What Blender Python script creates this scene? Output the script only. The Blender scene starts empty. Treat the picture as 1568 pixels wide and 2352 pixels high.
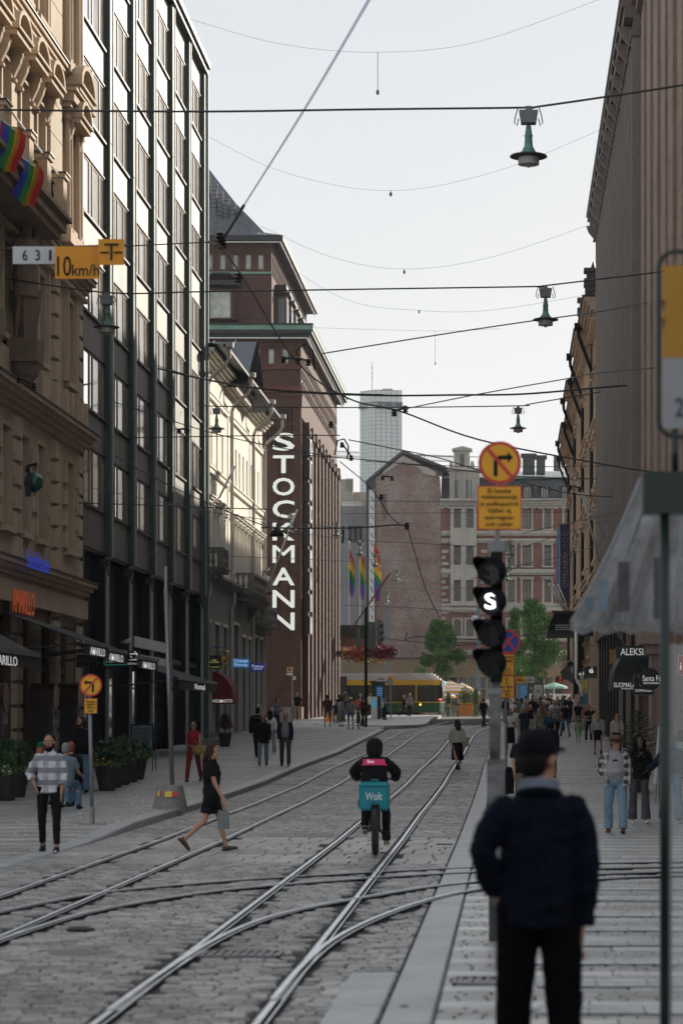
import bpy, bmesh, math, random
import numpy as np
from mathutils import Vector, Matrix
R=math.radians; rnd=random.Random(7); C=bpy.context.scene.collection; PI=math.pi
F=5553.0; CZ=1.95; VX=1168.0; VY=1659.0     # focal length and vanishing point in units of a 1568x2352 picture
# ---- camera
cd=bpy.data.cameras.new('camera'); cam=bpy.data.objects.new('camera',cd); C.objects.link(cam)
cam.location=(0,0,CZ); cam.rotation_euler=(R(90),0,0)
cd.sensor_fit='VERTICAL'; cd.sensor_height=36; cd.sensor_width=24; cd.lens=36*F/2352
cd.shift_x=-(VX-784)/2352; cd.shift_y=(VY-1176)/2352
cd.clip_start=0.5; cd.clip_end=3000
cd.dof.use_dof=True; cd.dof.focus_distance=80; cd.dof.aperture_fstop=2.6
bpy.context.scene.camera=cam
# ---- sky and sun
SUN_EL=20.5; SUN_AZ=60.0
w=bpy.data.worlds.new('World'); bpy.context.scene.world=w; w.use_nodes=True
nt=w.node_tree; nt.nodes.clear(); N=nt.nodes.new; L=nt.links.new
out=N('ShaderNodeOutputWorld'); bg=N('ShaderNodeBackground'); bg.inputs[1].default_value=0.069
sky=N('ShaderNodeTexSky'); sky.sky_type='NISHITA'; sky.sun_disc=False; sky.sun_elevation=R(SUN_EL); sky.sun_rotation=R(90-SUN_AZ)
sky.dust_density=2.0; sky.air_density=1.0
tc=N('ShaderNodeTexCoord'); mp=N('ShaderNodeMapping'); mp.inputs['Scale'].default_value=(2.2,2.2,7)
nz=N('ShaderNodeTexNoise'); nz.inputs['Scale'].default_value=1.6; nz.inputs['Detail'].default_value=5
cr=N('ShaderNodeMapRange'); cr.inputs[1].default_value=.3; cr.inputs[2].default_value=.75; cr.inputs[3].default_value=.76; cr.inputs[4].default_value=.97
L(tc.outputs['Generated'],mp.inputs[0]); L(mp.outputs[0],nz.inputs[0]); L(nz.outputs[0],cr.inputs[0])
sep=N('ShaderNodeSeparateXYZ'); L(tc.outputs['Generated'],sep.inputs[0])
gr=N('ShaderNodeMapRange'); gr.inputs[1].default_value=0; gr.inputs[2].default_value=.45; gr.inputs[3].default_value=0; gr.inputs[4].default_value=1; L(sep.outputs['Z'],gr.inputs[0])
hz=N('ShaderNodeMix'); hz.data_type='RGBA'; L(gr.outputs[0],hz.inputs[0]); hz.inputs[6].default_value=(9.9,9.9,9.85,1); hz.inputs[7].default_value=(6.9,7.4,8.0,1)
mx=N('ShaderNodeMix'); mx.data_type='RGBA'; L(cr.outputs[0],mx.inputs[0]); L(sky.outputs[0],mx.inputs[6]); L(hz.outputs[2],mx.inputs[7])
L(mx.outputs[2],bg.inputs[0]); L(bg.outputs[0],out.inputs[0])
ld=bpy.data.lights.new('sun','SUN'); ld.energy=5.0; ld.angle=R(.6); ld.color=(1,.9,.77)
sun=bpy.data.objects.new('sun',ld); C.objects.link(sun); sun.location=(60,80,80)
sd=Vector((math.cos(R(SUN_AZ))*math.cos(R(SUN_EL)),math.sin(R(SUN_AZ))*math.cos(R(SUN_EL)),math.sin(R(SUN_EL))))
sun.rotation_euler=sd.to_track_quat('Z','Y').to_euler()
vs=bpy.context.scene.view_settings; vs.view_transform='Standard'; vs.look='None'; vs.exposure=0.5; vs.gamma=1; vs.use_curve_mapping=False
cy=bpy.context.scene.cycles
cy.use_denoising=True; cy.max_bounces=6; cy.diffuse_bounces=3; cy.glossy_bounces=3; cy.transparent_max_bounces=8; cy.sample_clamp_indirect=6
# ---- terrain: the street climbs away from the camera
HP=[(-400,0),(40,0),(55,.08),(67,.2),(78,.42),(96,.66),(131,1.45),(147,1.68),(159,1.98),(198,2.42),(260,2.62),(900,2.62)]
def h(y):
    for (a,p),(b,q) in zip(HP,HP[1:]):
        if y<=b: return p+(q-p)*(y-a)/(b-a) if y>a else p
    return HP[-1][1]
def pt(dx,dy,Y): return Vector(((dx-VX)/F*Y,Y,CZ+(VY-dy)/F*Y))
def gp(dx,dy,dz=0):                                       # where a line of sight meets the ground
    lo,hi=8.0,400.0
    for _ in range(50):
        m=(lo+hi)/2
        if VY+F*(CZ-h(m)-dz)/m>dy: lo=m
        else: hi=m
    return Vector(((dx-VX)/F*lo,lo,h(lo)+dz))
# ---- object helpers
def tag(o,label=None,cat=None,group=None,kind=None):
    for k,v in (('label',label),('category',cat),('group',group),('kind',kind)):
        if v: o[k]=v
    return o
def wl(o):
    v=Vector((0,0,0))
    while o: v=v+o.location; o=o.parent
    return v
def empty(name,loc,label,cat,group=None,rz=0):
    o=bpy.data.objects.new(name,None); C.objects.link(o); o.location=loc; o.rotation_euler.z=rz; o.empty_display_size=.2
    return tag(o,label,cat,group)
def link(name,me,parent=None,loc=None,rot=None,mats=None):
    o=bpy.data.objects.new(name,me); C.objects.link(o)
    if parent: o.parent=parent
    if loc is not None: o.location=loc
    if rot is not None: o.rotation_euler=rot
    return o
class MB:
    """collects boxes, tubes and lathes; T maps (u,v,w) to world"""
    def __init__(s,T=None): s.v=[]; s.f=[]; s.mi=[]; s.m=0; s.T=T; s.sm=[]; s.smooth=False
    def add(s,vs,fs):
        n=len(s.v)
        if s.T: vs=[s.T(*p) for p in vs]
        s.v+= [tuple(p) for p in vs]
        for f in fs: s.f.append([i+n for i in f]); s.mi.append(s.m); s.sm.append(s.smooth)
        return s
    def box(s,x0,x1,y0,y1,z0,z1):
        return s.add([(x0,y0,z0),(x1,y0,z0),(x1,y1,z0),(x0,y1,z0),(x0,y0,z1),(x1,y0,z1),(x1,y1,z1),(x0,y1,z1)],
          [(0,3,2,1),(4,5,6,7),(0,1,5,4),(1,2,6,5),(2,3,7,6),(3,0,4,7)])
    def quad(s,a,b,c,d): return s.add([a,b,c,d],[(0,1,2,3)])
    def poly(s,ps): return s.add(ps,[tuple(range(len(ps)))])
    def prism(s,ps,d):
        n=len(ps); d=Vector(d); q=[Vector(p)+d for p in ps]
        return s.add([Vector(p) for p in ps]+q,[tuple(range(n))[::-1],tuple(range(n,2*n))]+[(i,(i+1)%n,(i+1)%n+n,i+n) for i in range(n)])
    def tube(s,ps,rs,seg=8,ell=None,cap=True,up=None):
        """lofted tube along points; rs radius or list; ell list of (rx,ry) factors in x/y for vertical lofts"""
        ps=[Vector(p) for p in ps]
        if not isinstance(rs,(list,tuple)): rs=[rs]*len(ps)
        vs=[];n=len(ps); ref=None
        for i,p in enumerate(ps):
            d=(ps[min(i+1,n-1)]-ps[max(i-1,0)])
            if d.length<1e-9: d=Vector((0,0,1))
            d.normalize()
            if ref is None:
                ref=Vector((0,1,0)) if abs(d.z)>.7 or abs(d.y)<.5 else Vector((0,0,1))
                if up: ref=Vector(up)
            a=(ref-d*ref.dot(d)); 
            if a.length<1e-4: a=Vector((1,0,0))-d*d.x
            a.normalize(); b=d.cross(a); ref=a
            r=rs[i]; ra,rb=(r if isinstance(r,(tuple,list)) else (r,r))
            for k in range(seg):
                t=2*PI*k/seg; vs.append(p+a*(math.cos(t)*rb)+b*(math.sin(t)*ra))
        fs=[(i*seg+k,i*seg+(k+1)%seg,(i+1)*seg+(k+1)%seg,(i+1)*seg+k) for i in range(n-1) for k in range(seg)]
        if cap: fs+=[tuple(range(seg))[::-1],tuple(range((n-1)*seg,n*seg))]
        return s.add(vs,fs)
    def lathe(s,c,prof,seg=16,sx=1,sy=1):
        vs=[(c[0]+r*sx*math.cos(2*PI*k/seg),c[1]+r*sy*math.sin(2*PI*k/seg),c[2]+z) for r,z in prof for k in range(seg)]
        n=len(prof)
        fs=[(i*seg+k,i*seg+(k+1)%seg,(i+1)*seg+(k+1)%seg,(i+1)*seg+k) for i in range(n-1) for k in range(seg)]
        return s.add(vs,fs+[tuple(range(seg))[::-1],tuple(range((n-1)*seg,n*seg))])
    def ball(s,c,r,seg=10,rings=7):
        rx,ry,rz=(r if isinstance(r,(tuple,list)) else (r,r,r))
        prof=[(max(.02,math.sin(PI*i/rings)),-math.cos(PI*i/rings)) for i in range(rings+1)]
        vs=[(c[0]+a*rx*math.cos(2*PI*k/seg),c[1]+a*ry*math.sin(2*PI*k/seg),c[2]+b*rz) for a,b in prof for k in range(seg)]
        n=len(prof)
        return s.add(vs,[(i*seg+k,i*seg+(k+1)%seg,(i+1)*seg+(k+1)%seg,(i+1)*seg+k) for i in range(n-1) for k in range(seg)]+[tuple(range(seg))[::-1],tuple(range((n-1)*seg,n*seg))])
    def mesh(s,name,mats):
        me=bpy.data.meshes.new(name); me.from_pydata(s.v,[],s.f)
        if not isinstance(mats,(list,tuple)): mats=[mats]
        for m in mats: me.materials.append(m)
        me.polygons.foreach_set('material_index',s.mi); me.polygons.foreach_set('use_smooth',s.sm); me.update(); return me
    def obj(s,name,mats,parent=None,smooth=None,fix=True,local=False):
        if smooth is not None: s.sm=[smooth]*len(s.f)
        me=s.mesh(name,mats)
        if fix and s.T and s.T is not TI:
            bm=bmesh.new(); bm.from_mesh(me); bmesh.ops.recalc_face_normals(bm,faces=bm.faces); bm.to_mesh(me); bm.free()
        o=link(name,me,parent)
        if parent and not local: o.location=-wl(parent)
        return o
TI=lambda u,v,w:(u,v,w)
def TL(x0=-14.0): return lambda u,w,v:(x0+w,u,v)      # facade on the left of the street: u along the street, w out, v up
def TR(x0=5.0): return lambda u,w,v:(x0-w,u,v)        # right-hand facade
def TF(y0): return lambda u,w,v:(u,y0-w,v)            # wall that faces the camera
def grid_wall(mb,u0,u1,v0,v1,ops,d0,d1):
    """wall slab between depths d0..d1 with rectangular openings (ua,ub,va,vb)"""
    us=sorted(set([u0,u1]+[min(max(x,u0),u1) for o in ops for x in o[:2]])); vs=sorted(set([v0,v1]+[min(max(x,v0),v1) for o in ops for x in o[2:4]]))
    for b,c in zip(vs,vs[1:]):
        run=None
        for a,e in zip(us,us[1:]):
            mu,mv=(a+e)/2,(b+c)/2
            hole=any(o[0]<mu<o[1] and o[2]<mv<o[3] for o in ops)
            if hole:
                if run is not None: mb.box(run,a,d0,d1,b,c); run=None
            elif run is None: run=a
        if run is not None: mb.box(run,u1,d0,d1,b,c)
# ---- materials
MC={}
def mat(name,col,rough=.7,metal=0,var=.12,scale=6.0,bump=.0,bscale=30,spec=.5,emit=None,es=1,stretch=(1,1,1),dirt=0,alpha=1,trans=0,coat=0,tone=0,obj=False):
    if name in MC: return MC[name]
    m=bpy.data.materials.new(name); MC[name]=m; m.use_nodes=True; nt=m.node_tree; b=nt.nodes['Principled BSDF']; N=nt.nodes.new; L=nt.links.new
    b.inputs['Roughness'].default_value=rough; b.inputs['Metallic'].default_value=metal; b.inputs['Specular IOR Level'].default_value=spec
    if coat: b.inputs['Coat Weight'].default_value=coat; b.inputs['Coat Roughness'].default_value=.12
    if alpha<1: b.inputs['Alpha'].default_value=alpha
    if trans: b.inputs['Transmission Weight'].default_value=trans
    c=(*col,1)
    if emit: b.inputs['Emission Color'].default_value=(*emit,1); b.inputs['Emission Strength'].default_value=es
    g=N('ShaderNodeTexCoord'); mp=N('ShaderNodeMapping'); mp.inputs['Scale'].default_value=stretch
    if obj: L(g.outputs['Object'],mp.inputs[0])
    else: gg=N('ShaderNodeNewGeometry'); L(gg.outputs['Position'],mp.inputs[0])
    last=None
    if var>0:
        n1=N('ShaderNodeTexNoise'); n1.inputs['Scale'].default_value=scale; n1.inputs['Detail'].default_value=6; n1.inputs['Roughness'].default_value=.65; L(mp.outputs[0],n1.inputs[0])
        n2=N('ShaderNodeTexNoise'); n2.inputs['Scale'].default_value=scale*.13; n2.inputs['Detail'].default_value=3; L(mp.outputs[0],n2.inputs[0])
        ad=N('ShaderNodeMath'); ad.operation='ADD'; L(n1.outputs[0],ad.inputs[0]); L(n2.outputs[0],ad.inputs[1])
        mr=N('ShaderNodeMapRange'); mr.inputs[1].default_value=.6; mr.inputs[2].default_value=1.4; mr.inputs[3].default_value=1-2*var; mr.inputs[4].default_value=1+1.6*var; L(ad.outputs[0],mr.inputs[0])
        vm=N('ShaderNodeVectorMath'); vm.operation='SCALE'; vm.inputs[0].default_value=col; L(mr.outputs[0],vm.inputs['Scale']); last=vm.outputs[0]
    if tone:
        at=N('ShaderNodeAttribute'); at.attribute_name='tone'
        mt=N('ShaderNodeMix'); mt.data_type='RGBA'; mt.blend_type='MULTIPLY'; mt.inputs[0].default_value=1
        if last: L(last,mt.inputs[6])
        else: mt.inputs[6].default_value=c
        L(at.outputs['Color'],mt.inputs[7]); last=mt.outputs[2]
    if dirt:
        dn=N('ShaderNodeTexNoise'); dn.inputs['Scale'].default_value=1.3; dn.inputs['Detail'].default_value=8; dn.inputs['Roughness'].default_value=.7
        dm=N('ShaderNodeMapping'); dm.inputs['Scale'].default_value=(1.5,1.5,.25); gg2=N('ShaderNodeNewGeometry'); L(gg2.outputs['Position'],dm.inputs[0]); L(dm.outputs[0],dn.inputs[0])
        dr=N('ShaderNodeMapRange'); dr.inputs[1].default_value=.45; dr.inputs[2].default_value=.75; dr.inputs[3].default_value=0; dr.inputs[4].default_value=dirt; L(dn.outputs[0],dr.inputs[0])
        dx=N('ShaderNodeMix'); dx.data_type='RGBA'; L(dr.outputs[0],dx.inputs[0]); dx.inputs[7].default_value=(col[0]*.35,col[1]*.33,col[2]*.3,1)
        if last: L(last,dx.inputs[6])
        else: dx.inputs[6].default_value=c
        last=dx.outputs[2]
    if last: L(last,b.inputs['Base Color'])
    else: b.inputs['Base Color'].default_value=c
    if bump:
        nb=N('ShaderNodeTexNoise'); nb.inputs['Scale'].default_value=bscale; nb.inputs['Detail'].default_value=5; L(mp.outputs[0],nb.inputs[0])
        bp=N('ShaderNodeBump'); bp.inputs['Strength'].default_value=bump; bp.inputs['Distance'].default_value=.02; L(nb.outputs[0],bp.inputs['Height']); L(bp.outputs[0],b.inputs['Normal'])
    return m
def brickmat(name,c1,c2,mortar,bw=.26,bh=.075,axis='XZ',rough=.85,worn=0,scale=1):
    if name in MC: return MC[name]
    m=mat(name,c1,rough,var=0); nt=m.node_tree; b=nt.nodes['Principled BSDF']; N=nt.nodes.new; L=nt.links.new
    g=N('ShaderNodeNewGeometry'); sp=N('ShaderNodeSeparateXYZ'); L(g.outputs['Position'],sp.inputs[0]); cb=N('ShaderNodeCombineXYZ')
    ad=N('ShaderNodeMath'); ad.operation='ADD'; L(sp.outputs['X'],ad.inputs[0]); L(sp.outputs['Y'],ad.inputs[1])
    L(ad.outputs[0],cb.inputs[0]); L(sp.outputs['Z'],cb.inputs[1])
    t=N('ShaderNodeTexBrick'); L(cb.outputs[0],t.inputs[0]); t.inputs['Scale'].default_value=1; t.inputs['Brick Width'].default_value=bw; t.inputs['Row Height'].default_value=bh
    t.inputs['Mortar Size'].default_value=.006; t.inputs['Color1'].default_value=(*c1,1); t.inputs['Color2'].default_value=(*c2,1); t.inputs['Mortar'].default_value=(*mortar,1); t.inputs['Bias'].default_value=-.2
    n=N('ShaderNodeTexNoise'); n.inputs['Scale'].default_value=.8; n.inputs['Detail'].default_value=8; n.inputs['Roughness'].default_value=.7; L(g.outputs['Position'],n.inputs[0])
    mr=N('ShaderNodeMapRange'); mr.inputs[1].default_value=.3; mr.inputs[2].default_value=.7; mr.inputs[3].default_value=.75; mr.inputs[4].default_value=1.25; L(n.outputs[0],mr.inputs[0])
    vm=N('ShaderNodeVectorMath'); vm.operation='SCALE'; L(t.outputs[0],vm.inputs[0]); L(mr.outputs[0],vm.inputs['Scale']); last=vm.outputs[0]
    if worn:
        n2=N('ShaderNodeTexNoise'); n2.inputs['Scale'].default_value=.35; n2.inputs['Detail'].default_value=10; n2.inputs['Roughness'].default_value=.75; L(g.outputs['Position'],n2.inputs[0])
        m2=N('ShaderNodeMapRange'); m2.inputs[1].default_value=.42; m2.inputs[2].default_value=.6; m2.inputs[3].default_value=0; m2.inputs[4].default_value=worn; L(n2.outputs[0],m2.inputs[0])
        n3=N('ShaderNodeTexNoise'); n3.inputs['Scale'].default_value=7; n3.inputs['Detail'].default_value=5; L(g.outputs['Position'],n3.inputs[0])
        m3=N('ShaderNodeMapRange'); m3.inputs[1].default_value=.4; m3.inputs[2].default_value=.6; L(n3.outputs[0],m3.inputs[0])
        mu=N('ShaderNodeMath'); mu.operation='MULTIPLY'; L(m2.outputs[0],mu.inputs[0]); L(m3.outputs[0],mu.inputs[1])
        x=N('ShaderNodeMix'); x.data_type='RGBA'; L(mu.outputs[0],x.inputs[0]); L(last,x.inputs[6]); x.inputs[7].default_value=(.42,.38,.34,1); last=x.outputs[2]
    L(last,b.inputs['Base Color']); bp=N('ShaderNodeBump'); bp.inputs['Strength'].default_value=.6; bp.inputs['Distance'].default_value=.01; L(t.outputs['Fac'],bp.inputs['Height']); bp.invert=True; L(bp.outputs[0],b.inputs['Normal'])
    return m
TEXTS=[]
def text(s,name,m,parent,loc,rot,w,hh,ext=.004,bold=0,world=True):
    """lettering that fills a w x hh box centred on loc"""
    cu=bpy.data.curves.new(name,'FONT'); cu.body=s; cu.extrude=ext; cu.offset=bold; cu.resolution_u=3; cu.align_x='CENTER'; cu.space_line=.95
    o=bpy.data.objects.new(name,cu); C.objects.link(o); o.parent=parent
    o.location=Vector(loc)-(wl(parent) if parent and world else Vector((0,0,0))); o.rotation_euler=rot; cu.materials.append(m); TEXTS.append((o,w,hh)); return o
RF=(R(90),0,0)            # lettering faces the camera
RL=(R(90),0,R(90))        # lettering on a left-hand facade, faces +X
# shared palette
mirror=mat('reflective_window_glass',(.95,.97,.99),.04,1,var=0)
glass=mat('window_glass',(.035,.045,.05),.06,var=0,spec=.8)
glass2=mat('curtained_glass',(.16,.15,.12),.15,var=.2,scale=2,spec=.8)
steel=mat('galvanised_steel',(.22,.225,.23),.45,.6,var=.15,scale=9,bump=.05)
black=mat('black_paint',(.006,.006,.007),.5,var=.1,spec=.2)
dark=mat('dark_metal',(.03,.032,.034),.5,.3,var=.15)
white=mat('white_paint',(.75,.75,.73),.5,var=.04)
wood=mat('stained_wood',(.16,.075,.035),.5,var=.25,scale=12,stretch=(1,1,.15))
# ================= ground, road, pavements, rails =================
def strip(name,x0,x1,y0,y1,dz,m,**k):
    ys=[y0]+[y for y,_ in HP if y0<y<y1]+[y1]; mb=MB()
    for a,b in zip(ys,ys[1:]): mb.quad((x0,a,h(a)+dz),(x1,a,h(a)+dz),(x1,b,h(b)+dz),(x0,b,h(b)+dz))
    return tag(mb.obj(name,m),kind='structure',**k)
joint=mat('joint_sand',(.04,.036,.031),.9,var=.3,scale=20)
asph=mat('asphalt',(.055,.055,.056),.85,var=.2,scale=12,bump=.2)
ground=strip('ground',-400,400,-60,700,-.06,asph)
sett_m=mat('granite_sett',(.3,.293,.283),.3,spec=.8,var=.22,scale=26,bump=1.0,bscale=45,tone=1,dirt=.45)
slab_m=mat('granite_slab',(.32,.315,.305),.32,spec=.8,var=.12,scale=16,bump=.25,bscale=60,tone=1,dirt=.3)
kerb_m=mat('granite_kerb',(.36,.36,.36),.45,var=.15,scale=9,bump=.3)
RAILX=[-5.8,-4.76,-2.86,-1.82]
def far_shift(y): return max(0,50-y)*.0058 if y<118 else (y-118)**2*.0011
CURV=[[(-4.0,24.9-13),(-4.9,20),(-5.35,24),(-4.7,27.3),(-3.93,28.8),(-3.15,29.9),(-2.03,31),(-.5,32.3),(1.2,33.2),(6,34.4),(14,35),(40,35.2)],
 [(-4.72,20),(-4.45,23.4),(-4.17,25.2),(-3.33,27.8),(-1.95,29.8),(-.48,31.2),(1.5,32.1),(6,33.3),(14,33.9),(40,34.1)],
 [(-2.86,18.2),(-2.78,20.4),(-2.55,23),(-2.23,24.7),(-1.79,26.2),(-.8,28.7),(.4,30.2),(2.2,31.3),(6,32.3),(14,32.7),(40,32.8)],
 [(-1.82,19),(-1.62,21.2),(-1.25,24.3),(-.76,26.8),(-.2,28.2),(1.0,29.7),(2.6,30.6),(6,31.3),(14,31.6),(40,31.7)]]
CURV[0]=[(-5.63,19),(-5.55,21.5),(-5.22,24.6)]+CURV[0][3:]; CURV[1]=[(-4.59,19.5),(-4.45,22.8)]+CURV[1][2:]
CURV[2]=[(-2.68,16.2),(-2.675,18.6),(-2.62,21.2),(-2.48,23.2)]+CURV[2][3:]; CURV[3]=[(-1.64,16.8),(-1.635,19.2),(-1.55,21.6)]+CURV[3][2:]
CP=[]
for c in CURV:                                   # Catmull-Rom resample
    P=[Vector((*p,0)) for p in c]; P=[P[0]*2-P[1]]+P+[P[-1]*2-P[-2]]; q=[]
    for i in range(1,len(P)-2):
        for k in range(8):
            t=k/8; a,b,cc,d=P[i-1:i+3]; q.append(.5*((2*b)+(cc-a)*t+(2*a-5*b+4*cc-d)*t*t+(3*b-a-3*cc+d)*t**3))
    CP.append(q+[P[-2]])
carr=np.array([(p.x,p.y) for q in CP for p in q])
# denser samples for the gap test
cd_=[]
for q in CP:
    for a,b in zip(q,q[1:]):
        n=max(1,int((b-a).length/.05))
        for k in range(n): p=a.lerp(b,k/n); cd_.append((p.x,p.y))
cd_=np.array(cd_)
def near_rail(x,y,r=.1):
    s=far_shift(y)
    for rx in RAILX:
        if abs(x-rx-s)<r: return True
    if 17<y<36:
        return bool((((cd_-(x,y))**2).sum(1)<(r*.95)**2).any())
    return False
def rail(parent,pts,name='rail'):
    mb=MB()
    def rib(o0,o1,z0,z1,mi):
        mb.m=mi
        for a,b,na,nb in zip(pts,pts[1:],nrm,nrm[1:]):
            A0,A1,B0,B1=a+na*o0,a+na*o1,b+nb*o0,b+nb*o1
            mb.quad(A0+Vector((0,0,z0)),A1+Vector((0,0,z1)),B1+Vector((0,0,z1)),B0+Vector((0,0,z0)))
    nrm=[]
    for i,p in enumerate(pts):
        d=pts[min(i+1,len(pts)-1)]-pts[max(0,i-1)]; n=Vector((d.y,-d.x,0)).normalized(); nrm.append(n)
    rib(-.040,-.024,.004,.010,1); rib(-.024,.022,.018,.018,0); rib(.022,.026,.018,-.018,2); rib(.026,.052,-.018,-.018,2); rib(.052,.054,-.018,.012,2); rib(.054,.066,.013,.012,0)
    return mb.obj(name,[rail_top,rail_side,black],parent)
rail_top=mat('worn_rail_steel',(.85,.87,.9),.42,.85,var=.12,scale=20); rail_side=mat('rusty_rail_side',(.10,.085,.075),.6,.3,var=.2)
YS=[12+2*i for i in range(60)]+[132+3*i for i in range(24)]
for n,(a,b) in enumerate(((0,1),(2,3))):
    t=empty('tram_track',(RAILX[a],20,0),['straight tram track next to the left kerb','straight tram track in the middle of the road under the rider'][n],'tram track','tram tracks along the street')
    for k in (a,b): rail(t,[Vector((RAILX[k]+far_shift(y),y,h(y))) for y in YS])
for n,(a,b) in enumerate(((0,1),(2,3))):
    t=empty('tram_track',(-2,26,0),['curved tram track branching from the left line across the road','curved tram track branching from the middle line to the right'][n],'tram track','tram tracks curving into the side street')
    for k in (a,b): rail(t,[p+Vector((0,0,.003+.002*k)) for p in CP[k]])
def paved(name,cells,m,nparts,parent_label=None,piece='sett'):
    """cells: (x0,x1,y0,y1,z,ht,tone). nearest ones become parts, the rest one stuff mesh"""
    cells.sort(key=lambda c:c[2])
    base=[c for c in cells if c[2]>13.5]
    # the pieces that show largest: nearest and in view
    vis=[i for i,c in enumerate(cells) if -.214*c[2]-.1<c[0]<.075*c[2]+.1 and c[2]>14.4]
    pick=set(vis[:nparts]); 
    def fr(c):
        x0,x1,y0,y1,z,ht,tn=c; e=min(.012,(x1-x0)*.12,(y1-y0)*.12)
        return [(x0,y0,z-.03),(x1,y0,z-.03),(x1,y1,z-.03),(x0,y1,z-.03),(x0,y0,z+ht-.008),(x1,y0,z+ht-.008),(x1,y1,z+ht-.008),(x0,y1,z+ht-.008),
                (x0+e,y0+e,z+ht),(x1-e,y0+e,z+ht),(x1-e,y1-e,z+ht),(x0+e,y1-e,z+ht)]
    FA=[(0,1,5,4),(1,2,6,5),(2,3,7,6),(3,0,4,7),(4,5,9,8),(5,6,10,9),(6,7,11,10),(7,4,8,11),(8,9,10,11)]
    V=[];Fc=[];tn=[]
    par=tag(bpy.data.objects.new(name,None),kind='structure'); C.objects.link(par)
    for i,c in enumerate(cells):
        if i in pick:
            me=bpy.data.meshes.new(piece); me.from_pydata(fr(c),[],FA); me.materials.append(m)
            at=me.color_attributes.new('tone','FLOAT_COLOR','POINT'); at.data.foreach_set('color',list(c[6]+(1,))*12)
            link(piece,me,par)
        else:
            far=c[2]>70; n=len(V); q=fr(c); V+=q; Fc+=[tuple(n+j for j in f) for f in (FA if not far else FA[:1]+FA[4:])]; tn+=list(c[6]+(1,))*12
    me=bpy.data.meshes.new(piece+'_field'); me.from_pydata(V,[],Fc); me.materials.append(m)
    at=me.color_attributes.new('tone','FLOAT_COLOR','POINT'); at.data.foreach_set('color',tn)
    o=link(piece+'_field',me,par); o['kind']='stuff'; return par
def tone(lo=.38,hi=1.4,warm=.05):
    v=rnd.uniform(lo,hi); return (v*(1+rnd.uniform(0,warm)),v,v*(1-rnd.uniform(0,warm)))
X0,X1=-6.74,-.85
strip('road_bed',X0-.1,X1+.1,-20,215,-.022,joint)
cells=[]; y=13.4
while y<150:
    flag=33.4<y<40.3 or 84<y<90
    k=1.0 if y<60 else (1.25 if y<95 else 1.8)
    dy=.62 if flag else .115*k
    x=X0-(rnd.random()*.15)
    rowt=rnd.uniform(.9,1.08)
    while x<X1:
        wx=rnd.uniform(.3,.5) if flag else rnd.uniform(.12,.24)*k
        a,b=max(x,X0),min(x+wx,X1)
        if b-a>.04:
            xc=(a+b)/2; yc=y+dy/2
            if not flag:
                if near_rail(xc,yc,.055+ (b-a)/2):
                    # squeeze against straight rails
                    s=far_shift(yc)
                    for rx in RAILX:
                        if abs(xc-rx-s)<.09+(b-a)/2 and not (17<y<36):
                            if xc<rx+s: b=min(b,rx+s-.085)
                            else: a=max(a,rx+s+.095)
                    if b-a<.05 or (17<y<36): x+=wx; continue
            else:
                s=far_shift(yc); skip=False
                for rx in RAILX:
                    if a<rx+s+.095 and b>rx+s-.085:
                        if xc<rx+s: b=min(b,rx+s-.085)
                        else: a=max(a,rx+s+.095)
                if b-a<.08: x+=wx; continue
                if near_rail(xc,yc,.0) or (y<36 and any(near_rail(xc,yc+dd,.12) for dd in (-.25,0,.25)) and not any(abs(xc-rx)<.5 for rx in RAILX)): pass
            t=tone(.8,1.18,.03) if flag else tone()
            if flag: t=tuple(v*1.12 for v in t)
            t=tuple(v*rowt*(1.05+.2*math.sin(xc*1.3+yc*.37)*math.sin(yc*.9-xc*.6)+.1*math.sin(yc*2.3+xc)) for v in t); z=h(yc)-.004
            cells.append((a+.008,b-.008,y+.009,y+dy-.009,z,rnd.uniform(.002,.010)-(.004 if flag else 0),t))
        x+=wx
    y+=dy
# the cross street continues to the right
paved('road',cells,sett_m,300)
# --- kerbs
def kerb(pts,wd,hgt,label):
    mb=MB(); t=None; objs=[]
    for (x,y0),(x2,y1) in zip(pts,pts[1:]):
        yy=y0
        while yy<y1-.01:
            L_=min(rnd.uniform(1.0,1.4),y1-yy); f=lambda q:x+(x2-x)*(q-y0)/(y1-y0)
            a,b=yy+.006,yy+L_-.006; hh=hgt(yy) if callable(hgt) else hgt; h2=hgt(yy+L_) if callable(hgt) else hgt
            m=MB(); P=[(f(a)-wd,a,h(a)-.05),(f(a),a,h(a)-.05),(f(b),b,h(b)-.05),(f(b)-wd,b,h(b)-.05),(f(a)-wd,a,h(a)+hh),(f(a)-.015,a,h(a)+hh),(f(b)-.015,b,h(b)+h2),(f(b)-wd,b,h(b)+h2),(f(a),a,h(a)+hh-.02),(f(b),b,h(b)+h2-.02)]
            m.add(P,[(0,3,2,1),(4,5,6,7),(5,8,9,6),(1,2,9,8),(0,1,8,5,4),(2,3,7,6,9),(3,0,4,7)]); objs.append(m)
            yy+=L_
    return objs
def lk(y): return .012 if y<38 else min(.13,.012+(y-38)*.02)
kp=tag(bpy.data.objects.new('kerb',None),kind='structure'); C.objects.link(kp)
for m in kerb([(-6.75,28),(-6.75,60),(-6.75,132)],.32,lk,''): m.obj('kerb_stone',kerb_m,kp)
for m in kerb([(-.5,12),(-.5,60),(-.5,160)],.33,lambda y:.006,''): m.obj('kerb_stone',kerb_m,kp)
for m in kerb([(-.86,13),(-.86,18.8)],.36,lambda y:.006,''): m.obj('kerb_stone',kerb_m,kp)
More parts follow.
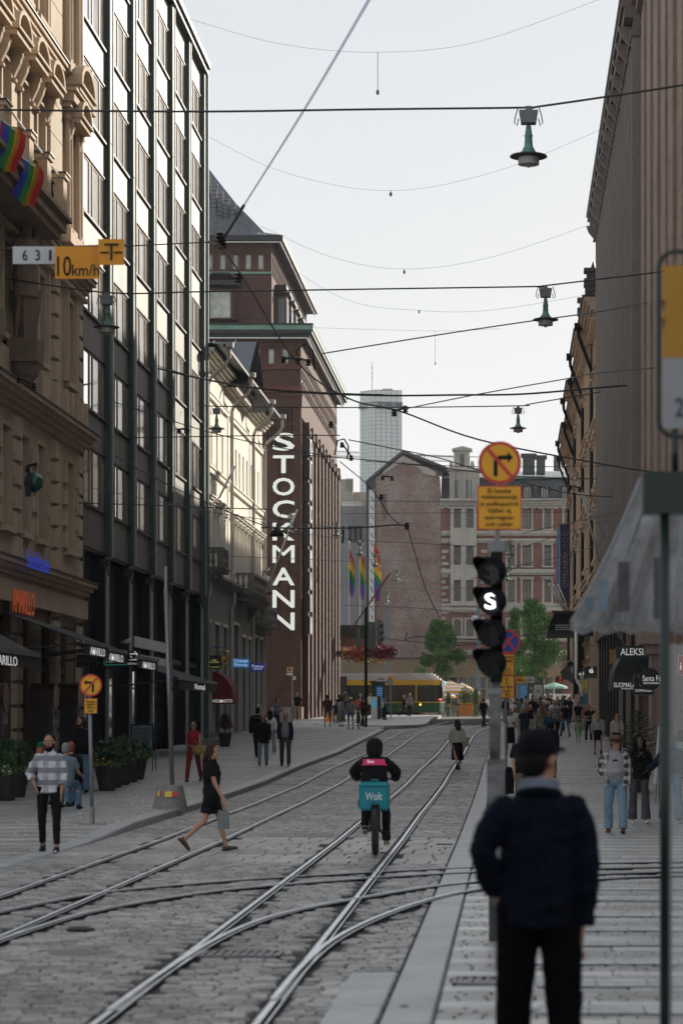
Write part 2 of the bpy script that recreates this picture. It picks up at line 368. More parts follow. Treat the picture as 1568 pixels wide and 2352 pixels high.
# --- pavements
def pave(x0,x1,y0,y1,zf,style):
    c=[]; y=y0; r=0
    while y<y1:
        k=1 if y<70 else 1.6
        if style=='left': bright=(r%4==0); dy=(.16 if bright else rnd.choice((.2,.26,.3)))*k; wr=(.35,.7) 
        else: bright=(r%5==0); dy=(.34 if bright else .17)*k; wr=(.5,.9) if bright else (.14,.26)
        x=x0-rnd.random()*.2; rt=rnd.uniform(.86,1.1)
        while x<x1:
            w_=rnd.uniform(*wr)*k; a,b=max(x,x0),min(x+w_,x1)
            if b-a>.05:
                z=zf(y+dy/2); t=tone(.78,1.1,.03); s=rt*(1.5 if bright else .95)
                zz=z-.004+h(y+dy/2)
                if zz is not None and not (style=='right' and y<36 and ((29<y) and near_rail((a+b)/2,y+dy/2,.12))):
                    c.append((a+.005,b-.005,y+.006,y+dy-.005,zz,rnd.uniform(.002,.006),tuple(v*s for v in t)))
            x+=w_
        y+=dy; r+=1
    return c
strip('pavement_bed',-.5,30,-20,36,-.02,joint); strip('pavement_bed',-.5,30,36,215,-.021,joint)
zl=lambda y: lk(y)-.006
mbb=MB(); ys=[28,38,42,44,55,67,78,96,131,147,159,198,205]
for a,b in zip(ys,ys[1:]): mbb.quad((-40,a,h(a)+lk(a)-.026),(-7.07,a,h(a)+lk(a)-.026),(-7.07,b,h(b)+lk(b)-.026),(-40,b,h(b)+lk(b)-.026))
tag(mbb.obj('pavement_bed',joint),kind='structure')
paved('left_pavement',pave(-14.3,-7.08,30,165,zl,'left'),slab_m,290,piece='paving_slab')
paved('right_pavement',pave(-.49,5.2,12.5,200,lambda y:.0,'right'),slab_m,290,piece='paving_slab')
# platform nose at the far stop and square paving beyond
sq=strip('square_paving',-60,60,199,300,-.012,mat('square_paving',(.3,.29,.28),.6,var=.1,scale=3))
m=MB()
nose=[(-7.1,139),(-6.5,139.2),(-5.3,142),(-5.0,147),(-5.1,160),(-5.3,190),(-14,190),(-14,150)]
for i,(x,y) in enumerate(nose): pass
m.add([(x,y,h(y)-.05) for x,y in nose]+[(x,y,h(y)+.2) for x,y in nose],[tuple(range(8,16))]+[(i,(i+1)%8,(i+1)%8+8,i+8) for i in range(8)])
tag(m.obj('tram_stop_platform',kerb_m),kind='structure')
# zebra bars on the side street crossing
zeb=mat('zebra_paint',(.42,.42,.42),.5,var=.3,scale=9)
for y0,d in ((16.1,.5),(17.75,.52),(19.4,.5),(21.0,.5),(22.5,.5),(24.2,.45),(26.3,.4),(28.0,.35)):
    m=MB(); x=.2
    while x<4.6:
        w_=rnd.uniform(.3,.55); m.box(x+.006,x+w_-.006,y0,y0+d*.5-.006,.008,.0135); m.box(x+.006,x+w_-.006,y0+d*.5+.006,y0+d,.008,.0135); x+=w_
    tag(m.obj('zebra_bar',zeb),kind='structure')
# manhole, grates
def disc(name,x,y,r,lab,ry=None):
    t=empty(name,(x,y,0),lab,'manhole cover'); m=MB(); m.lathe((x,y,.0),[(r*1.12,-.03),(r*1.12,.012),(r*1.0,.014)],28); m.obj('collar',kerb_m,t)
    m=MB(); m.lathe((x,y,.0),[(r*.96,-.02),(r*.96,.017),(r*.9,.018)],28); m.obj('lid',cast,t)
cast=mat('cast_iron',(.17,.17,.175),.4,.7,var=.2,scale=30,bump=.3)
disc('manhole_cover',-3.57,20.3,.31,'round concrete and iron manhole cover in the setts at lower left')
def grate(x0,x1,y0,y1,lab):
    t=empty('drain_grate',((x0+x1)/2,(y0+y1)/2,h(y0)),lab,'drain grate'); m=MB(); z=h(y0)
    m.box(x0,x1,y0,y0+.03,z,z+.02); m.box(x0,x1,y1-.03,y1,z,z+.02); m.box(x0,x0+.03,y0,y1,z,z+.0195); m.box(x1-.03,x1,y0,y1,z,z+.0195); m.obj('frame',cast,t)
    for i in range(int((x1-x0)/.07)): m=MB(); m.box(x0+.04+i*.07,x0+.075+i*.07,y0+.03,y1-.03,z,z+.017); m.obj('bar',cast,t)
grate(-2.75,-1.9,20.0,20.5,'long iron drain grate between the middle rails')
grate(-.42,.02,17.9,18.4,'iron drain grate beside the light kerb slabs')
grate(-1.15,-.9,38.4,38.6,'small grate in the setts right of the rider')
grate(-8.4,-7.4,112,112.9,'pale grate in the left pavement before the crowd')
m=MB(); m.ball((-4.0,22.6,.012),(.14,.16,.03),10,5); tag(m.obj('dark_rag',black),'small dark rag lying on the setts at lower left','rag')
# ================= left side of the street =================
def place(parent,protos,loc,rz=0,names=None):
    """protos: [(name,mesh),(child name,mesh)...]; first is the part, the others its sub-parts"""
    root=link(protos[0][0],protos[0][1],parent,Vector(loc)-wl(parent)); 
    for n,me in protos[1:]: link(n,me,root,(0,0,0))
    return root
def TLz(u,w,v): return (w,u,v)
def TRz(u,w,v): return (-w,u,v)
def TFz(u,w,v): return (u,-w,v)
stone_c=mat('tan_stucco',(.52,.4,.28),.85,var=.1,scale=3,bump=.25,dirt=.35)
stone_l=mat('pale_ashlar',(.46,.38,.27),.85,var=.1,scale=3,bump=.25,dirt=.3)
stone_d=mat('brown_stone',(.33,.25,.18),.85,var=.15,scale=4,bump=.3,dirt=.3)
lead=mat('lead_flashing',(.07,.065,.065),.5,.4,var=.2)
brownf=mat('brown_window_frame',(.09,.05,.035),.5,var=.15)
def fbox(mb,*a): mb.box(*a); return mb
def mesh_of(T,fn,name,m):
    mb=MB(T); fn(mb); me=mb.mesh(name,m); bm=bmesh.new(); bm.from_mesh(me); bmesh.ops.recalc_face_normals(bm,faces=bm.faces); bm.to_mesh(me); bm.free(); return me
def win_mesh(T,w,hh,fm,gm,cols=(.5,),rows=(.68,),fw=.07,depth=.12):
    def fr(b):
        b.box(-w/2,-w/2+fw,-depth,0,0,hh); b.box(w/2-fw,w/2,-depth,0,0,hh); b.box(-w/2+fw,w/2-fw,-depth,0,0,fw); b.box(-w/2+fw,w/2-fw,-depth,0,hh-fw,hh)
        for c in cols: b.box(-w/2+w*c-fw*.4,-w/2+w*c+fw*.4,-depth,-.01,fw,hh-fw)
        for r in rows: b.box(-w/2+fw,w/2-fw,-depth,-.015,hh*r-fw*.35,hh*r+fw*.35)
    def gl(b): b.box(-w/2+.02,w/2-.02,-depth+.01,-depth+.03,.02,hh-.02)
    return [('window',mesh_of(T,fr,'window',fm)),('pane',mesh_of(T,gl,'pane',gm))]
def curved_pediment(b,w,dep,hh):
    b.box(-w/2,w/2,0,dep,0,.16); b.box(-w/2-.06,w/2+.06,0,dep+.08,.16,.24)
    n=8; P=[(math.cos(PI*i/n)*(w/2+.04),.24+math.sin(PI*i/n)*hh) for i in range(n+1)]
    for (a,c),(d,e) in zip(P,P[1:]):
        k=.82; q=[(a,0,c),(d,0,e),(d*k,0,.24+(e-.24)*k),(a*k,0,.24+(c-.24)*k)]
        s=[(x,dep+.06,z) for x,_,z in q]
        b.add(q+s,[(0,1,2,3),(7,6,5,4),(0,4,5,1),(1,5,6,2),(2,6,7,3),(3,7,4,0)])
    b.poly([(x*.82,dep*.4,.24+(z-.24)*.82) for x,z in P])
    b.tube([(0,dep*.4,.3),(0,dep*.4,.3+hh*.45)],.14,8)
def flat_pediment(b,w,dep,hh=.3):
    b.box(-w/2,w/2,0,dep*.7,0,.14); b.box(-w/2-.05,w/2+.05,0,dep,.14,.24); b.box(-w/2-.1,w/2+.1,0,dep+.07,.24,.30)
def console(b,x,z,dep=.28,hh=.55,w=.16):
    b.add([(x-w/2,0,z),(x+w/2,0,z),(x+w/2,0,z-hh),(x-w/2,0,z-hh),(x-w/2,dep,z),(x+w/2,dep,z),(x+w/2,dep*.8,z-hh*.35),(x-w/2,dep*.8,z-hh*.35),(x+w/2,dep*.3,z-hh*.75),(x-w/2,dep*.3,z-hh*.75)],
      [(0,1,5,4),(4,5,6,7),(7,6,8,9),(9,8,2,3),(0,4,7,9,3),(1,2,8,6,5)])
    b.tube([(x-w/2-.02,dep*.75,z-.12),(x+w/2+.02,dep*.75,z-.12)],.09,8); b.tube([(x-w/2-.02,dep*.3,z-hh*.85),(x+w/2+.02,dep*.3,z-hh*.85)],.07,8)
def column(b,x,z0,z1,r=.11,w=.16):
    b.box(x-r*1.3,x+r*1.3,w-r*1.3,w+r*1.3,z0,z0+.16)
    b.tube([(x,w,z0+.16),(x,w,z0+.3),(x,w,z1-.38),(x,w,z1-.36),(x,w,z1-.14)],[r*1.15,r,r*.86,r*1.05,r*1.4],10); b.box(x-r*1.5,x+r*1.5,w-r*1.5,w+r*1.5,z1-.14,z1)
    for k in (-1,1): b.tube([(x+k*r*1.3,w+.02,z1-.3),(x+k*r*1.3,w+r,z1-.3)],.07,8)
# ---------- ornate tan building nearest on the left
TW=TL(); bld=empty('stone_building',(-16,66,0),'ornate tan stone building with balcony and curved pediments at far left','building')
ops=[];wins=[]
low=[54.2,56.8,59.4,62.0,64.6,67.2,69.8,72.2]
levels=[(12.7,15.3),(17.6,20.4),(22.9,25.4),(27.6,29.9)]
for u in low+[77.0]:
    ww=1.15
    for i,(a,b) in enumerate(levels): ops.append((u-ww/2,u+ww/2,a,b)); wins.append((u,a,b,i))
    ops.append((u-ww/2,u+ww/2,7.4,10.2)); wins.append((u,7.4,10.2,9))
mb=MB(TW); grid_wall(mb,50,79.05,6.2,33,ops,-.5,0); mb.box(50,79.05,-9,-.5,33,33.3); mb.box(78.75,79.05,-9,-.5,0,33); mb.obj('wall',stone_c,bld)
sh=[(51+i*3.1,53.2+i*3.1,.3,5.0) for i in range(9)]
mb=MB(TW); grid_wall(mb,50,79.05,-.2,6.2,sh,-.45,-.05); mb.obj('ground_floor_wall',stone_d,bld)
mb=MB(TW); mb.box(50,79,-3.2,-3.1,-.2,6); mb.box(50,79,-3.2,-.5,6.0,6.15); mb.obj('shop_interior',black,bld)
for a,b,c,d in sh:
    m=MB(TW); m.box(a,b,-.36,-.34,c,d); m.obj('shop_window',glass,bld)
    m=MB(TW); m.box(a,a+.08,-.34,-.26,c,d); m.box(b-.08,b,-.34,-.26,c,d); m.box((a+b)/2-.04,(a+b)/2+.04,-.34,-.26,c,d); m.box(a,b,-.34,-.27,c+3.2,c+3.32); m.obj('shop_window_frame',wood,bld)
shopg=mat('shop_window_reflective',(.35,.37,.37),.05,.75,var=.35,scale=1.2,stretch=(1,2.5,.8))
protoW={}
for u,a,b,i in wins:
    if u<58 and i in (3,2): continue
    key=i
    if key not in protoW:
        ww=1.15; hh=b-a; P=win_mesh(TLz,ww,hh,brownf,glass)
        def sur(bb,i=i,ww=ww,hh=hh):
            bb.box(-ww/2-.16,-ww/2-.0,0,.08,0,hh+.14); bb.box(ww/2,ww/2+.16,0,.08,0,hh+.14); bb.box(-ww/2,ww/2,0,.08,hh+.0,hh+.14); bb.box(-ww/2-.2,ww/2+.2,0,.2,-.16,-.0)
            if i==1:
                for s in (-1,1): console(bb,s*(ww/2+.26),hh+.42,.36,.95,.2)
                bb.box(-ww/2-.4,ww/2+.4,0,.14,-.9,-.17)
            elif i==2:
                for s in (-1,1): console(bb,s*(ww/2+.2),hh+.32,.28,.6,.16); bb.box(s*(ww/2+.2)-.08,s*(ww/2+.2)+.08,0,.14,.1,hh-.2)
            elif i==0:
                bb.box(-ww/2-.35,-ww/2-.17,0,.16,0,hh+.3); bb.box(ww/2+.17,ww/2+.35,0,.16,0,hh+.3)
            elif i==9:
                for k in range(4):
                    for s in (-1,1): bb.box(s*(ww/2+.34)-.16,s*(ww/2+.34)+.16,0,.13,.05+k*.68,.5+k*.68)
            else: flat_pediment(bb,ww+.5,.3)
        P.append(('surround',mesh_of(TLz,sur,'surround',stone_c)))
        if i in (1,2):
            def pd(bb,i=i,ww=ww,hh=hh):
                (curved_pediment(bb,ww+.75,.55,.62) if i==1 else flat_pediment(bb,ww+.6,.42))
            me=mesh_of(TLz,pd,'pediment',stone_c); me.transform(Matrix.Translation((0,0,hh+.42 if i==1 else hh+.3))); P.append(('pediment',me))
            if i==99:
                me=mesh_of(TLz,lambda bb,ww=ww:[bb.box(-ww/2-.46+k*.26,-ww/2-.46+(k+1)*.26,0,.7-.16*abs(k-2.9)/2.9,.9-.1*abs(k-2.9)**2*.17,.96-.1*abs(k-2.9)**2*.17) for k in range(8)],'pediment_flashing',lead); me.transform(Matrix.Translation((0,0,hh+.42))); P.append(('pediment_flashing',me))
        protoW[key]=P
    P=protoW[key]; r=place(bld,P,(-14.28,u,a))
    for ch in r.children:
        if ch.name.split('.')[0] in('surround','pediment','pediment_flashing'): ch.location=(.28,0,0)
# columns on the far bay
cm=mesh_of(TLz,lambda b:column(b,0,0,3.9),'column',stone_c)
for u in (75.9,76.35,77.65,78.1):
    for z in (17.3,22.6,27.3): link('column',cm,bld,Vector((-14,u,z))-wl(bld))
for z in (17.3,22.6,27.3):
    m=MB(TW); m.box(75.5,78.6,0,.34,z+3.9,z+4.05); m.box(75.4,78.7,0,.46,z+4.05,z+4.35); m.box(75.3,78.8,0,.56,z+4.35,z+4.45); m.obj('entablature',stone_c,bld); m=MB(TW); m.box(75.4,78.7,0,.36,z-.35,z); m.obj('column_base',stone_c,bld)
m=MB(TLz); curved_pediment(m,2.6,.6,.8); me=m.mesh('pediment',stone_c); link('pediment',me,bld,Vector((-14,77,21.75))-wl(bld))
# pale ashlar pilaster with joints
blk=mesh_of(TLz,lambda b:b.box(-.95,.95,0,.12,.015,.985),'stone_block',stone_l)
for k in range(16): link('stone_block',blk,bld,Vector((-14,74.3,16.9+k*1.0))-wl(bld))
# cornices
def cornice(bb,u0,u1,z,dep,steps=4,hh=.6,m=None,dent=0):
    for k in range(steps): bb.box(u0,u1,0,dep*(k+1)/steps,z+hh*k/steps,z+hh*(k+1)/steps-(.0 if k<steps-1 else 0))
    if dent:
        u=u0
        while u<u1: bb.box(u,u+dent*.5,0,dep*.55,z-.14,z); u+=dent
for z,dep,nm in ((5.9,.55,'lower'),(10.75,.6,'middle'),(15.75,.5,'upper'),(21.9,.3,'x'),(26.6,.4,'x'),(31.5,1.0,'top')):
    m=MB(TW)
    cornice(m,50,79.2,z,dep,4,.55,dent=.45 if z in(15.75,31.5) else 0)
    if z==10.75: m.box(50,79.1,0,.2,11.3,12.3); [m.box(u,u+.3,0,.32,11.4,12.3) for u in (73.4,75.0,75.9,76.8,77.7,78.5,52,56,60,64,68,71)]
    if z==5.9: m.box(50,79.1,0,.25,5.3,5.9)
    m.obj('cornice',stone_c,bld)
    m=MB(TW); m.box(50,79.25,0,dep+.05,z+.55,z+.585); m.obj('flashing',lead,bld)
# rusticated quoin blocks between windows
q1=mesh_of(TLz,lambda b:b.add([(-.45,0,0),(.45,0,0),(.45,0,.62),(-.45,0,.62),(-.41,.17,.04),(.41,.17,.04),(.41,.17,.58),(-.41,.17,.58)],[(0,1,5,4),(1,2,6,5),(2,3,7,6),(3,0,4,7),(4,5,6,7)]),'quoin',stone_c)
q2=mesh_of(TLz,lambda b:b.add([(-.3,0,0),(.3,0,0),(.3,0,.62),(-.3,0,.62),(-.27,.14,.04),(.27,.14,.04),(.27,.14,.58),(-.27,.14,.58)],[(0,1,5,4),(1,2,6,5),(2,3,7,6),(3,0,4,7),(4,5,6,7)]),'quoin',stone_c)
for u in (52.9,58.1,63.3,68.5,74.3,78.5):
    for z0,n in ((6.6,6),(12.4,5),(.4,8)):
        for k in range(n): link('quoin',q1 if u!=78.5 else q2,bld,Vector((-14,u,z0+k*.68))-wl(bld))
# balcony with pillars and railing, carried by two atlas figures
m=MB(TW); m.box(50,69.8,0,1.25,16.05,16.35); m.box(50,69.9,0,1.4,16.35,16.47); m.box(50,69.7,0,1.1,15.85,16.05); m.obj('balcony_slab',stone_d,bld)
for u in (53.2,57.2,61.2,64.4,66.9,69.3):
    m=MB(TW); m.box(u-.28,u+.28,.8,1.3,16.47,17.5); m.box(u-.34,u+.34,.74,1.36,17.5,17.62); p_=m.obj('balcony_pillar',stone_c,bld)
    m=MB(TW); m.box(u-.38,u+.38,.7,1.4,17.62,17.66); m.prism([(u-.38,.7,17.66),(u+.38,.7,17.66),(u+.2,1.05,17.76),(u-.2,1.05,17.76)],(0,.01,0)); m.obj('cap',lead,p_)
for a,b in ((53.5,56.9),(57.5,60.9),(61.5,64.1),(64.7,66.6),(67.2,69)):
    m=MB(TW); m.box(a,b,1.0,1.05,17.3,17.36); u=a
    while u<b: m.box(u,u+.03,1.01,1.04,16.5,17.3); m.tube([(u+.015,1.03,16.8),(u+.12,1.03,16.95),(u+.015,1.03,17.1)],.015,4); u+=.2
    m.obj('iron_railing',black,bld)
m=MB(TW); m.tube([(60,1.2,17.75),(69.2,1.2,17.5)],.035,6); m.obj('handrail',white,bld)
carved=mat('carved_stone',(.2,.145,.105),.9,var=.15,scale=8,bump=.4)
ATLAS=[]   # filled by the figure builder below
# ---------- copper-clad office block
mcop=mat('patinated_copper_panel',(.17,.17,.15),.6,.5,var=.22,scale=3,stretch=(1,1,.2),bump=.1,bscale=4)
mfin=mat('green_copper_fin',(.055,.085,.075),.55,.35,var=.25,scale=4,stretch=(1,1,.3),dirt=.4)
medge=mat('bright_fin_edge',(.4,.42,.4),.35,.8,var=.15)
mframe=mat('bronze_window_frame',(.13,.085,.055),.4,.5,var=.2)
curtain=mat('pale_blind_glass',(.36,.37,.33),.12,.35,var=.4,scale=1.5,spec=.9)
cop=empty('copper_building',(-16,95,.8),'tall copper-clad office block with rows of windows between dark fins','building')
SILL=[9.25+3.2*k for k in range(7)]+[31.6]
Bp=79.15; BW=5.2
mb=MB(TW); mb.box(Bp,Bp+6*BW,-8,-.35,0,31.9); mb.obj('core',black,cop)
seam=mesh_of(TLz,lambda b:[b.box(i*.39,i*.39+.385,-.3,.0,0,1.33) or b.box(i*.39+.37,i*.39+.395,0,.025,0,1.33) for i in range(12)],'spandrel_panel',mcop)
pn=mesh_of(TLz,lambda b:[b.box(.02,1.35,-.05,-.02,0,1.85),b.box(1.55,1.95,-.05,-.02,0,1.85)],'pane',mirror)
pn2=mesh_of(TLz,lambda b:[b.box(2.12,3.35,-.05,-.02,0,1.85),b.box(3.52,4.35,-.05,-.02,0,1.85)],'blind_pane',curtain)
wf=mesh_of(TLz,lambda b:[b.box(x,x+wd,-.16,.005,0,1.87) for x,wd in ((-.06,.08),(1.35,.07),(1.45,.09),(1.95,.06),(2.04,.08),(3.35,.07),(3.45,.07),(4.35,.09))]+[b.box(-.06,4.44,-.16,.0,-.04,.03),b.box(-.06,4.44,-.16,.0,1.8,1.87)],'window',mframe)
sl=mesh_of(TLz,lambda b:[b.box(-.1,4.5,-.02,.09,-.12,-.04),b.box(-.1,4.5,0,.05,1.87,1.93)],'sill',dark)
for k in range(6):
    u0=Bp+k*BW
    for r in range(7):
        z=SILL[r]; w_=link('window',wf,cop,Vector((-14,u0+.22,z))-wl(cop)); link('pane',pn,w_,(0,0,0)); link('blind_pane',pn2,w_,(0,0,0)); link('sill',sl,w_,(0,0,0))
        link('spandrel_panel',seam,cop,Vector((-14,u0+.02,z+1.9))-wl(cop))
    link('spandrel_panel',seam,cop,Vector((-14,u0+.02,SILL[0]-1.45))-wl(cop))
    m=MB(TW)
    for z in [7.75]+SILL[:7]: 
        zt=min(z+3.2,31.7) if z>8 else 9.2
        m.box(u0+4.72,u0+5.14,-.3,.19,z+.012,zt-.012)
    m.box(u0+4.76,u0+5.1,-.3,.17,7.7,31.7); m.obj('fin',mfin,cop)
    m=MB(TW); m.box(u0+5.14,u0+5.2,.12,.23,7.7,31.9); m.box(u0+4.95,u0+5.05,.0,.1,h(u0)-.1,7.7); m.obj('fin_edge',medge,cop)
    m=MB(TW); m.box(u0,u0+5.2,-1.6,-1.5,0,7.8); m.box(u0+4.7,u0+5.15,-1.5,0,0,7.68); m.box(u0,u0+5.15,-1.6,-.0,7.68,7.76); m.obj('black_panel',black,cop)
    m=MB(TW); m.box(u0+2.1,u0+2.2,-1.5,-1.4,0,7.7); m.box(u0,u0+5.1,-1.5,-1.42,3.7,3.85); m.obj('shop_mullion',dark,cop)
    m=MB(TW); m.box(u0+.1,u0+2.6,-.25,-.23,h(u0)+.5,4.4); m.obj('shop_window',shopg,cop); m=MB(TW); m.box(u0+2.7,u0+4.6,-.3,-.28,h(u0)+.5,4.4); m.obj('shop_window',glass,cop); m=MB(TW); m.box(u0+2.6,u0+2.7,-.3,-.2,h(u0)+.3,4.4); m.box(u0,u0+4.7,-.3,-.15,4.4,4.6); m.obj('window_frame',dark,cop)
    m=MB(TW); m.box(u0+4.4,u0+4.62,-.1,.2,7.35,7.6); m.tube([(u0+4.5,.1,7.35),(u0+4.5,.15,7.15),(u0+4.6,.15,7.05)],.025,6); m.obj('security_camera',dark,cop)
m=MB(TW); m.box(Bp-.1,Bp+6*BW,-.3,.42,31.72,31.95); m.box(Bp-.1,Bp+6*BW,-.3,.3,31.5,31.72); m.box(Bp,Bp+6*BW+.05,-12,-.3,31.7,31.9); m.obj('parapet',dark,cop)
m=MB(TW); m.box(Bp-.12,Bp+.0,-.3,.1,0,33); m.obj('end_strip',mfin,cop)
m=MB(TW); m.box(Bp+6*BW,Bp+6*BW+.2,-12,.3,h(110),31.8); m.obj('end_wall',mfin,cop)
# ---------- cream building
cream=mat('cream_render',(.82,.77,.68),.9,var=.06,scale=2.5,bump=.15,dirt=.12)
grey_s=mat('grey_stone',(.2,.19,.165),.9,var=.15,scale=5,bump=.5,bscale=18)
pipe=mat('painted_downpipe',(.42,.4,.36),.5,var=.12)
roofm=mat('standing_seam_roof',(.12,.13,.145),.5,.3,var=.2,scale=2)
crm=empty('cream_building',(-16,124,1.2),'low cream rendered building with dark gabled dormer and stone balcony','building')
U1=[111.9,114.0,116.1,118.3,122.5,124.2,125.8,127.6,129.4,131.6,133.4,135.2]
ops=[(u-.3,u+.3,13.95,15.95) for u in U1]+[(u-.38,u+.38,9.5,11.9) for u in U1]
mb=MB(TW); grid_wall(mb,110.6,137.4,7.6,18.8,ops,-.5,0); mb.obj('upper_wall',cream,crm)
mb=MB(TW); mb.box(110.6,137.4,-.7,-.5,7.6,18.8); mb.obj('backing_wall',grey_s,crm)
mb=MB(TW); mb.box(137.15,137.4,-12,-.7,.5,18.8); mb.obj('end_wall',cream,crm)
P=win_mesh(TLz,.6,2.0,grey_s,glass2,cols=(.5,),rows=(.7,),fw=.05); P2=win_mesh(TLz,.76,2.4,pipe,glass,cols=(.5,),rows=(.66,),fw=.06)
hood=mesh_of(TLz,lambda b:(flat_pediment(b,1.2,.34),console(b,-.5,0,.2,.35,.12),console(b,.5,0,.2,.35,.12),b.box(-.52,-.4,0,.1,-2.7,-.35),b.box(.4,.52,0,.1,-2.7,-.35)),'hood',cream)
for u in U1: place(crm,P,(-14.3,u,13.95)); r=place(crm,P2,(-14.18,u,9.5)); link('hood',hood,r,(.18,0,2.65))
for (a,b) in ((110.6,120.2),(121.4,130.9),(131.1,137.4)):
    m=MB(TW); m.box(a,b,0,.12,17.1,17.3); m.box(a,b,.0,.16,17.3,17.36); m.box(a,b,0,.14,13.62,13.85); m.box(a,b,0,.2,13.85,13.93); m.obj('string_course',cream,crm)
m=MB(TW); cornice(m,110.5,138,18.5,.55,4,.6); m.obj('eaves_cornice',cream,crm)
m=MB(TW); m.box(110.5,138,.95,1.12,19.1,19.24); m.obj('gutter',dark,crm)
m=MB(TW); m.quad((110.5,1.05,19.2),(138,1.05,19.2),(138,-6,20.2),(110.5,-6,20.2)); m.quad((110.5,-13,19.2),(138,-13,19.2),(138,-6,20.2),(110.5,-6,20.2)); m.obj('roof',roofm,crm)
m=MB(TW); a,b,c=119,128.9,124.2; zb,za=18.35,21.4
m.quad((a,1.1,zb+.1),(c,1.1,za+.1),(c,-6.5,za+.1),(a,-6.5,zb+.1)); m.quad((b,1.1,zb+.1),(c,1.1,za+.1),(c,-6.5,za+.1),(b,-6.5,zb+.1))
for k in range(7): w_=1.1-k*1.1; m.prism([(a,w_,zb+.13),(c,w_,za+.13),(c,w_,za+.18),(a,w_,zb+.18)],(-.04 if False else 0,-.05,0))
g=m.obj('gable_roof',roofm,crm)
m=MB(TW); m.poly([(a+.4,.5,zb+.1),(b-.4,.5,zb+.1),(c,.5,za-.1)]); m.obj('gable_wall',wood,crm)
m=MB(TW)
for p,q in (((a-.1,zb+.0),(c,za+.1)),((b+.1,zb+.0),(c,za+.1))): m.prism([(p[0],1.1,p[1]),(q[0],1.1,q[1]),(q[0],1.1,q[1]+.14),(p[0],1.1,p[1]+.14)],(0.06,0,0))
m.obj('bargeboard',white,crm)
for u in (111.2,120.8,131.0,137.2):
    m=MB(TW); m.lathe((u,1.15,18.95),[(.1,-.3),(.16,-.1),(.24,.05),(.26,.2)],10) if False else None
    m.tube([(u,1.15,19.3),(u,1.15,18.7),(u,1.0,18.4),(u,.3,17.8),(u,.18,17.5),(u,.18,8.6),(u,.3,8.3),(u,.3,7.9),(u,.16,7.6),(u,.16,h(u)+.2)],.09,8); m.box(u-.2,u+.2,.98,1.35,19.2,19.42); m.obj('downpipe',pipe,crm,smooth=False)
# base: grey rusticated shop floors
sh=[(111.3,113.0,1.5,6.6),(114.2,116.4,1.4,6.6),(117.6,119.6,1.6,6.6),(122.2,124.6,1.4,6.9),(126,128,1.6,6.4),(129,130.4,1.6,6.4),(132.2,134,1.7,6.6),(135,136.6,1.7,6.6)]
mb=MB(TW); grid_wall(mb,110.6,137.4,.5,8.6,sh,-.45,.06); mb.obj('base_wall',grey_s,crm)
for a,b,c,d in sh:
    m=MB(TW); m.box(a,b,-.42,-.4,c,d); m.obj('shop_window',glass,crm); m=MB(TW); m.box(a-.14,a,.06,.14,c,d+.15); m.box(b,b+.14,.06,.14,c,d+.15); m.box(a,b,.06,.14,d,d+.15); m.box(a,b,-.4,-.3,c+2.4,c+2.55); m.obj('window_surround',pipe,crm)
m=MB(TW); cornice(m,110.6,137.6,8.35,.5,4,.5); m.obj('belt_cornice',grey_s,crm)
def balustrade(par,u0,u1,w1,z,name='balcony'):
    m=MB(TW); m.box(u0,u1,0,w1,z-.25,z); m.box(u0+.2,u1-.2,0,w1-.25,z-.55,z-.25); m.box(u0-.06,u1+.06,0,w1+.08,z-.1,z-.02); m.box(u0,u1,w1-.2,w1,z+.75,z+.88); m.box(u0,u0+.2,0,w1-.2,z+.75,z+.88); m.box(u1-.2,u1,0,w1-.2,z+.75,z+.88)
    for u in (u0+.13,u1-.13): m.box(u-.13,u+.13,w1-.25,w1+.01,z,z+.76)
    o=m.obj(name,grey_s,par)
    bl=mesh_of(TI,lambda b:b.lathe((0,0,0),[(.05,0),(.07,.1),(.1,.25),(.04,.5),(.06,.62),(.07,.75)],8),'baluster',grey_s)
    n=max(3,int((u1-u0-.5)/.28))
    for i in range(n): link('baluster',bl,o,(-14+w1-.1,u0+.35+(u1-u0-.7)*i/(n-1),z))
    for i in range(3): link('baluster',bl,o,(-14+.2+i*.28,u0+.1,z))
balustrade(crm,123.2,130.2,1.0,8.7); balustrade(crm,132.2,136.9,.9,7.4)
balustrade(crm,110.7,113.2,.9,9.1)
m=MB(TW); console(m,124,8.1,.6,.9,.3); console(m,129.4,8.1,.6,.9,.3); m.obj('bracket',grey_s,crm)
# ---------- dark red brick department store
bk=brickmat('dark_red_brick',(.115,.05,.034),(.065,.028,.021),(.09,.07,.06))
bk2=brickmat('street_side_brick',(.11,.048,.034),(.07,.03,.023),(.09,.07,.06))  # nearly the same tones as the front brick, for the street side
cgreen=mat('green_copper',(.17,.33,.25),.6,.2,var=.2); wfm=mat('oak_frame',(.2,.1,.04),.5,var=.2)
stk=empty('department_store',(-20,170,2),'dark red brick department store with slate roof and vertical white letters','building')
Y0=163.0; TW2=TF(Y0)
ops=[(-17.2-.95*k,-16.73-.95*k,26.1,27.2) for k in range(-2,9)]
tall=[(-18.6,-16.95,5,21.5),(-22,-20,5,21.5)]
mb=MB(TW2); grid_wall(mb,-40,-14,1.5,27.9,ops+tall,-.6,0); mb.obj('front_wall',bk,stk)
for o in ops:
    m=MB(TW2); m.box(o[0],o[0]+.06,-.2,-.08,o[2],o[3]); m.box(o[1]-.06,o[1],-.2,-.08,o[2],o[3]); m.box(o[0],o[1],-.2,-.08,o[2],o[2]+.06); m.box(o[0],o[1],-.2,-.08,o[3]-.06,o[3]); f_=m.obj('window',wfm,stk); m=MB(TW2); m.box(o[0],o[1],-.3,-.25,o[2],o[3]); m.obj('pane',curtain,f_)
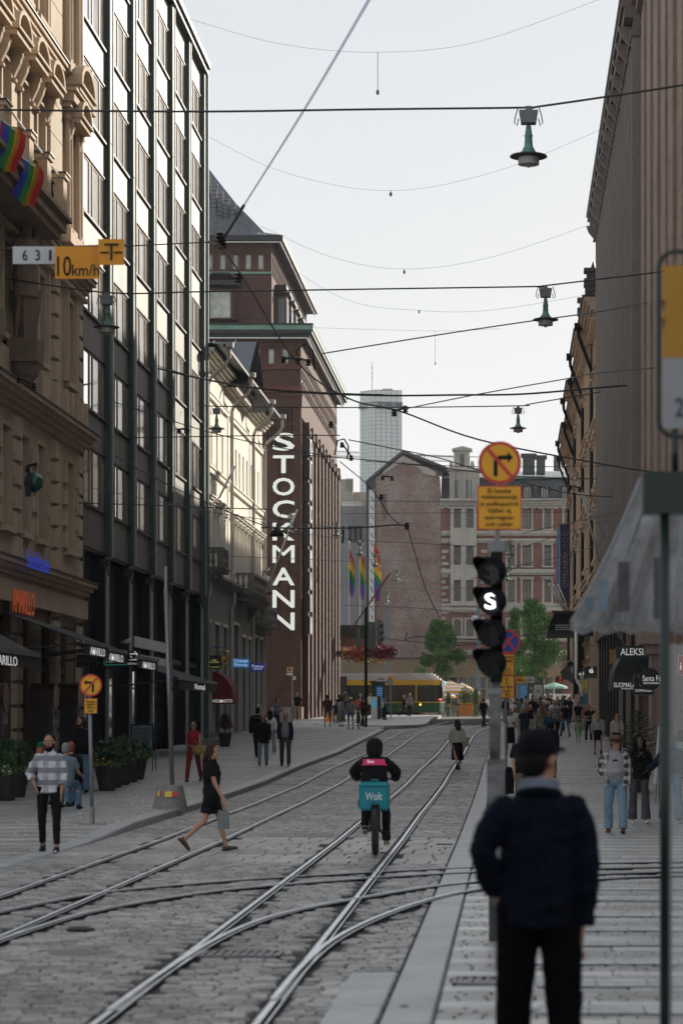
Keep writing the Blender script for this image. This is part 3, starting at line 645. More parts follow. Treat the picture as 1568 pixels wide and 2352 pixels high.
for o in tall:
    m=MB(TW2)
    for z in (5,9.2,13.4,17.6,21.3): m.box(o[0],o[1],-.4,-.15,z,z+.25)
    f_=m.obj('window',dark,stk); m=MB(TW2); m.box(o[0],o[1],-.5,-.45,o[2],o[3]); m.obj('pane',curtain,f_)
m=MB(TW2); m.box(-17,-13.95,.0,.32,2,23.2); m.box(-17.05,-13.9,.0,.4,23.2,23.9); m.box(-17.1,-13.85,0,.46,23.9,24.05); m.obj('corner_pier',bk,stk)
slot_shade=mesh_of(TFz,lambda b:b.box(-.07,.07,0,.012,-.22,.22),'recess_shade',black)  # raised black plates paint the shade of slots in the pier
for i in range(7):
    for j in range(5): link('recess_shade',slot_shade,stk,Vector((-16.2+i*.27,Y0-.325,22.8-j*.52))-wl(stk))
m=MB(TW2); m.box(-40,-13.96,0,.1,24.2,24.6); m.box(-40,-13.95,0,.12,25.75,25.9); m.obj('string_course',mat('red_terracotta',(.16,.05,.035),.8),stk)
# street side with piers
TS=TL()
mb=MB(TS); mb.box(163,197,-1.2,-.6,2,23.5); mb.obj('window_wall',black,stk)
mb=MB(TS); mb.box(163.61,197,-.6,0,22.6,27.9); mb.obj('upper_band',bk2,stk); mb=MB(TS); mb.box(163.61,197,-.6,0,1.6,3.0); mb.obj('plinth',bk2,stk)
i=0; u=166.2
piers=[]
while u<196.5:
    m=MB(TS); m.box(u-.55,u+.55,-.6,.28,h(u)-.2,21.6); m.box(u-.65,u+.65,-.6,.4,21.6,22.0); m.box(u-.55,u+.55,-.6,.35,22,22.5); m.obj('brick_pier',bk2,stk); piers.append(u); u+=3.3
for a,b in zip([163]+piers,piers+[197]):
    m=MB(TS)
    for z in (3.6,7.6,11.6,15.6,19.6): m.box(a+.5,b-.5,-.58,-.35,z,z+1.0)
    m.box((a+b)/2-.1,(a+b)/2+.1,-.58,-.3,3,22); m.obj('window_spandrel',bk,stk)
    m=MB(TS); m.box(a+.5,b-.5,-.6,-.55,3,22); m.obj('window_pane',glass,stk)
dm=mesh_of(TLz,lambda b:b.box(-.12,.12,0,.07,-.3,.3),'brick_relief',bk2)
for k in range(46):
    for j in range(3): link('brick_relief',dm,stk,Vector((-14,163.6+k*.72,24.6+j*.85+.1*(k%2)))-wl(stk))
m=MB(); m.box(-40,-13.2,162.2,197.6,28.05,28.3); m.box(-40,-13.4,162.4,197.4,27.85,28.05); m.box(-40,-13.1,162.1,197.7,28.6,28.72); m.obj('main_cornice',dark,stk)
m=MB(); m.box(-40,-13.12,162.15,197.65,28.3,28.6); m.obj('copper_gutter',cgreen,stk)
m=MB(); m.box(-40,-13.6,162.3,162.36,27.72,27.8); m.box(-13.62,-13.5,162.3,197.4,27.72,27.8); m.obj('light_strip',white,stk)
# set-back upper floors
Yu=165.3; TU=TF(Yu)
ops=[(-20.65-.87*k,-20.2-.87*k,32.9,34.0) for k in range(-4,8)]
mb=MB(TU); grid_wall(mb,-40,-16.2,28.7,34.9,ops,-.5,0); mb.obj('attic_front',bk,stk)
for o in ops:
    m=MB(TU); m.box(o[0],o[0]+.06,-.2,-.08,o[2],o[3]); m.box(o[1]-.06,o[1],-.2,-.08,o[2],o[3]); m.box(o[0],o[1],-.2,-.08,o[2],o[2]+.06); m.box(o[0],o[1],-.2,-.08,o[3]-.06,o[3]); f_=m.obj('window',wfm,stk); m=MB(TU); m.box(o[0],o[1],-.3,-.25,o[2],o[3]); m.obj('pane',curtain,f_)
m=MB(TU); m.box(-40,-16.15,0,.08,32.6,32.75); m.obj('copper_string',cgreen,stk)
mb=MB(TL(-16.2)); mb.box(165.82,194,-.5,0,28.7,34.9); mb.obj('attic_side',bk2,stk)
for k in range(7):
    u=168.5+k*3.6; m=MB(TL(-16.2)); m.box(u-.8,u+.8,0,.8,28.9,31.6); bw=m.obj('bay_window',brownf,stk)
    m=MB(TL(-16.2)); m.box(u-.82,u-.8,.1,.7,29.2,31.3); m.box(u-.7,u+.7,.8,.82,29.2,31.3); m.obj('pane',glass,bw)
    m=MB(TL(-16.2)); m.box(u-1,u+1,0,1.05,31.6,31.8); m.box(u-.85,u+.85,0,.8,31.8,32.3); m.obj('hood',dark,bw)
for k in range(34):
    for j in range(3): link('brick_relief',dm,stk,Vector((-16.2,166+k*.8,32.9+j*.7))-wl(stk))
m=MB(TU); m.prism([(-20.7,0,29.4),(-18.5,0,29.4),(-18.8,.7,29.4),(-20.4,.7,29.4)],(0,0,2.0)); bw=m.obj('bay_window',brownf,stk)
m=MB(TU); m.box(-20.3,-18.95,.71,.73,29.5,31.3); m.obj('pane',curtain,bw); 
m=MB(TU); m.prism([(-21.1,0,31.7),(-18.1,0,31.7),(-18.5,1.0,31.7),(-20.7,1.0,31.7)],(0,0,.3)); m.prism([(-20.9,0,32),(-18.3,0,32),(-19,.6,32.5),(-20.2,.6,32.5)],(0,0,.1)); m.obj('hood',dark,bw)
m=MB(); m.box(-40,-15.35,164.4,194.4,34.75,35.1); m.obj('attic_eaves',dark,stk)
m=MB(); m.box(-40,-15.6,164.5,164.56,34.6,34.68); m.box(-15.62,-15.5,164.5,194,34.6,34.68); m.obj('light_strip',white,stk)
prof=[(646,562),(607,534),(577,503),(542,467),(504,419),(465,369),(420,305),(380,240)]
Pp=[]
for i,(dx,dy) in enumerate(prof):
    yy=164.4+i*.9; Pp.append(pt(dx,dy,yy))
Pp[0].z=35.1
m=MB()
for a,b in zip(Pp,Pp[1:]):
    m.quad((-40,a.y,a.z),a,b,(-40,b.y,b.z)); m.quad(a,(a.x,194.4-(a.y-164.4),a.z),(b.x,194.4-(b.y-164.4),b.z),b)
m.obj('slate_roof',roofm,stk)
for k in range(17):          # standing seams on the slope that faces us
    x=-16.3-k*.75; m=MB()
    for a,b in zip(Pp,Pp[1:]):
        if b.x>x-.0 and a.x>x: m.prism([(x,a.y-.05,a.z+.03),(x+.035,a.y-.05,a.z+.03),(x+.035,b.y-.05,b.z+.03),(x,b.y-.05,b.z+.03)],(0,-.03,.03))
    if m.v: m.obj('roof_seam',roofm,stk)
for (dx,dy) in ((475,430),(492,452),(505,470),(519,485),(533,497),(549,512)):
    p=pt(dx,dy,166.5); m=MB()
    for s in (-.22,.22): m.tube([p+Vector((s,-.3,-.9)),p+Vector((s,-.1,.9))],.025,5)
    for j in range(6): m.tube([p+Vector((-.22,-.3+j*.04,-.8+j*.3)),p+Vector((.22,-.3+j*.04,-.8+j*.3))],.02,5)
    m.obj('roof_ladder',black,stk)
# big vertical letters: one thing per sign
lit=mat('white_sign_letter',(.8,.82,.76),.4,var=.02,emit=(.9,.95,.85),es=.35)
sg=empty('vertical_sign',(-15.1,162.6,14.7),'tall vertical sign of big white STOCKMANN letters on the brick corner','sign')
m=MB(); m.box(-15.5,-15.45,162.55,162.68,8,21.5); m.box(-14.8,-14.75,162.55,162.68,8,21.5); m.obj('mounting_rail',dark,sg)
for k,c in enumerate('STOCKMANN'):
    text(c,'letter',lit,sg,(-15.12,162.45,20.8-k*1.509),RF,1.47 if c not in 'T' else 1.4,1.18,.08,.012 if c!='M' else 0)
sg2=empty('vertical_sign',(-13.4,164,14.7),'row of white letters seen edge-on along the street side of the store','sign')
m=MB(); m.box(-13.75,-13.65,163.9,164.0,8,21.5); m.obj('mounting_rail',dark,sg2)
for k,c in enumerate('STOCKMANN'):
    text(c,'letter',lit,sg2,(-13.42,164.3,20.6-k*1.509),RL,1.0,1.16,.012,0)
    m=MB(); m.box(-13.85,-13.46,163.65,164.95,20.0-k*1.509,21.2-k*1.509); m.obj('letter_box',dark,sg2)
# ================= across the square =================
YF=255.0; pF=F/YF
def fx(d): return (d-VX)/pF
def fz(d): return CZ+(VY-d)/pF
bkf=brickmat('worn_party_brick',(.25,.145,.115),(.18,.105,.085),(.26,.22,.19),worn=1.0)
bkr=brickmat('orange_red_brick',(.26,.11,.08),(.2,.085,.06),(.2,.13,.1))
trim=mat('pale_stone_trim',(.45,.42,.36),.85,var=.12,scale=3,dirt=.3)
greyr=mat('grey_render',(.3,.31,.31),.9,var=.1,scale=.8,dirt=.3)
G=h(YF)
gw=empty('grey_building',(fx(800),YF+6,G),'plain grey rendered building behind the flagpoles','building')
T=TF(YF+5); sc=(YF+5)/YF
def gx(d): return fx(d)*sc
def gz(d): return CZ+(fz(d)-CZ)*sc
m=MB(T); grid_wall(m,gx(700),gx(846),G,gz(1162),[(gx(800),gx(833),gz(1247),gz(1208)),(gx(784),gx(790),gz(1247),gz(1208))],-3,0); m.obj('wall',greyr,gw)
m=MB(T); m.box(gx(700),gx(846),-4,-3,G,gz(1162)); m.obj('back_wall',black,gw)
for a,b in ((801,809),(811,821),(823,832)):
    m=MB(T); m.box(gx(a),gx(b),-.3,-.2,gz(1246),gz(1210)); m.obj('window',trim,gw); m=MB(T); m.box(gx(a)+.06,gx(b)-.06,-.2,-.18,gz(1245),gz(1211)); m.obj('window_pane',glass,gw)
m=MB(T); m.quad((gx(700),-.1,gz(1162)),(gx(832),-.1,gz(1151)),(gx(832),0.05,gz(1151)),(gx(700),.05,gz(1162)))
for i in range(18): m.box(gx(785+i*2.6),gx(785+i*2.6)+.06,-.1,0,gz(1162),gz(1150))
m.box(gx(784),gx(832),-.1,0,gz(1150),gz(1149)); m.box(gx(784),gx(832),-.1,0,gz(1155),gz(1154)); m.obj('roof_railing',white,gw)
m=MB(T); m.box(gx(770),gx(805),-6,-4,gz(1160),gz(1092)); m.box(gx(805),gx(846),-8,-5,gz(1160),gz(1120))
for i in range(12): m.box(gx(787),gx(806),-4,-3.9,gz(1118-i*2.4),gz(1118-i*2.4)+.05)
m.obj('plant_room',trim,gw)
# party wall house
pw=empty('brick_party_wall_building',(fx(930),YF,G),'worn brick gable wall with patches of plaster and a pitched roof','building')
T=TF(YF)
out_=[(862,1640),(862,1140),(862,1098),(925,1045),(1006,1084),(1012,1160),(1014,1640)]
m=MB(T); m.prism([(fx(a),0,fz(b)) for a,b in out_],(0,-8,0)); m.obj('gable_wall',bkf,pw)
m=MB(T)
for (a,b),(c,d) in (((840,1112),(925,1041)),((925,1041),(1030,1082))): m.prism([(fx(a),.3,fz(b)),(fx(c),.3,fz(d)),(fx(c),.3,fz(d)+.35),(fx(a),.3,fz(b)+.35)],(0,-8.5,0))
m.obj('roof_edge',lead,pw)
m=MB(T); m.prism([(fx(925),.1,fz(1047)),(fx(1000),.1,fz(1084)),(fx(1000),.1,fz(1094)),(fx(968),.1,fz(1088)),(fx(966),.1,fz(1078)),(fx(925),.1,fz(1060)),(fx(880),.1,fz(1090)),(fx(880),.1,fz(1082))],(0,.06,0)); m.obj('plaster_patch',trim,pw)
m=MB(T); m.box(fx(841),fx(847),-2,.2,G,fz(1110)); m.prism([(fx(841),.2,fz(1125)),(fx(862),.2,fz(1125)),(fx(862),.2,fz(1097)),(fx(841),.2,fz(1112))],(0,-2,0)); m.box(fx(860),fx(863),-1,.2,G,fz(1125)); m.obj('dark_border',lead,pw)
m=MB(T); m.box(fx(847),fx(860),-2,.1,G,fz(1125)); m.obj('white_column',white,pw)
for k in range(15):
    m=MB(T); z=fz(1140+k*21); m.prism([(fx(851),.11,z),(fx(853),.11,z),(fx(857),.11,z-.5),(fx(855),.11,z-.5)],(0,.02,0)); m.obj('dark_mark',black,pw)
m=MB(T); m.quad((fx(925),.2,fz(1043)),(fx(1180),.2,fz(1052)),(fx(1180),-5,fz(1040)),(fx(925),-5,fz(1035)))
m.quad((fx(925),.3,fz(1045)),(fx(1012),.3,fz(1083)),(fx(1012),-6,fz(1083)),(fx(925),-6,fz(1045))); m.obj('side_roof',mat('pale_green_roof',(.3,.36,.33),.4,.3,var=.1),pw)
m=MB(T); m.prism([(fx(872),.02,fz(1135)),(fx(888),.02,fz(1135)),(fx(888),.02,fz(1190)),(fx(880),.02,fz(1200))],(0,.05,0)); m.obj('old_flue',mat('grey_mortar',(.16,.12,.11),.9,var=.3),pw)
# ornate corner house
og=empty('ornate_brick_building',(fx(1170),YF,G),'ornate red brick and pale stone house with mansard roof and statue gable','building')
m=MB(T); wins=[]; 
rows=[(1169,1213),(1254,1298),(1333,1381),(1421,1460)]
cols=[(1042,1058),(1070,1087),(1128,1144),(1165,1181),(1199,1219),(1249,1265),(1295,1311),(1340,1356)]
ops=[(fx(a),fx(b),fz(d),fz(c)) for a,b in cols for c,d in rows]
grid_wall(m,fx(1013),fx(1400),G,fz(1166),ops,-.6,0); m.obj('brick_wall',bkr,og)
m=MB(T); m.box(fx(1013),fx(1400),-2,-.6,G,fz(1166)); m.obj('back_wall',black,og)
wpro={}
for a,b in cols:
    for c,d in rows:
        ww=fx(b)-fx(a); hh=fz(c)-fz(d); key=(round(ww,2),round(hh,2))
        if key not in wpro:
            P=win_mesh(TFz,ww,hh,brownf if c>1165 else trim,glass2 if (a%3) else glass,fw=.08)
            def su(bb,ww=ww,hh=hh,c=c):
                bb.box(-ww/2-.2,-ww/2,0,.14,-.1,hh+.1); bb.box(ww/2,ww/2+.2,0,.14,-.1,hh+.1); bb.box(-ww/2-.25,ww/2+.25,0,.3,-.25,-.1)
                if c==1421:
                    n=6
                    for i in range(n):
                        t0,t1=PI*i/n,PI*(i+1)/n; r0,r1=ww/2+.22,ww/2
                        q=[(math.cos(t)*r,0,hh-.25+math.sin(t)*r*.6) for t,r in ((t0,r0),(t1,r0),(t1,r1),(t0,r1))]
                        bb.prism(q,(0,.16,0))
                else: bb.box(-ww/2-.3,ww/2+.3,0,.22,hh+.1,hh+.3); bb.box(-ww/2-.36,ww/2+.36,0,.34,hh+.3,hh+.38)
            P.append(('surround',mesh_of(TFz,su,'surround',trim))); wpro[key]=P
        r=place(og,wpro[key],((fx(a)+fx(b))/2,YF+.25,fz(d)))
        for ch in r.children:
            if ch.name.startswith('surround'): ch.location=(0,-.25,0)
for z,dep,hh in ((1226,.35,.3),(1243,.3,.25),(1316,.45,.4),(1392,.3,.3),(1402,.4,.3),(1470,.4,.4),(1500,.3,.3)):
    m=MB(T); m.box(fx(1013),fx(1400),0,dep,fz(z),fz(z)+hh); m.box(fx(1013),fx(1400),0,dep*.6,fz(z)-.2,fz(z)); m.obj('string_course',trim,og)
m=MB(T); cornice(m,fx(1010),fx(1400),fz(1166),.8,4,.9,dent=.8); m.obj('cornice',trim,og)
m=MB(T); m.box(fx(1012),fx(1100),0,.18,fz(1226),fz(1166))
for a in (1036,1062,1090): m.box(fx(a),fx(a)+.25,.18,.36,fz(1220),fz(1166))
m.box(fx(1036),fx(1094),0,.9,fz(1392),fz(1243)); bay=m
ops2=[(fx(a),fx(b),fz(d),fz(c)) for a,b in cols[:2] for c,d in rows[:3]]
mm=MB(T)
for (z0,z1) in ((1243,1254),(1298,1333),(1381,1392),(1166,1169),(1213,1243)): mm.box(fx(1034),fx(1094),.0,.55,fz(z1),fz(z0))
for x0,x1 in ((1034,1042),(1058,1070),(1087,1094)): mm.box(fx(x0),fx(x1),0,.5,fz(1392),fz(1169))
mm.obj('bay_stone',trim,og)
mm=MB(T)
for (z0,z1) in ((1243,1254),(1298,1333),(1381,1392)): mm.box(fx(1284),fx(1322),.0,.75,fz(z1),fz(z0))
for x0,x1 in ((1284,1294),(1312,1322)): mm.box(fx(x0),fx(x1),0,.7,fz(1392),fz(1243))
mm.obj('bay_stone',trim,og)
for k in range(14):          # banded quoins
    m=MB(T); m.box(fx(1014),fx(1022 if k%2 else 1030),0,.16,fz(1270+k*14),fz(1270+k*14)+.32); m.obj('quoin',trim,og)
    if k<14: m=MB(T); m.box(fx(1104),fx(1112 if k%2 else 1118),0,.16,fz(1270+k*14),fz(1270+k*14)+.32); m.obj('quoin',trim,og)
slate=mat('mansard_slate',(.06,.065,.065),.6,.1,var=.2,scale=2)
m=MB(T); m.quad((fx(1012),.1,fz(1147)),(fx(1400),.1,fz(1147)),(fx(1400),-2.5,fz(1092)),(fx(1012),-2.5,fz(1092))); m.quad((fx(1012),.1,fz(1147)),(fx(1012),-3,fz(1147)),(fx(1012),-3,fz(1092)),(fx(1012),-2.5,fz(1092))); m.obj('mansard_roof',slate,og)
m=MB(T); m.quad((fx(1012),-2.4,fz(1093)),(fx(1400),-2.4,fz(1093)),(fx(1400),-10,fz(1060)),(fx(1012),-10,fz(1060)))
for k in range(40): x=fx(1014)+k*.46; m.prism([(x,-2.3,fz(1092)),(x+.06,-2.3,fz(1092)),(x+.06,-10,fz(1059)),(x,-10,fz(1059))],(0,0,.06))
m.obj('upper_roof',mat('pale_metal_roof',(.42,.46,.44),.35,.4,var=.1),og)
m=MB(T); m.box(fx(1012),fx(1400),-2.5,-2.1,fz(1094),fz(1091)); m.obj('roof_curb',cgreen,og)
for a in (1210,1250,1298,1160):
    m=MB(T); w0,w1=fx(a-10),fx(a+10); m.box(w0,w1,-1.8,.15,fz(1144),fz(1118)); dmr=m.obj('dormer',slate,og)
    m=MB(T); m.prism([(w0-.2,.35,fz(1118)),(w1+.2,.35,fz(1118)),((w0+w1)/2,.35,fz(1106))],(0,-2.3,0)); m.obj('dormer_roof',lead,dmr)
    m=MB(T); m.box(w0+.15,w1-.15,.15,.2,fz(1143),fz(1120)); m.obj('dormer_frame',trim,dmr); m=MB(T); m.box(w0+.23,(w0+w1)/2-.04,.2,.22,fz(1142),fz(1122)); m.box((w0+w1)/2+.04,w1-.23,.2,.22,fz(1142),fz(1122)); m.obj('dormer_pane',glass,dmr)
# statue gable
m=MB(T); m.box(fx(1032),fx(1100),-1.5,.5,fz(1147),fz(1080)); m.box(fx(1026),fx(1104),-1.5,.8,fz(1082),fz(1076)); m.box(fx(1042),fx(1078),-1.2,.5,fz(1076),fz(1036)); m.prism([(fx(1038),.7,fz(1036)),(fx(1084),.7,fz(1036)),(fx(1084),.7,fz(1032)),(fx(1061),.7,fz(1026)),(fx(1038),.7,fz(1032))],(0,-2,0))
for s in (1036,1084): m.prism([(fx(s-6),.4,fz(1076)),(fx(s+6),.4,fz(1076)),(fx(s+3),.4,fz(1060)),(fx(s-3),.4,fz(1060))],(0,-.6,0))
for a in (1040,1052,1064,1076,1090): m.box(fx(a),fx(a)+.14,.5,.7,fz(1147),fz(1084))
m.obj('statue_gable',trim,og)
m=MB(T); m.box(fx(1043),fx(1056),.5,.52,fz(1144),fz(1104)); m.box(fx(1070),fx(1082),.5,.52,fz(1144),fz(1104)); m.box(fx(1056),fx(1066),.5,.52,fz(1072),fz(1044)); m.obj('gable_window',glass,og)
m=MB(T); m.ball((fx(1061),-.9,fz(1062)),(.2,.15,.5),8,6); m.tube([(fx(1061),-.9,fz(1075)),(fx(1061),-.9,fz(1055))],.1,8); m.obj('urn',trim,og)
for a,b,c,d in ((1200,1228,1060,1040),(1232,1252,1060,1044),(1150,1185,1050,1036)):
    m=MB(T); m.box(fx(a),fx(b),-5,-3,fz(c+20),fz(d)); m.box(fx(a)-.2,fx(b)+.2,-5.2,-2.8,fz(d),fz(d)+.25); m.obj('chimney',slate,og)
tk=MB(T); tk.tube([(fx(1284),-5,fz(1070)),(fx(1284),-5,fz(1036))],.55,14); tk.obj('roof_tank',mat('tank_grey',(.16,.18,.19),.6),og)
# low shopfront in front of both houses
br=mat('brass_mesh_cladding',(.27,.2,.12),.55,.3,var=.15,scale=10); Ts=TF(YF-8); s8=(YF-8)/YF
sf=empty('low_shopfront',(fx(1000),YF-8,G),'low brown metal-mesh shopfront with glazed wall behind the tram','shopfront')
ax=lambda d:fx(d)*s8; az=lambda d:CZ+(fz(d)-CZ)*s8
m=MB(Ts); m.box(ax(785),ax(1290),-5,0,az(1556),az(1512)); 
for k in range(9): m.box(ax(785),ax(1290),0,.05,az(1514+k*4.6+2),az(1514+k*4.6))
m.obj('fascia',br,sf)
m=MB(Ts); m.box(ax(785),ax(1290),-.5,-.4,G,az(1556)); m.obj('glazing',glass,sf)
m=MB(Ts)
k=785
while k<1290: m.box(ax(k),ax(k)+.16,-.4,-.1,G,az(1556)); k+=22
m.box(ax(785),ax(1290),-.4,-.2,az(1582),az(1580)); m.box(ax(785),ax(1290),-.4,.0,G,az(1636)); m.obj('timber_mullions',mat('light_timber',(.35,.22,.12),.6),sf)
m=MB(Ts); m.box(ax(785),ax(1300),-5,.3,az(1512),az(1510)); m.obj('roof_slab',lead,sf)
# glass tower
YT=420.0; pT=F/YT; tx=lambda d:(d-VX)/pT; tz=lambda d:CZ+(VY-d)/pT
tw=empty('glass_tower',(tx(870),YT,G),'pale glass tower with a rooftop FORUM sign against the sky','tower')
pane_t=mat('pale_green_glass_panel',(.62,.68,.66),.3,var=.05,scale=.2,spec=.8); fr_t=mat('tower_grid',(.32,.31,.28),.6)  # pale panel colour stands in for distance haze on the tower
A=Vector((tx(825),YT+2.2,0)); B=Vector((tx(862),YT,0)); D=Vector((tx(922),YT+.9,0)); top=tz(895)
m=MB(); m.prism([A,B,D,D+Vector((-.5,9,0)),A+Vector((0,7,0))],(0,0,top)); m.obj('frame',fr_t,tw)
def pgrid(P,Q,n,rows,z0,z1):
    d=(Q-P)/n; nn=Vector((d.y,-d.x,0)).normalized()*-1
    if nn.y>0: nn=-nn
    hh=(z1-z0)/rows; e=d*.06
    mb=MB(); a=e; b=d-e; mb.prism([a,b,b+Vector((0,0,hh*.9)),a+Vector((0,0,hh*.9))],nn*.12); me=mb.mesh('glass_panel',pane_t)
    for i in range(n):
        for j in range(rows): link('glass_panel',me,tw,P+d*i+Vector((0,0,z0+hh*(j+.05)))-wl(tw))
pgrid(A,B,5,22,tz(1130),tz(930)); pgrid(B,D,5,22,tz(1130),tz(930)); pgrid(A,B,5,3,tz(922),tz(897)); pgrid(B,D,5,3,tz(922),tz(897))
m=MB(); m.box(tx(876),tx(900),YT+2,YT+5,top-.1,tz(889)); m.obj('roof_box',trim,tw)
m=MB(); m.box(tx(823),tx(861),YT+1,YT+2.4,tz(936),tz(925)); m.box(tx(862),tx(925),YT-.5,YT-.3,tz(937),tz(925)); so=m.obj('sign_band',mat('sign_band_grey',(.25,.3,.3),.6),tw)
dk=mat('dark_teal_letter',(.03,.08,.09),.6)
text('FORUM','lettering',dk,tw,(tx(895),YT-.6,tz(931)),RF,tx(922)-tx(868),1.05,.05,.03)
m=MB(); m.tube([(tx(852),YT+3,top-.2),(tx(852),YT+3,tz(825))],.05,5)
for z in (840,852,862): m.tube([(tx(850),YT+3,tz(z)),(tx(855),YT+3,tz(z))],.05,4)
m.obj('antenna',dark,tw)
# crane jib far behind
cj=empty('crane_jib',(tx(950),460,tz(1050)),'thin red and white crane jib behind the roofs','crane')
Yc=460.; cx=lambda d:(d-VX)/F*Yc; czz=lambda d:CZ+(VY-d)/F*Yc
for a,b,col in ((765,935,'w'),(935,975,'r'),(975,1040,'w')):
    m=MB(); za,zb=czz(1036+(a-765)*.05),czz(1036+(b-765)*.05); 
    m.tube([(cx(a),Yc,za),(cx(b),Yc,zb)],.12,4); m.tube([(cx(a),Yc,za-.9),(cx(b),Yc,zb-.9)],.12,4)
    n=int((b-a)/8)
    for i in range(n):
        p=cx(a)+(cx(b)-cx(a))*i/n; q=cx(a)+(cx(b)-cx(a))*(i+1)/n; zz=za+(zb-za)*i/n; m.tube([(p,Yc,zz-.9),(q,Yc,zz)],.05,4); m.tube([(q,Yc,zz),(q,Yc,zz-.9)],.05,4)
    m.obj('truss',mat('crane_red',(.4,.1,.06),.6) if col=='r' else white,cj)
# ================= right side of the street =================
TWR=TR(5.0)
gran=mat('red_brown_granite',(.37,.285,.24),.8,var=.14,scale=5,bump=.4,bscale=40,dirt=.2)
gran2=mat('rough_granite',(.3,.21,.165),.9,var=.2,scale=9,bump=1.0,bscale=14)
flut=mat('brown_grey_fluted_stone',(.28,.243,.222),.8,var=.12,scale=6,bump=.2,dirt=.2)
yel=mat('yellow_ochre_stucco',(.62,.42,.24),.85,var=.1,scale=3,bump=.2,dirt=.3)
yel2=mat('pinkish_sandstone',(.56,.42,.3),.85,var=.1,scale=3,bump=.2,dirt=.25)
# --- granite building nearest on the right
gb=empty('granite_building',(8,76,0),'red-brown granite building with tall stepped piers at the right edge','building')
m=MB(TWR); m.box(38,92.4,-45,-.7,0,29.2); m.obj('core',black,gb)  # core extended unseen towards the camera and back to shade the near street
gw_ops=[]
m=MB(TWR)
for k in range(8): m.box(60+k*4,63.9+k*4,-.7,-.62,7.6,29)
m.obj('window_glass',glass,gb)
_gc={}
steps=[(0,.9,0.0),(.9,1.5,-.18),(1.5,1.9,-.34)]
for k in range(9):
    u=58.6+k*4.1
    for a,b,w_ in ((-1.1,1.1,0.0),(-1.55,-1.1,-.2),(1.1,1.55,-.2),(-1.85,-1.55,-.4),(1.55,1.85,-.4)):
        me_key=(a,b,w_)
        if me_key not in _gc:
            _gc[me_key]=mesh_of(TRz,lambda q,a=a,b=b,w_=w_:q.box(a+.012,b-.012,-.7,w_,.015,.835),'granite_course',gran)
        n=int((29-7.5)/.85)
        for j in range(n if u>66 and len(gb.children)<290 else 0): link('granite_course',_gc[me_key],gb,Vector((5,u,7.5+j*.85))-wl(gb))
        m=MB(TWR); m.box(u+a+.02,u+b-.02,-.7,w_-.03,7.5,29); m.obj('pier_core',gran,gb)
for z in (11.2,15.0,18.8,22.6,26.4):
    m=MB(TWR); m.box(57,92.2,-.68,-.5,z,z+1.2); m.obj('spandrel',gran2,gb)
m=MB(TWR); cornice(m,56,92.3,29,.7,4,1.4); m.box(56,92.3,0,.2,6.4,7.5); m.box(56,92.3,0,.5,7.0,7.3); m.obj('cornice',gran,gb)

for k in range(9):
    u=58.6+k*4.1; m=MB(TWR); m.box(u-.9,u+.9,-.7,.15,h(u)-.1,6.4); m.box(u-1,u+1,-.7,.25,h(u)-.1,.9+h(u)); m.obj('ground_pier',gran2 if k%2 else gran,gb)
    m=MB(TWR); m.box(u+1.0,u+3.1,-.72,-.68,h(u),5.6); m.obj('shop_glass',glass,gb)
    m=MB(TWR); m.box(u+1.9,u+2.0,-.68,-.4,h(u),5.6); m.box(u+1.0,u+3.1,-.68,-.5,3.0,3.15); m.box(u+.9,u+3.2,-.7,-.1,5.6,6.4); m.obj('shop_frame',dark,gb)
m=MB(TWR); m.box(75.5,77.2,.0,.9,4.4,6.8); m.box(75.7,77.0,0,.7,4.1,4.4); m.box(75.9,76.8,0,.45,3.7,4.1); m.tube([(76,.5,4.3),(76.8,.5,4.3)],.25,8); m.obj('stone_corbel',gran,gb)
# --- fluted building
fb=empty('fluted_building',(8,112,0),'tall building with fine vertical brown-grey fluting and a bracketed cornice','building')
m=MB(TWR); m.box(92.5,132,-30,-.0,6.8,28.3); m.obj('wall',flut,fb)
rib=mesh_of(TRz,lambda b:b.box(-.2,.2,0,.3,0,21.3),'flute_rib',flut); rib2=mesh_of(TRz,lambda b:b.box(-.12,.12,0,.09,0,21.3),'flute_rib',flut)
u=92.7; k=0
while u<131.9: link('flute_rib',rib if k%2==0 else rib2,fb,Vector((5,u,6.9))-wl(fb)); u+=.6; k+=1
m=MB(TWR); m.box(92.4,132.2,0,.35,28.2,28.5); m.box(92.4,132.2,0,.6,28.9,29.3); m.box(92.4,132.25,0,.72,29.3,29.55); m.box(92.4,132,-1,.25,28.5,28.9); m.obj('cornice',mat('cornice_stone',(.2,.18,.165),.7,var=.1),fb)
m=MB(TWR); m.box(92.4,132.3,-5,.78,29.55,29.75); m.obj('gutter',mat('gutter_grey',(.22,.25,.26),.4,.5),fb)
br_=mesh_of(TRz,lambda b:console(b,0,.6,.6,.9,.35),'bracket',flut)
for k in range(17): link('bracket',br_,fb,Vector((5.0-.2,93.6+k*2.35,28.25))-wl(fb))
for k in range(5):
    u=94+k*8; m=MB(TWR)
bz=mat('dark_bronze',(.03,.028,.025),.4,.5,var=.2)
m=MB(TWR); m.box(92.5,132,-1,-.9,0,6.8); m.box(92.5,132,-1,.3,6.3,6.9); m.obj('shop_backing',bz,fb)
for k in range(12):
    u=93.4+k*3.4; m=MB(TWR); m.box(u,u+.5,-.9,.12,h(u)-.1,6.3); m.obj('shop_column',bz if k>5 or k%2 else gran,fb)
    m=MB(TWR)
    for z in (1.2,2.6,4.0): m.box(u+.6,u+3.3,-.9,-.8,h(u)+z,h(u)+z+1.2)
    m.box(u+.5,u+3.4,-.9,-.5,h(u)-.1,h(u)+.9); m.obj('shop_panel',bz,fb)
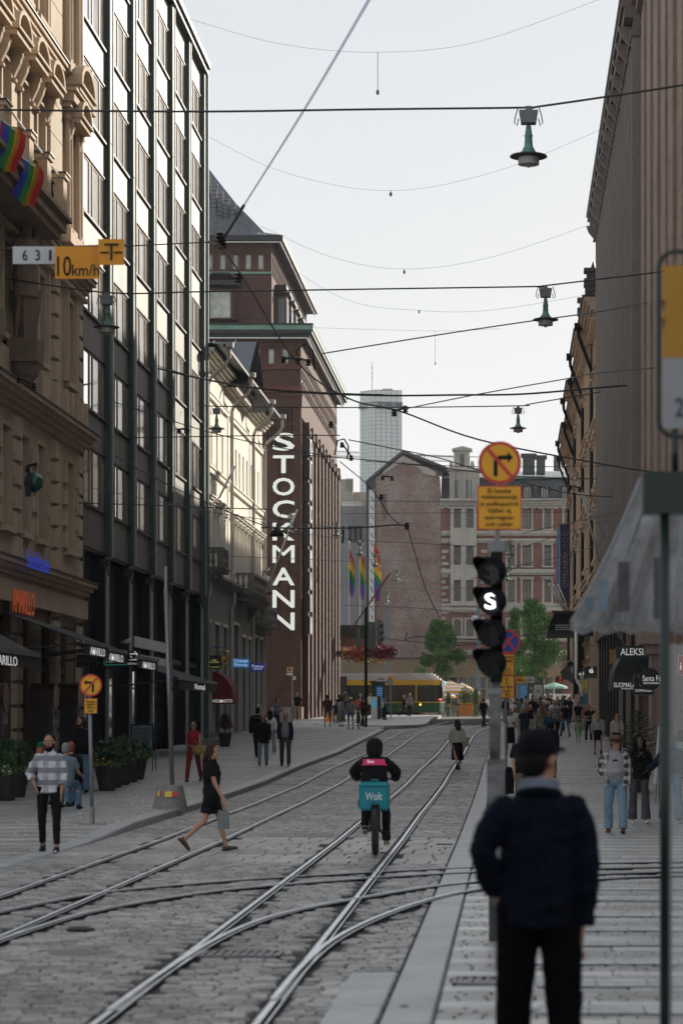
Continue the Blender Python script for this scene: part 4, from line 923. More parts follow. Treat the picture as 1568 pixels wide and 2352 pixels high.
# --- yellow ornate building
yb=empty('ochre_building',(8,165,1.5),'ochre stucco building with heavy cornice, black downpipes and dark chimneys','building')
sec=[(132.2,141,0.0,25.0),(141,150,.25,24.6),(150,158,0,24.2),(158,166,.3,24.0),(166,176,0,23.6),(176,186,.25,23.4),(186,195,0,23.2)]
for i,(a,b,w_,zt) in enumerate(sec):
    Tn=TR(5-w_); n=3; ops=[]
    st=(b-a)/n
    for k in range(n):
        uc=a+st*(k+.5)
        for z0,z1 in ((6.8,9.2),(11.2,13.6),(15.4,17.6),(19.2,21.3)): ops.append((uc-.5,uc+.5,z0,z1))
    m=MB(Tn); grid_wall(m,a,b,5.8,zt,ops,-.5,0); m.obj('wall',yel if i%2 else yel2,yb)
    m=MB(Tn); m.box(a,b,-1.2,-.5,5.8,zt-.1); m.obj('backing',black,yb)
    for o in ops:
        m=MB(Tn); m.box(o[0],o[1],-.3,-.27,o[2],o[3]); m.obj('window',glass,yb)
        if i<5:
            m=MB(Tn); m.box(o[0]-.15,o[0],0,.12,o[2],o[3]+.1); m.box(o[1],o[1]+.15,0,.12,o[2],o[3]+.1)
            for s in (o[0]-.1,o[1]+.1): console(m,s,o[3]+.25,.25,.4,.14)
            flat=MB(Tn); m.box(o[0]-.3,o[1]+.3,0,.35,o[3]+.25,o[3]+.4); m.box(o[0]-.35,o[1]+.35,0,.25,o[2]-.2,o[2]); m.obj('window_surround',yel2,yb)
    m=MB(Tn); cornice(m,a-.1,b+.1,zt-.9,.9,5,1.1,dent=.6)
    for z in (10,14.3,18.3): m.box(a-.05,b+.05,0,.28,z,z+.2); m.box(a-.05,b+.05,0,.4,z+.2,z+.3)
    for k in range(n+1):
        u=a+st*k; m.box(u-.22,u+.22,0,.16,6,zt-.9)
    m.obj('cornice',yel2,yb)
    m=MB(Tn); m.box(a-.1,b+.1,-2,1.0,zt+.2,zt+.32); m.obj('roof_flashing',dark,yb)
    m=MB(Tn); u=b-.4; m.tube([(u,1.0,zt+.1),(u,.95,zt-.6),(u,.2,zt-2.6),(u,.2,6)],.1,8); m.box(u-.2,u+.2,.85,1.2,zt-.25,zt+.15); m.obj('downpipe',black,yb)
    m=MB(TR(5)); m.quad((a,.6,zt+.3),(b,.6,zt+.3),(b,-2.5,zt+2.2),(a,-2.5,zt+2.2)); m.obj('roof_slope',slate,yb)
blkk=mesh_of(TRz,lambda b:b.box(-.9,.9,0,.14,.02,.48),'rustic_block',yel2)
for u in (133.4,137,140.2):
    for k in range(9): link('rustic_block',blkk,yb,Vector((5,u,h(u)+.2+k*.5))-wl(yb))
for k in range(9):          # banded quoin face of the near corner, facing the camera
    m=MB(TF(132.2)); m.box(4.45,5.2,-.4,.04,h(132)+.3+k*.55,h(132)+.8+k*.55); m.obj('rustic_block',yel2,yb)
for (u,x,z0,z1) in ((139,4.75,24.9,28.0),(147,4.6,24.6,27.4)):
    m=MB(); 
    m.box(x-.45,x+.9,u-.5,u+.5,z0,z0+1.0); m.obj('parapet_pedestal',yel2,yb)
    m=MB(); m.box(x-.38,x+.6,u-.45,u+.45,z0+1,z0+2.1); m.box(x-.45,x+.7,u-.5,u+.5,z0+2.1,z0+2.5); m.box(x-.3,x+.5,u-.35,u+.35,z0+2.5,z0+2.9); m.box(x-.45,x+.7,u-.5,u+.5,z0+2.9,z0+3.1); m.tube([(x+.1,u,z0+3.1),(x+.1,u,z0+3.5)],[.18,.05],8); m.obj('chimney',dark,yb)
m=MB(TWR)
sh=[(142+i*4.4,145.4+i*4.4,h(142+i*4.4)+.4,5.2) for i in range(12)]
grid_wall(m,132.3,195,1,5.8,sh,-.5,-.02); m.obj('base_wall',yel2,yb)
for a,b,c,d in sh:
    m=MB(TWR); m.box(a,b,-.4,-.37,c,d); m.obj('shop_glass',glass,yb)
    m=MB(TWR); m.box(a,a+.1,-.37,-.2,c,d); m.box(b-.1,b,-.37,-.2,c,d); m.box(a,b,-.37,-.2,c+2.2,c+2.35); m.obj('shop_frame',wood,yb)
# shallow glazed canopy strip far along the ochre building
cn=empty('shop_canopy',(4.2,165,6),'long narrow glass canopy under the ochre building','canopy')
m=MB(TWR); m.add([(150,0,6.6),(190,0,6.9),(190,1.0,6.3),(150,1.0,6.0),(150,0,6.5),(190,0,6.8),(190,1.0,6.2),(150,1.0,5.9)],[(0,1,2,3),(7,6,5,4),(0,3,7,4),(1,5,6,2),(3,2,6,7)]); m.obj('canopy_roof',dark,cn)
for k in range(11): m=MB(TWR); m.tube([(150+k*4,.98,5.9),(150+k*4,0,5.0)],.06,5); m.obj('bracket',dark,cn)
# big black canopy
bc=empty('entrance_canopy',(3.6,145,8),'large black flat canopy with lit glass soffit projecting over the pavement','canopy')
p0=pt(1258,1408,140); z1=pt(0,1408,140).z; z0=pt(0,1455,140).z
m=MB(); xa=p0.x; m.prism([(xa+.35,140,z1),(5,140,z1),(5,140,z0+.1),(xa,140,z0),(xa,140,z0+.35)],(0,9,0)); m.obj('canopy_body',black,bc)
m=MB(); m.box(xa-.02,5,139.9,139.98,z0-.02,z0+.18); m.box(xa+.2,5,139.9,139.97,z1,z1+.12); m.obj('edge_trim',dark,bc)
m=MB()
for k in range(3): m.box(xa+.4,xa+2.0,139.85,139.89,z0+.2+k*.12,z0+.26+k*.12)
m.obj('glass_soffit',mat('soffit_glass',(.3,.32,.32),.2,var=.1),bc)
# black column + white downpipe beside it
cl=empty('black_column',(4.65,138,1.5),'square black column with noticeboard under the canopy','column')
xc=pt(1332,0,138).x; m=MB(); m.box(xc-.4,xc+.1,138,138.4,h(138)+2,7.5); m.obj('shaft',black,cl)
pd=empty('notice_pillar',(pt(1340,0,134).x,134,h(134)),'poster-covered grey cabinet at the foot of the white downpipe','cabinet')
x=pt(1340,0,134).x; m=MB(); m.box(x-.28,x+.28,134,134.4,h(134),h(134)+3.0); m.obj('body',mat('cabinet_grey',(.32,.32,.3),.6,var=.2,scale=8),pd)
for k,(c,z) in enumerate((((.5,.4,.12),2.2),((.08,.2,.25),1.45),((.35,.15,.1),.7))):
    m=MB(); m.box(x-.22,x+.2,133.97,133.99,h(134)+z,h(134)+z+.6); m.obj('poster',mat('poster%d'%k,c,.7,var=.5,scale=9),pd)
m=MB(); a=pt(1322,1420,134); m.tube([pt(1322,1415,134),pt(1322,1555,134),pt(1325,1565,134),pt(1334,1578,134),pt(1335,1600,134)],.09,8); tag(m.obj('downpipe',white,smooth=True),'white downpipe bending down beside the black column','pipe')
# ================= overhead wires and hanging lamps =================
wire_m=mat('wire_black',(.02,.02,.022),.5,var=0); wire_l=mat('wire_grey',(.14,.15,.16),.5,.3,var=0); wire_y=mat('wire_aged_yellow',(.10,.09,.04),.6,var=0)
patina=mat('verdigris_lamp',(.15,.3,.24),.6,.3,var=.35,scale=8); patd=mat('lamp_rim_brown',(.07,.085,.07),.6,.2,var=.2); opal=mat('opal_lamp_glass',(.45,.43,.4),.3,var=.05)
boxg=mat('lamp_box_grey',(.2,.205,.21),.6,var=.1)
def sagpts(a,b,s,n=14): return [a.lerp(b,i/n)+Vector((0,0,-4*s*(i/n)*(1-i/n))) for i in range(n+1)]
NW=[0]
def wire(px,Y,label,r=.02,m=None,sag=0,group=None):
    """px: list of (dx,dy[,Y]) points on the wire"""
    P=[pt(q[0],q[1],q[2] if len(q)>2 else Y) for q in px]
    if len(P)>2:
        Q=[P[0]*2-P[1]]+P+[P[-1]*2-P[-2]]; S=[]
        for i in range(1,len(Q)-2):
            a,b,c,d=Q[i-1:i+3]
            for k in range(6): t=k/6; S.append(.5*((2*b)+(c-a)*t+(2*a-5*b+4*c-d)*t*t+(3*b-a-3*c+d)*t**3))
        P=S+[P[-1]]
    mb=MB(); mb.tube(P,r,5); o=mb.obj('overhead_wire',m or wire_m); tag(o,label,'wire',group or 'overhead wires'); return o
def stdlamp(dx,dy,Y,label,s=1.0,dirn=1):
    """hanging lamp whose gear box meets the wire at dx,dy"""
    p=pt(dx,dy,Y); t=empty('hanging_street_lamp',p,label,'street lamp','hanging street lamps'); x,y,z=p
    m=MB(); m.prism([(x-.18*s,y-.12*s,z-.06*s),(x+.18*s,y-.12*s,z-.06*s),(x+.14*s,y-.12*s,z-.3*s),(x-.14*s,y-.12*s,z-.3*s)],(0,.24*s,0)); m.box(x-.06*s,x+.06*s,y-.05*s,y+.05*s,z-.06*s,z+.03*s); m.obj('gear_box',boxg,t)
    m=MB()
    for k in (-1,1): m.tube([(x+k*.2*s,y,z),(x+k*.24*s,y,z-.12*s),(x+k*.27*s,y,z-.28*s),(x+k*.22*s,y,z-.34*s),(x+k*.19*s,y,z-.2*s)],.011*s,5)
    m.obj('cable_loop',wire_m,t)
    zz=z-.32*s; m=MB(); m.lathe((x,y,zz),[(.03*s,0),(.05*s,-.03*s),(.07*s,-.2*s),(.09*s,-.21*s),(.07*s,-.23*s),(.08*s,-.4*s),(.13*s,-.5*s),(.2*s,-.56*s)],14); m.obj('neck',patina,t,smooth=True)
    m=MB(); m.lathe((x,y,zz-.56*s),[(.19*s,.01*s),(.35*s,-.03*s),(.36*s,-.05*s),(.2*s,-.07*s)],20); m.obj('rim',patd,t)
    m=MB(); m.lathe((x,y,zz-.62*s),[(.2*s,0),(.2*s,-.14*s),(.12*s,-.15*s)],16); m.ball((x,y,zz-.77*s),(.05*s,.05*s,.05*s),8,5); m.obj('shade',opal,t)
    return t
# three main span wires, each with a lamp left and right of the street
wire([(-300,246),(0,252),(460,256),(840,251),(1200,247),(1240,244),(1568,195),(1750,160)],46,'thick dark span wire crossing the whole picture at the top lamp',.022)
stdlamp(1213,248,46,'highest and nearest green hanging street lamp at upper right')
wire([(-80,630),(0,637),(245,672),(460,670),(840,664),(1230,658),(1250,656),(1570,618)],67,'dark span wire through the second row of hanging lamps',.022)
stdlamp(245,675,67,'green hanging lamp before the copper building at left'); stdlamp(1252,658,67,'second hanging lamp on the right, under the top one')
wire([(455,928),(498,933),(850,936),(1189,932),(1215,928),(1378,900)],103,'span wire level with the third pair of hanging lamps',.025)
stdlamp(498,935,103,'hanging lamp before the cream building roof'); stdlamp(1189,934,103,'third hanging lamp on the right, above the turn-ban sign')
for dx,dy,Y,lb in ((668,1180,140,'small green lamp before the letter K of the big sign'),(773,1200,168,'small hanging lamp at the edge of the red brick store'),(827,1245,178,'small green lamp between the first two rainbow flags'),(862,1272,190,'small green lamp before the third rainbow flag'),
    (911,1308,205,'small lamp hanging before the brick gable wall, upper one'),(889,1360,215,'small black and yellow lamp low before the brick gable wall'),(1170,1240,150,'small lamp right of the tram signal, upper of three'),(1168,1275,170,'small lamp right of the tram signal, middle of three'),(1164,1305,190,'small lamp right of the tram signal, lowest of three')):
    stdlamp(dx,dy,Y,lb,1.0)
w_=[ # label, points, depth, radius, material
('faint wire arcing across the very top of the sky',[(410,36),(640,100),(868,120),(1100,95),(1400,-10)],75,.005,wire_l),
('faint sagging wire below the top lamp wire',[(452,300),(650,395),(897,438),(1150,390),(1420,280)],85,.005,wire_l),
('faint sagging wire in the middle of the sky',[(600,520),(760,590),(928,618),(1130,590),(1400,500)],100,.006,wire_l),
('faint sagging wire above the glass tower sky',[(640,600),(800,690),(962,713),(1130,712),(1400,668)],120,.007,wire_l),
('faint nearly level wire above the glass tower',[(700,752),(1000,760),(1150,755)],150,.008,wire_l),
('grey wire rising from the store cornice to the right lamp',[(740,812),(1000,770),(1200,740),(1378,715),(1568,680)],88,.025,wire_l),
('dark twisted cable sagging from the left stone front to the tower',[(0,768),(200,805),(455,868),(640,897),(860,908),(1050,907),(1200,905),(1378,890),(1568,875)],97,.04,wire_m),
('yellowish wire just above the twisted cable',[(0,772),(220,800),(470,872),(620,893),(780,903),(880,906)],96.5,.02,wire_y),
('pale wire rising to the right above the tower',[(925,940),(1100,905),(1300,870),(1378,856),(1568,840)],80,.02,wire_l),
('contact wire running from lower left up over the tower to the right edge',[(500,555),(560,640),(680,830),(800,915),(920,945),(1100,1010),(1378,1065),(1568,1095)],70,.024,wire_m),
('straight dark wire from the stone front past the cream roof',[(0,860),(200,905),(455,985),(600,1020),(780,1052)],85,.018,wire_m),
('level wire low over the copper front',[(0,1150),(340,1160),(455,1165),(620,1170)],78,.018,wire_m),
('second level wire low over the copper front',[(0,1010),(320,1005),(620,1000),(780,1000)],88,.02,wire_m),
('wire descending from the copper front to the cream balcony',[(180,1000),(400,1120),(600,1205),(700,1230)],86,.02,wire_m),
('thin wire under the blue bank sign toward the cream front',[(0,1075),(160,1110),(455,1170),(620,1195),(800,1215)],82,.013,wire_l),
('wire crossing the dark base of the copper building',[(0,1262),(300,1270),(455,1275),(640,1282),(820,1290)],90,.012,wire_l),
('contact wire across the brick gable at feeder height',[(600,1212),(700,1213),(820,1212),(900,1206),(935,1206)],100,.035,wire_m),
('wire dropping from the feeder bracket to the right tree',[(935,1210),(955,1280),(980,1360),(1010,1420)],100,.02,wire_m),
('wire from the brick store down to the feeder bracket',[(780,1060),(850,1120),(900,1190),(935,1212)],105,.022,wire_m),
('level wire above the brick gable',[(785,1150),(1010,1152),(1100,1152),(1310,1148)],160,.02,wire_m),
('level wire at mid gable height',[(785,1180),(1010,1178),(1310,1176)],170,.02,wire_m),
('upper sloping wire from the store to the right side',[(700,1045),(860,1058),(1060,1080),(1200,1095),(1378,1100),(1568,1098)],130,.03,wire_m),
('long wire from the tower foot to the right facade',[(800,1010),(1000,1050),(1100,1080),(1320,1135),(1500,1140)],110,.025,wire_m),
('level wire just above the ornate roof',[(840,1060),(1100,1072),(1378,1070),(1500,1068)],120,.018,wire_m),
('thin wire crossing the flags',[(690,1225),(820,1240),(1000,1250),(1100,1255)],150,.018,wire_m),
('thin wire crossing the flag tips',[(700,1270),(850,1285),(1010,1290),(1110,1292)],165,.018,wire_l),
('thin wire at the foot of the flags',[(700,1335),(880,1350),(1080,1352)],175,.02,wire_l),
('dark wire above the tree tops',[(790,1390),(1000,1400),(1110,1425)],180,.022,wire_m),
('wire sloping over the right shop fronts',[(1200,1225),(1378,1185),(1568,1150)],105,.018,wire_l),
('second wire sloping over the right shop fronts',[(1180,1262),(1300,1225),(1378,1200),(1568,1165)],112,.016,wire_l),
('third wire sloping up to the right facade',[(1180,1300),(1300,1275),(1378,1250)],125,.02,wire_l),
('wire crossing behind the tram signal',[(1080,1330),(1200,1300),(1310,1290)],140,.02,wire_l),
('sagging black cable beneath the round ban sign',[(800,1455),(1000,1480),(1090,1480),(1180,1465),(1300,1425)],140,.025,wire_m),
('curved tram feeder wire over the tree',[(935,1452),(930,1470),(960,1462),(1100,1468),(1280,1452)],150,.035,wire_m),
]
for lb,px,Y,r,mm in w_: wire(px,Y,lb,r,mm)
# blue-white taut wire rising steeply through the sky
wire([(560,472,70),(700,250,52),(848,-2,40),(960,-200,33)],60,'thick pale blue wire rising steeply across the sky',.03,mat('pale_blue_wire',(.2,.55,.95),.5,0,var=0,alpha=.4))
wire([(478,556,80),(508,552,76),(560,472,70)],76,'short dark stay wire to the end of the pale blue wire',.05,wire_m)
wire([(150,575),(300,565),(500,555)],76,'thin stay from the speed plates to the wire joint',.02,wire_m)
# insulators and brackets
def insul(pts,Y,label,r=.12):
    p=pt(pts[0][0],pts[0][1],Y); t=empty('wire_insulator',p,label,'insulator','insulators on the wires')
    for q in pts:
        c=pt(q[0],q[1],Y); m=MB(); m.lathe((c.x,c.y,c.z-r),[(r*.3,0),(r,.3*r),(r*.4,.6*r),(r*.95,r),(r*.4,1.3*r),(r*.8,1.7*r),(r*.3,2*r)],9); m.obj('insulator_body',mat('porcelain_dark',(.05,.03,.028),.35,var=.1),t)
    if len(pts)>1:
        m=MB(); m.tube([pt(q[0],q[1]-4,Y-.05) for q in pts],.04,6); m.obj('insulator_bar',dark,t)
insul([(505,545),(512,560)],75,'dark insulator pair at the lower end of the pale blue wire',.17)
insul([(549,638)],74,'single dark insulator before the brick attic',.16)
insul([(651,826),(683,828),(708,832)],90,'triple insulator bracket over the store roof edge',.14)
insul([(18,862),(42,870),(78,888)],66,'insulator group at the left picture edge',.12)
insul([(905,948),(930,940)],85,'insulator bracket in front of the glass tower',.13)
insul([(412,990),(432,988)],90,'small insulator pair before the copper front',.1)
insul([(172,992)],84,'brown insulator at the corner of the stone building',.12)
insul([(760,975)],110,'dark insulator at the store corner',.16)
insul([(785,1022),(806,1052)],110,'insulator pair under the hooked wire',.13)
insul([(875,1142)],118,'insulator before the brick gable',.16)
insul([(1308,1120),(1330,1124)],110,'red-brown insulator pair before the ochre building',.13)
insul([(934,1208)],100,'dark feeder bracket before the brick gable',.16)
insul([(878,1098),(900,1099)],120,'long tension insulator before the gable roof',.12)
insul([(64,1078)],68,'small joint on the wire above the green ball',.1)
m=MB(); m.tube([pt(690,840,92),pt(680,805,92),pt(700,790,92),pt(718,805,92),pt(722,850,92)],.035,6); tag(m.obj('wire_hook',dark),'curved hooked wire over the store roof edge','wire','curved wire hooks')
m=MB(); m.tube([pt(768,1045,110),pt(775,1012,110),pt(790,1008,110),pt(800,1025,110),pt(797,1055,110)],.04,6); tag(m.obj('wire_hook',dark),'curved hooked wire beside the store corner','wire','curved wire hooks')
for dx,d0,d1,Y in ((867,120,212,75),(897,436,446,85),(928,617,625,100),(962,712,716,120),(999,760,835,150)):
    m=MB(); m.tube([pt(dx,d0,Y),pt(dx,d1,Y)],.009,4); m.ball(tuple(pt(dx,d1,Y)),(.05,.05,.09),6,4); tag(m.obj('wire_pendant',wire_l),'thin pendant with a small weight hanging at %s'%{867:'the top of the sky',897:'upper mid sky',928:'mid sky',962:'lower mid sky',999:'the sky right of the tower'}[dx],'pendant','wire pendants')
# green ball spotlight
t=empty('spotlight',pt(72,1110,68),'dark green ball-shaped spotlight hanging at the far left','spotlight'); c=pt(78,1108,68)
m=MB(); m.ball(tuple(c),.28,12,9); m.obj('ball',mat('dark_green_enamel',(.02,.09,.07),.3,.2,var=.1),t,smooth=True)
m=MB(); m.box(c.x-.17,c.x-.03,c.y-.32,c.y-.2,c.z-.42,c.z+.18); m.tube([c+Vector((-.1,-.2,.2)),c+Vector((-.1,-.2,.45)),c+Vector((.15,-.2,.5))],.05,6); m.obj('yoke',dark,t)
# overhead speed plates
org=mat('sign_orange',(.72,.28,.0),.45,var=.06); orb=mat('sign_red_border',(.55,.035,.02),.45,var=.05); yb_=mat('sign_yellow',(.78,.36,.01),.45,var=.05); wp=mat('plate_white',(.52,.52,.52),.5,var=.05)
def plate(t,d0,d1,y0,y1,Y,m,name='plate',th=.02):
    a=pt(d0,y0,Y); b=pt(d1,y1,Y); mb=MB(); mb.box(a.x,b.x,Y,Y+th,b.z,a.z); return mb.obj(name,m,t)
def T_(s,t,dx,dy,Y,wpx,hpx,m=black,rot=RF,name='lettering',bold=.01,ext=.003):
    bold=min(bold,.002)
    k=Y/F; return text(s,name,m,t,pt(dx,dy,Y-.006) ,rot,wpx*k,hpx*k,ext,bold)
t=empty('route_plate',pt(78,585,30),'white overhead plate with numbers 6 3 1','sign','plates hung on the wire at left'); plate(t,30,127,566,606,30,wp)
T_('6',t,58,586,30,11,24,bold=.02); T_('3',t,87,586,30,11,24,bold=.02); T_('1',t,116,586,30,5,24,bold=.02)
t=empty('speed_plate',pt(178,600,29.8),'orange overhead plate reading 10 km/h','sign','plates hung on the wire at left'); plate(t,127,229,566,640,29.8,org)
T_('10',t,148,611,29.8,32,46,bold=.03); T_('km/h',t,197,620,29.8,62,26,bold=.02)
t=empty('contact_wire_plate',pt(255,580,29.7),'orange overhead plate with a black crossed T symbol','sign','plates hung on the wire at left'); a=plate(t,226,285,549,608,29.7,org)
for q in ((240,272,559,563),(254,258,563,597),(231,250,578,581),(262,281,578,581)): plate(t,q[0],q[1],q[2],q[3],29.68,black,'symbol_bar',.012)
m=MB(); m.tube([pt(-40,572,30.1),pt(300,562,30.1)],.012,5); tag(m.obj('plate_support_wire',wire_m),'thin support wire behind the orange speed plates','wire')
# ================= tram signal pole in the near right =================
Y=21.6; sp=empty('tram_signal',(pt(1137,0,Y).x,Y,0),'tall grey tram signal pole with four black lamp hoods and a lit white S','signal')
pole_m=mat('scuffed_pole',(.16,.16,.16),.6,.3,var=.6,scale=5,stretch=(1,1,1.6),bump=.3)
q=pt(1137,2160,Y); x=q.x
m=MB(); m.tube([(x-.005,Y,0),(x-.005,Y,1.4)],.055,16); m.tube([(x-.005,Y,1.4),(x,Y,3.0)],.05,16); m.tube([(x+.015,Y,3.0),(x+.02,Y,3.48)],.047,14); m.obj('pole',pole_m,sp,smooth=True)
m=MB(); m.tube([(x+.02,Y,3.47),(x+.02,Y,3.56)],.085,16); m.tube([(x+.015,Y,3.5),(x+.03,Y,4.35)],.022,10); m.obj('collar',steel,sp)
m=MB(); m.box(x-.075,x+.085,Y-.09,Y+.05,1.15,1.62); m.obj('junction_box',pole_m,sp)
for zz in (.62,.95,2.2): m=MB(); m.tube([(x,Y,zz),(x,Y,zz+.05)],.066,16); m.obj('clamp_band',steel,sp)
for k,(dy,lit_) in enumerate(((1312,0),(1381,1),(1455,0),(1523,0))):
    c=pt(1130,dy,Y-.18); r=.118
    m=MB(); m.tube([(c.x+.03,Y-.03,c.z),(c.x-.0,Y-.17,c.z)],[.1,.128],20); m.box(c.x-.02,c.x+.09,Y-.12,Y-.03,c.z-.17,c.z+.17); hs=m.obj('lamp_housing',black,sp)
    m=MB()       # hood: open visor aimed at the viewer's left
    dirv=Vector((-.7,-.71,-.05)).normalized(); sdv=Vector((.71,-.7,0)); c0=Vector((c.x,Y-.16,c.z))
    n=14; ring=[]
    for i in range(n+1):
        a=-PI*.15+PI*1.3*i/n; L_=.2*(.25+.75*max(0,math.sin(a)))
        o=sdv*math.cos(a)*r*1.12+Vector((0,0,math.sin(a)*r*1.12)); ring.append((c0+o,c0+o*1.02+dirv*L_))
    for (a,b),(d,e) in zip(ring,ring[1:]): m.quad(a,b,e,d); m.quad(a*1,d,e,b)
    m.obj('hood',black,hs)
    m=MB(); m.tube([c0+dirv*.0,c0+dirv*.02],r,18); m.obj('lens',mat('dark_lens',(.006,.006,.007),.12,var=0),hs)
    ms=mat('signal_white_light',(.9,.9,.9),.4,var=0,emit=(1,1,1),es=2.2) if lit_ else mat('unlit_symbol',(.03,.028,.022),.5,var=0)
    if k<2: text('S','symbol',ms,hs,Vector((c0.x-.015,c0.y-.05,c0.z)),RF,.105,.14,.002,.01)
# ban sign and text plate on top
c=pt(1147,1063,Y-.05); ts=empty('no_right_turn_sign',c,'round yellow sign with red border and slash over a right-turn arrow','sign'); rr=.192
def rdisc(t,c,r,m,name,dy=0,seg=40):
    mb=MB(); mb.tube([(c.x,c.y+dy,c.z),(c.x,c.y+dy-.004,c.z)],r,seg); return mb.obj(name,m,t)
def bannsign(t,c,rr,mir=1,bg=None):
    rdisc(t,c,rr,orb,'rim',.004); rdisc(t,c,rr*.84,bg or yb_,'face',0)
    s=rr/.192*mir; m=MB(); z=lambda u,v,d:(c.x+u*s,c.y-d,c.z+v*abs(s))
    for q in ([(-.055,-.12),(-.02,-.12),(-.02,.012),(-.055,.012)],[(-.055,.012),(-.02,.012),(.015,.03),(.015,.065),(-.015,.06),(-.04,.045)],[(.015,.03),(.07,.03),(.07,.065),(.015,.065)],[(.07,.0),(.118,.048),(.07,.096)]):
        m.prism([z(u,v,.0045) for u,v in q],(0,-.003,0))
    m.obj('arrow',black,t)
    m=MB(); L_=.155; m.prism([z(-L_*.75+.0,L_*.72+.0,.009),(z(-L_*.75+.022,L_*.72+.022,.009)),z(L_*.75,-L_*.72,.009),z(L_*.75-.022,-L_*.72-.022,.009)],(0,-.003,0)); m.obj('slash',orb,t)
bannsign(ts,c,rr)
tp=empty('text_plate',pt(1146,1166,Y),'yellow plate under the round ban sign with six lines of Finnish and Swedish','sign')
a=pt(1096,1116,Y-.05); b=pt(1197,1217,Y-.05); m=MB(); m.box(a.x,b.x,a.y,a.y+.008,b.z,a.z); m.obj('border',orb,tp); m=MB(); e=.01; m.box(a.x+e,b.x-e,a.y-.004,a.y-.0005,b.z+e,a.z-e); m.obj('panel',yb_,tp)
for k,(s,wd) in enumerate((('Ei koske',53),('raitiovaunuja',82),('ja polkupyöriä',88),('Gäller ej',52),('spårvagnar',68),('och cyklar',62))):
    text(s,'lettering',black,tp,pt(1146,1127+k*15.6,Y-.056)+Vector((0,-.004,0)),RF,wd*Y/F,(12.5 if k not in(0,) else 10.5)*Y/F,.0015,0)
# small no-stopping sign and yellow plates farther back behind the pole
Y2=58; p=pt(1166,1474,Y2); ns=empty('no_stopping_sign',p,'blue round no-stopping sign with red cross behind the tram signal','sign'); rdisc(ns,p,.3,orb,'rim',.006); rdisc(ns,p,.245,mat('sign_blue',(.01,.04,.32),.45,var=.05),'face',0)
for s in (1,-1): m=MB(); m.prism([(p.x-.18*s,p.y-.006,p.z+.16),(p.x-.14*s,p.y-.006,p.z+.2),(p.x+.18*s,p.y-.006,p.z-.16),(p.x+.14*s,p.y-.006,p.z-.2)],(0,-.004 if s>0 else -.005,0)); m.obj('cross_bar',orb,ns)
for k,(y0,y1,tx_,lb) in enumerate(((1502,1552,'Huominen\npuolivälle\n\nSille ja\nSille 5-11','upper yellow parking plate behind the tram signal'),(1552,1603,'tt\nä\nan för\noch\n  91','lower yellow parking plate with a sticker behind the tram signal'))):
    t=empty('parking_plate',pt(1160,y0,Y2),lb,'sign','yellow plates behind the signal'); plate(t,1141,1181,y0,y1,Y2-.02*k,orb,'border'); plate(t,1143,1179,y0+2,y1-2,Y2-.03-.02*k,yb_,'panel'); T_(tx_,t,1162,(y0+y1)/2,Y2-.06-.02*k,30,44,name='lettering',bold=.004)
m=MB(); m.tube([(pt(1161,0,Y2).x,Y2+.08,h(Y2)),(pt(1161,0,Y2).x,Y2+.08,pt(0,1462,Y2).z)],.035,8); tag(m.obj('sign_post',steel),'thin grey post carrying the blue no-stopping sign','post')
# ================= dark green stop pole at the right edge =================
Yg=13.0; gp_m=mat('dark_green_paint',(.004,.016,.012),.4,var=.1); x=pt(1525,0,Yg).x
st=empty('tram_stop_pole',(x,Yg,0),'dark green stop pole with yellow and white stop sign at the right edge','stop pole')
m=MB(); m.tube([(x,Yg,0),(x,Yg,pt(0,1180,Yg).z)],.026,14); m.obj('pole',gp_m,st,smooth=True)
m=MB(); m.tube([(pt(1549,0,Yg).x,Yg,pt(0,1085,Yg).z),(pt(1549,0,Yg).x,Yg,pt(0,985,Yg).z)],.018,12); m.obj('upper_pole',gp_m,st,smooth=True)
a=pt(1475,1085,Yg); b=pt(1640,1181,Yg); m=MB(); m.box(a.x,b.x,Yg-.05,Yg+.1,b.z,a.z); m.obj('green_box',gp_m,st)
def rrect(x0,x1,z0,z1,r,y,n=5):
    P=[]
    for cx_,cz_,a0 in ((x1-r,z1-r,0),(x0+r,z1-r,PI/2),(x0+r,z0+r,PI),(x1-r,z0+r,1.5*PI)):
        P+=[Vector((cx_+r*math.cos(a0+PI/2*i/n),y,cz_+r*math.sin(a0+PI/2*i/n))) for i in range(n+1)]
    return P
x0,x1=pt(1511,0,Yg).x,pt(1660,0,Yg).x; z1,z0=pt(0,578,Yg).z,pt(0,1003,Yg).z
P=rrect(x0,x1,z0,z1,.09,Yg); m=MB(); m.tube(P+[P[0]],.012,8); m.obj('frame',gp_m,st,smooth=True)
m=MB(); m.box(x0+.02,x1-.02,Yg-.004,Yg+.004,pt(0,822,Yg).z,pt(0,610,Yg).z); m.obj('yellow_panel',mat('stop_yellow',(.42,.2,.0),.4,var=.04),st)
m=MB(); m.box(x0+.02,x1-.02,Yg-.004,Yg+.004,pt(0,985,Yg).z,pt(0,822,Yg).z-.001); m.obj('white_panel',mat('stop_white',(.3,.3,.31),.4,var=.05),st)
text('2',"number",mat('navy',(.03,.04,.1),.5,var=0),st,pt(1560,935,Yg-.01),RF,.05,.1,.001,.01)
for k,dy in enumerate((700,742)): text('Y','symbol',black,st,pt(1522,dy,Yg-.01),RF,.03,.05,.001,.01)
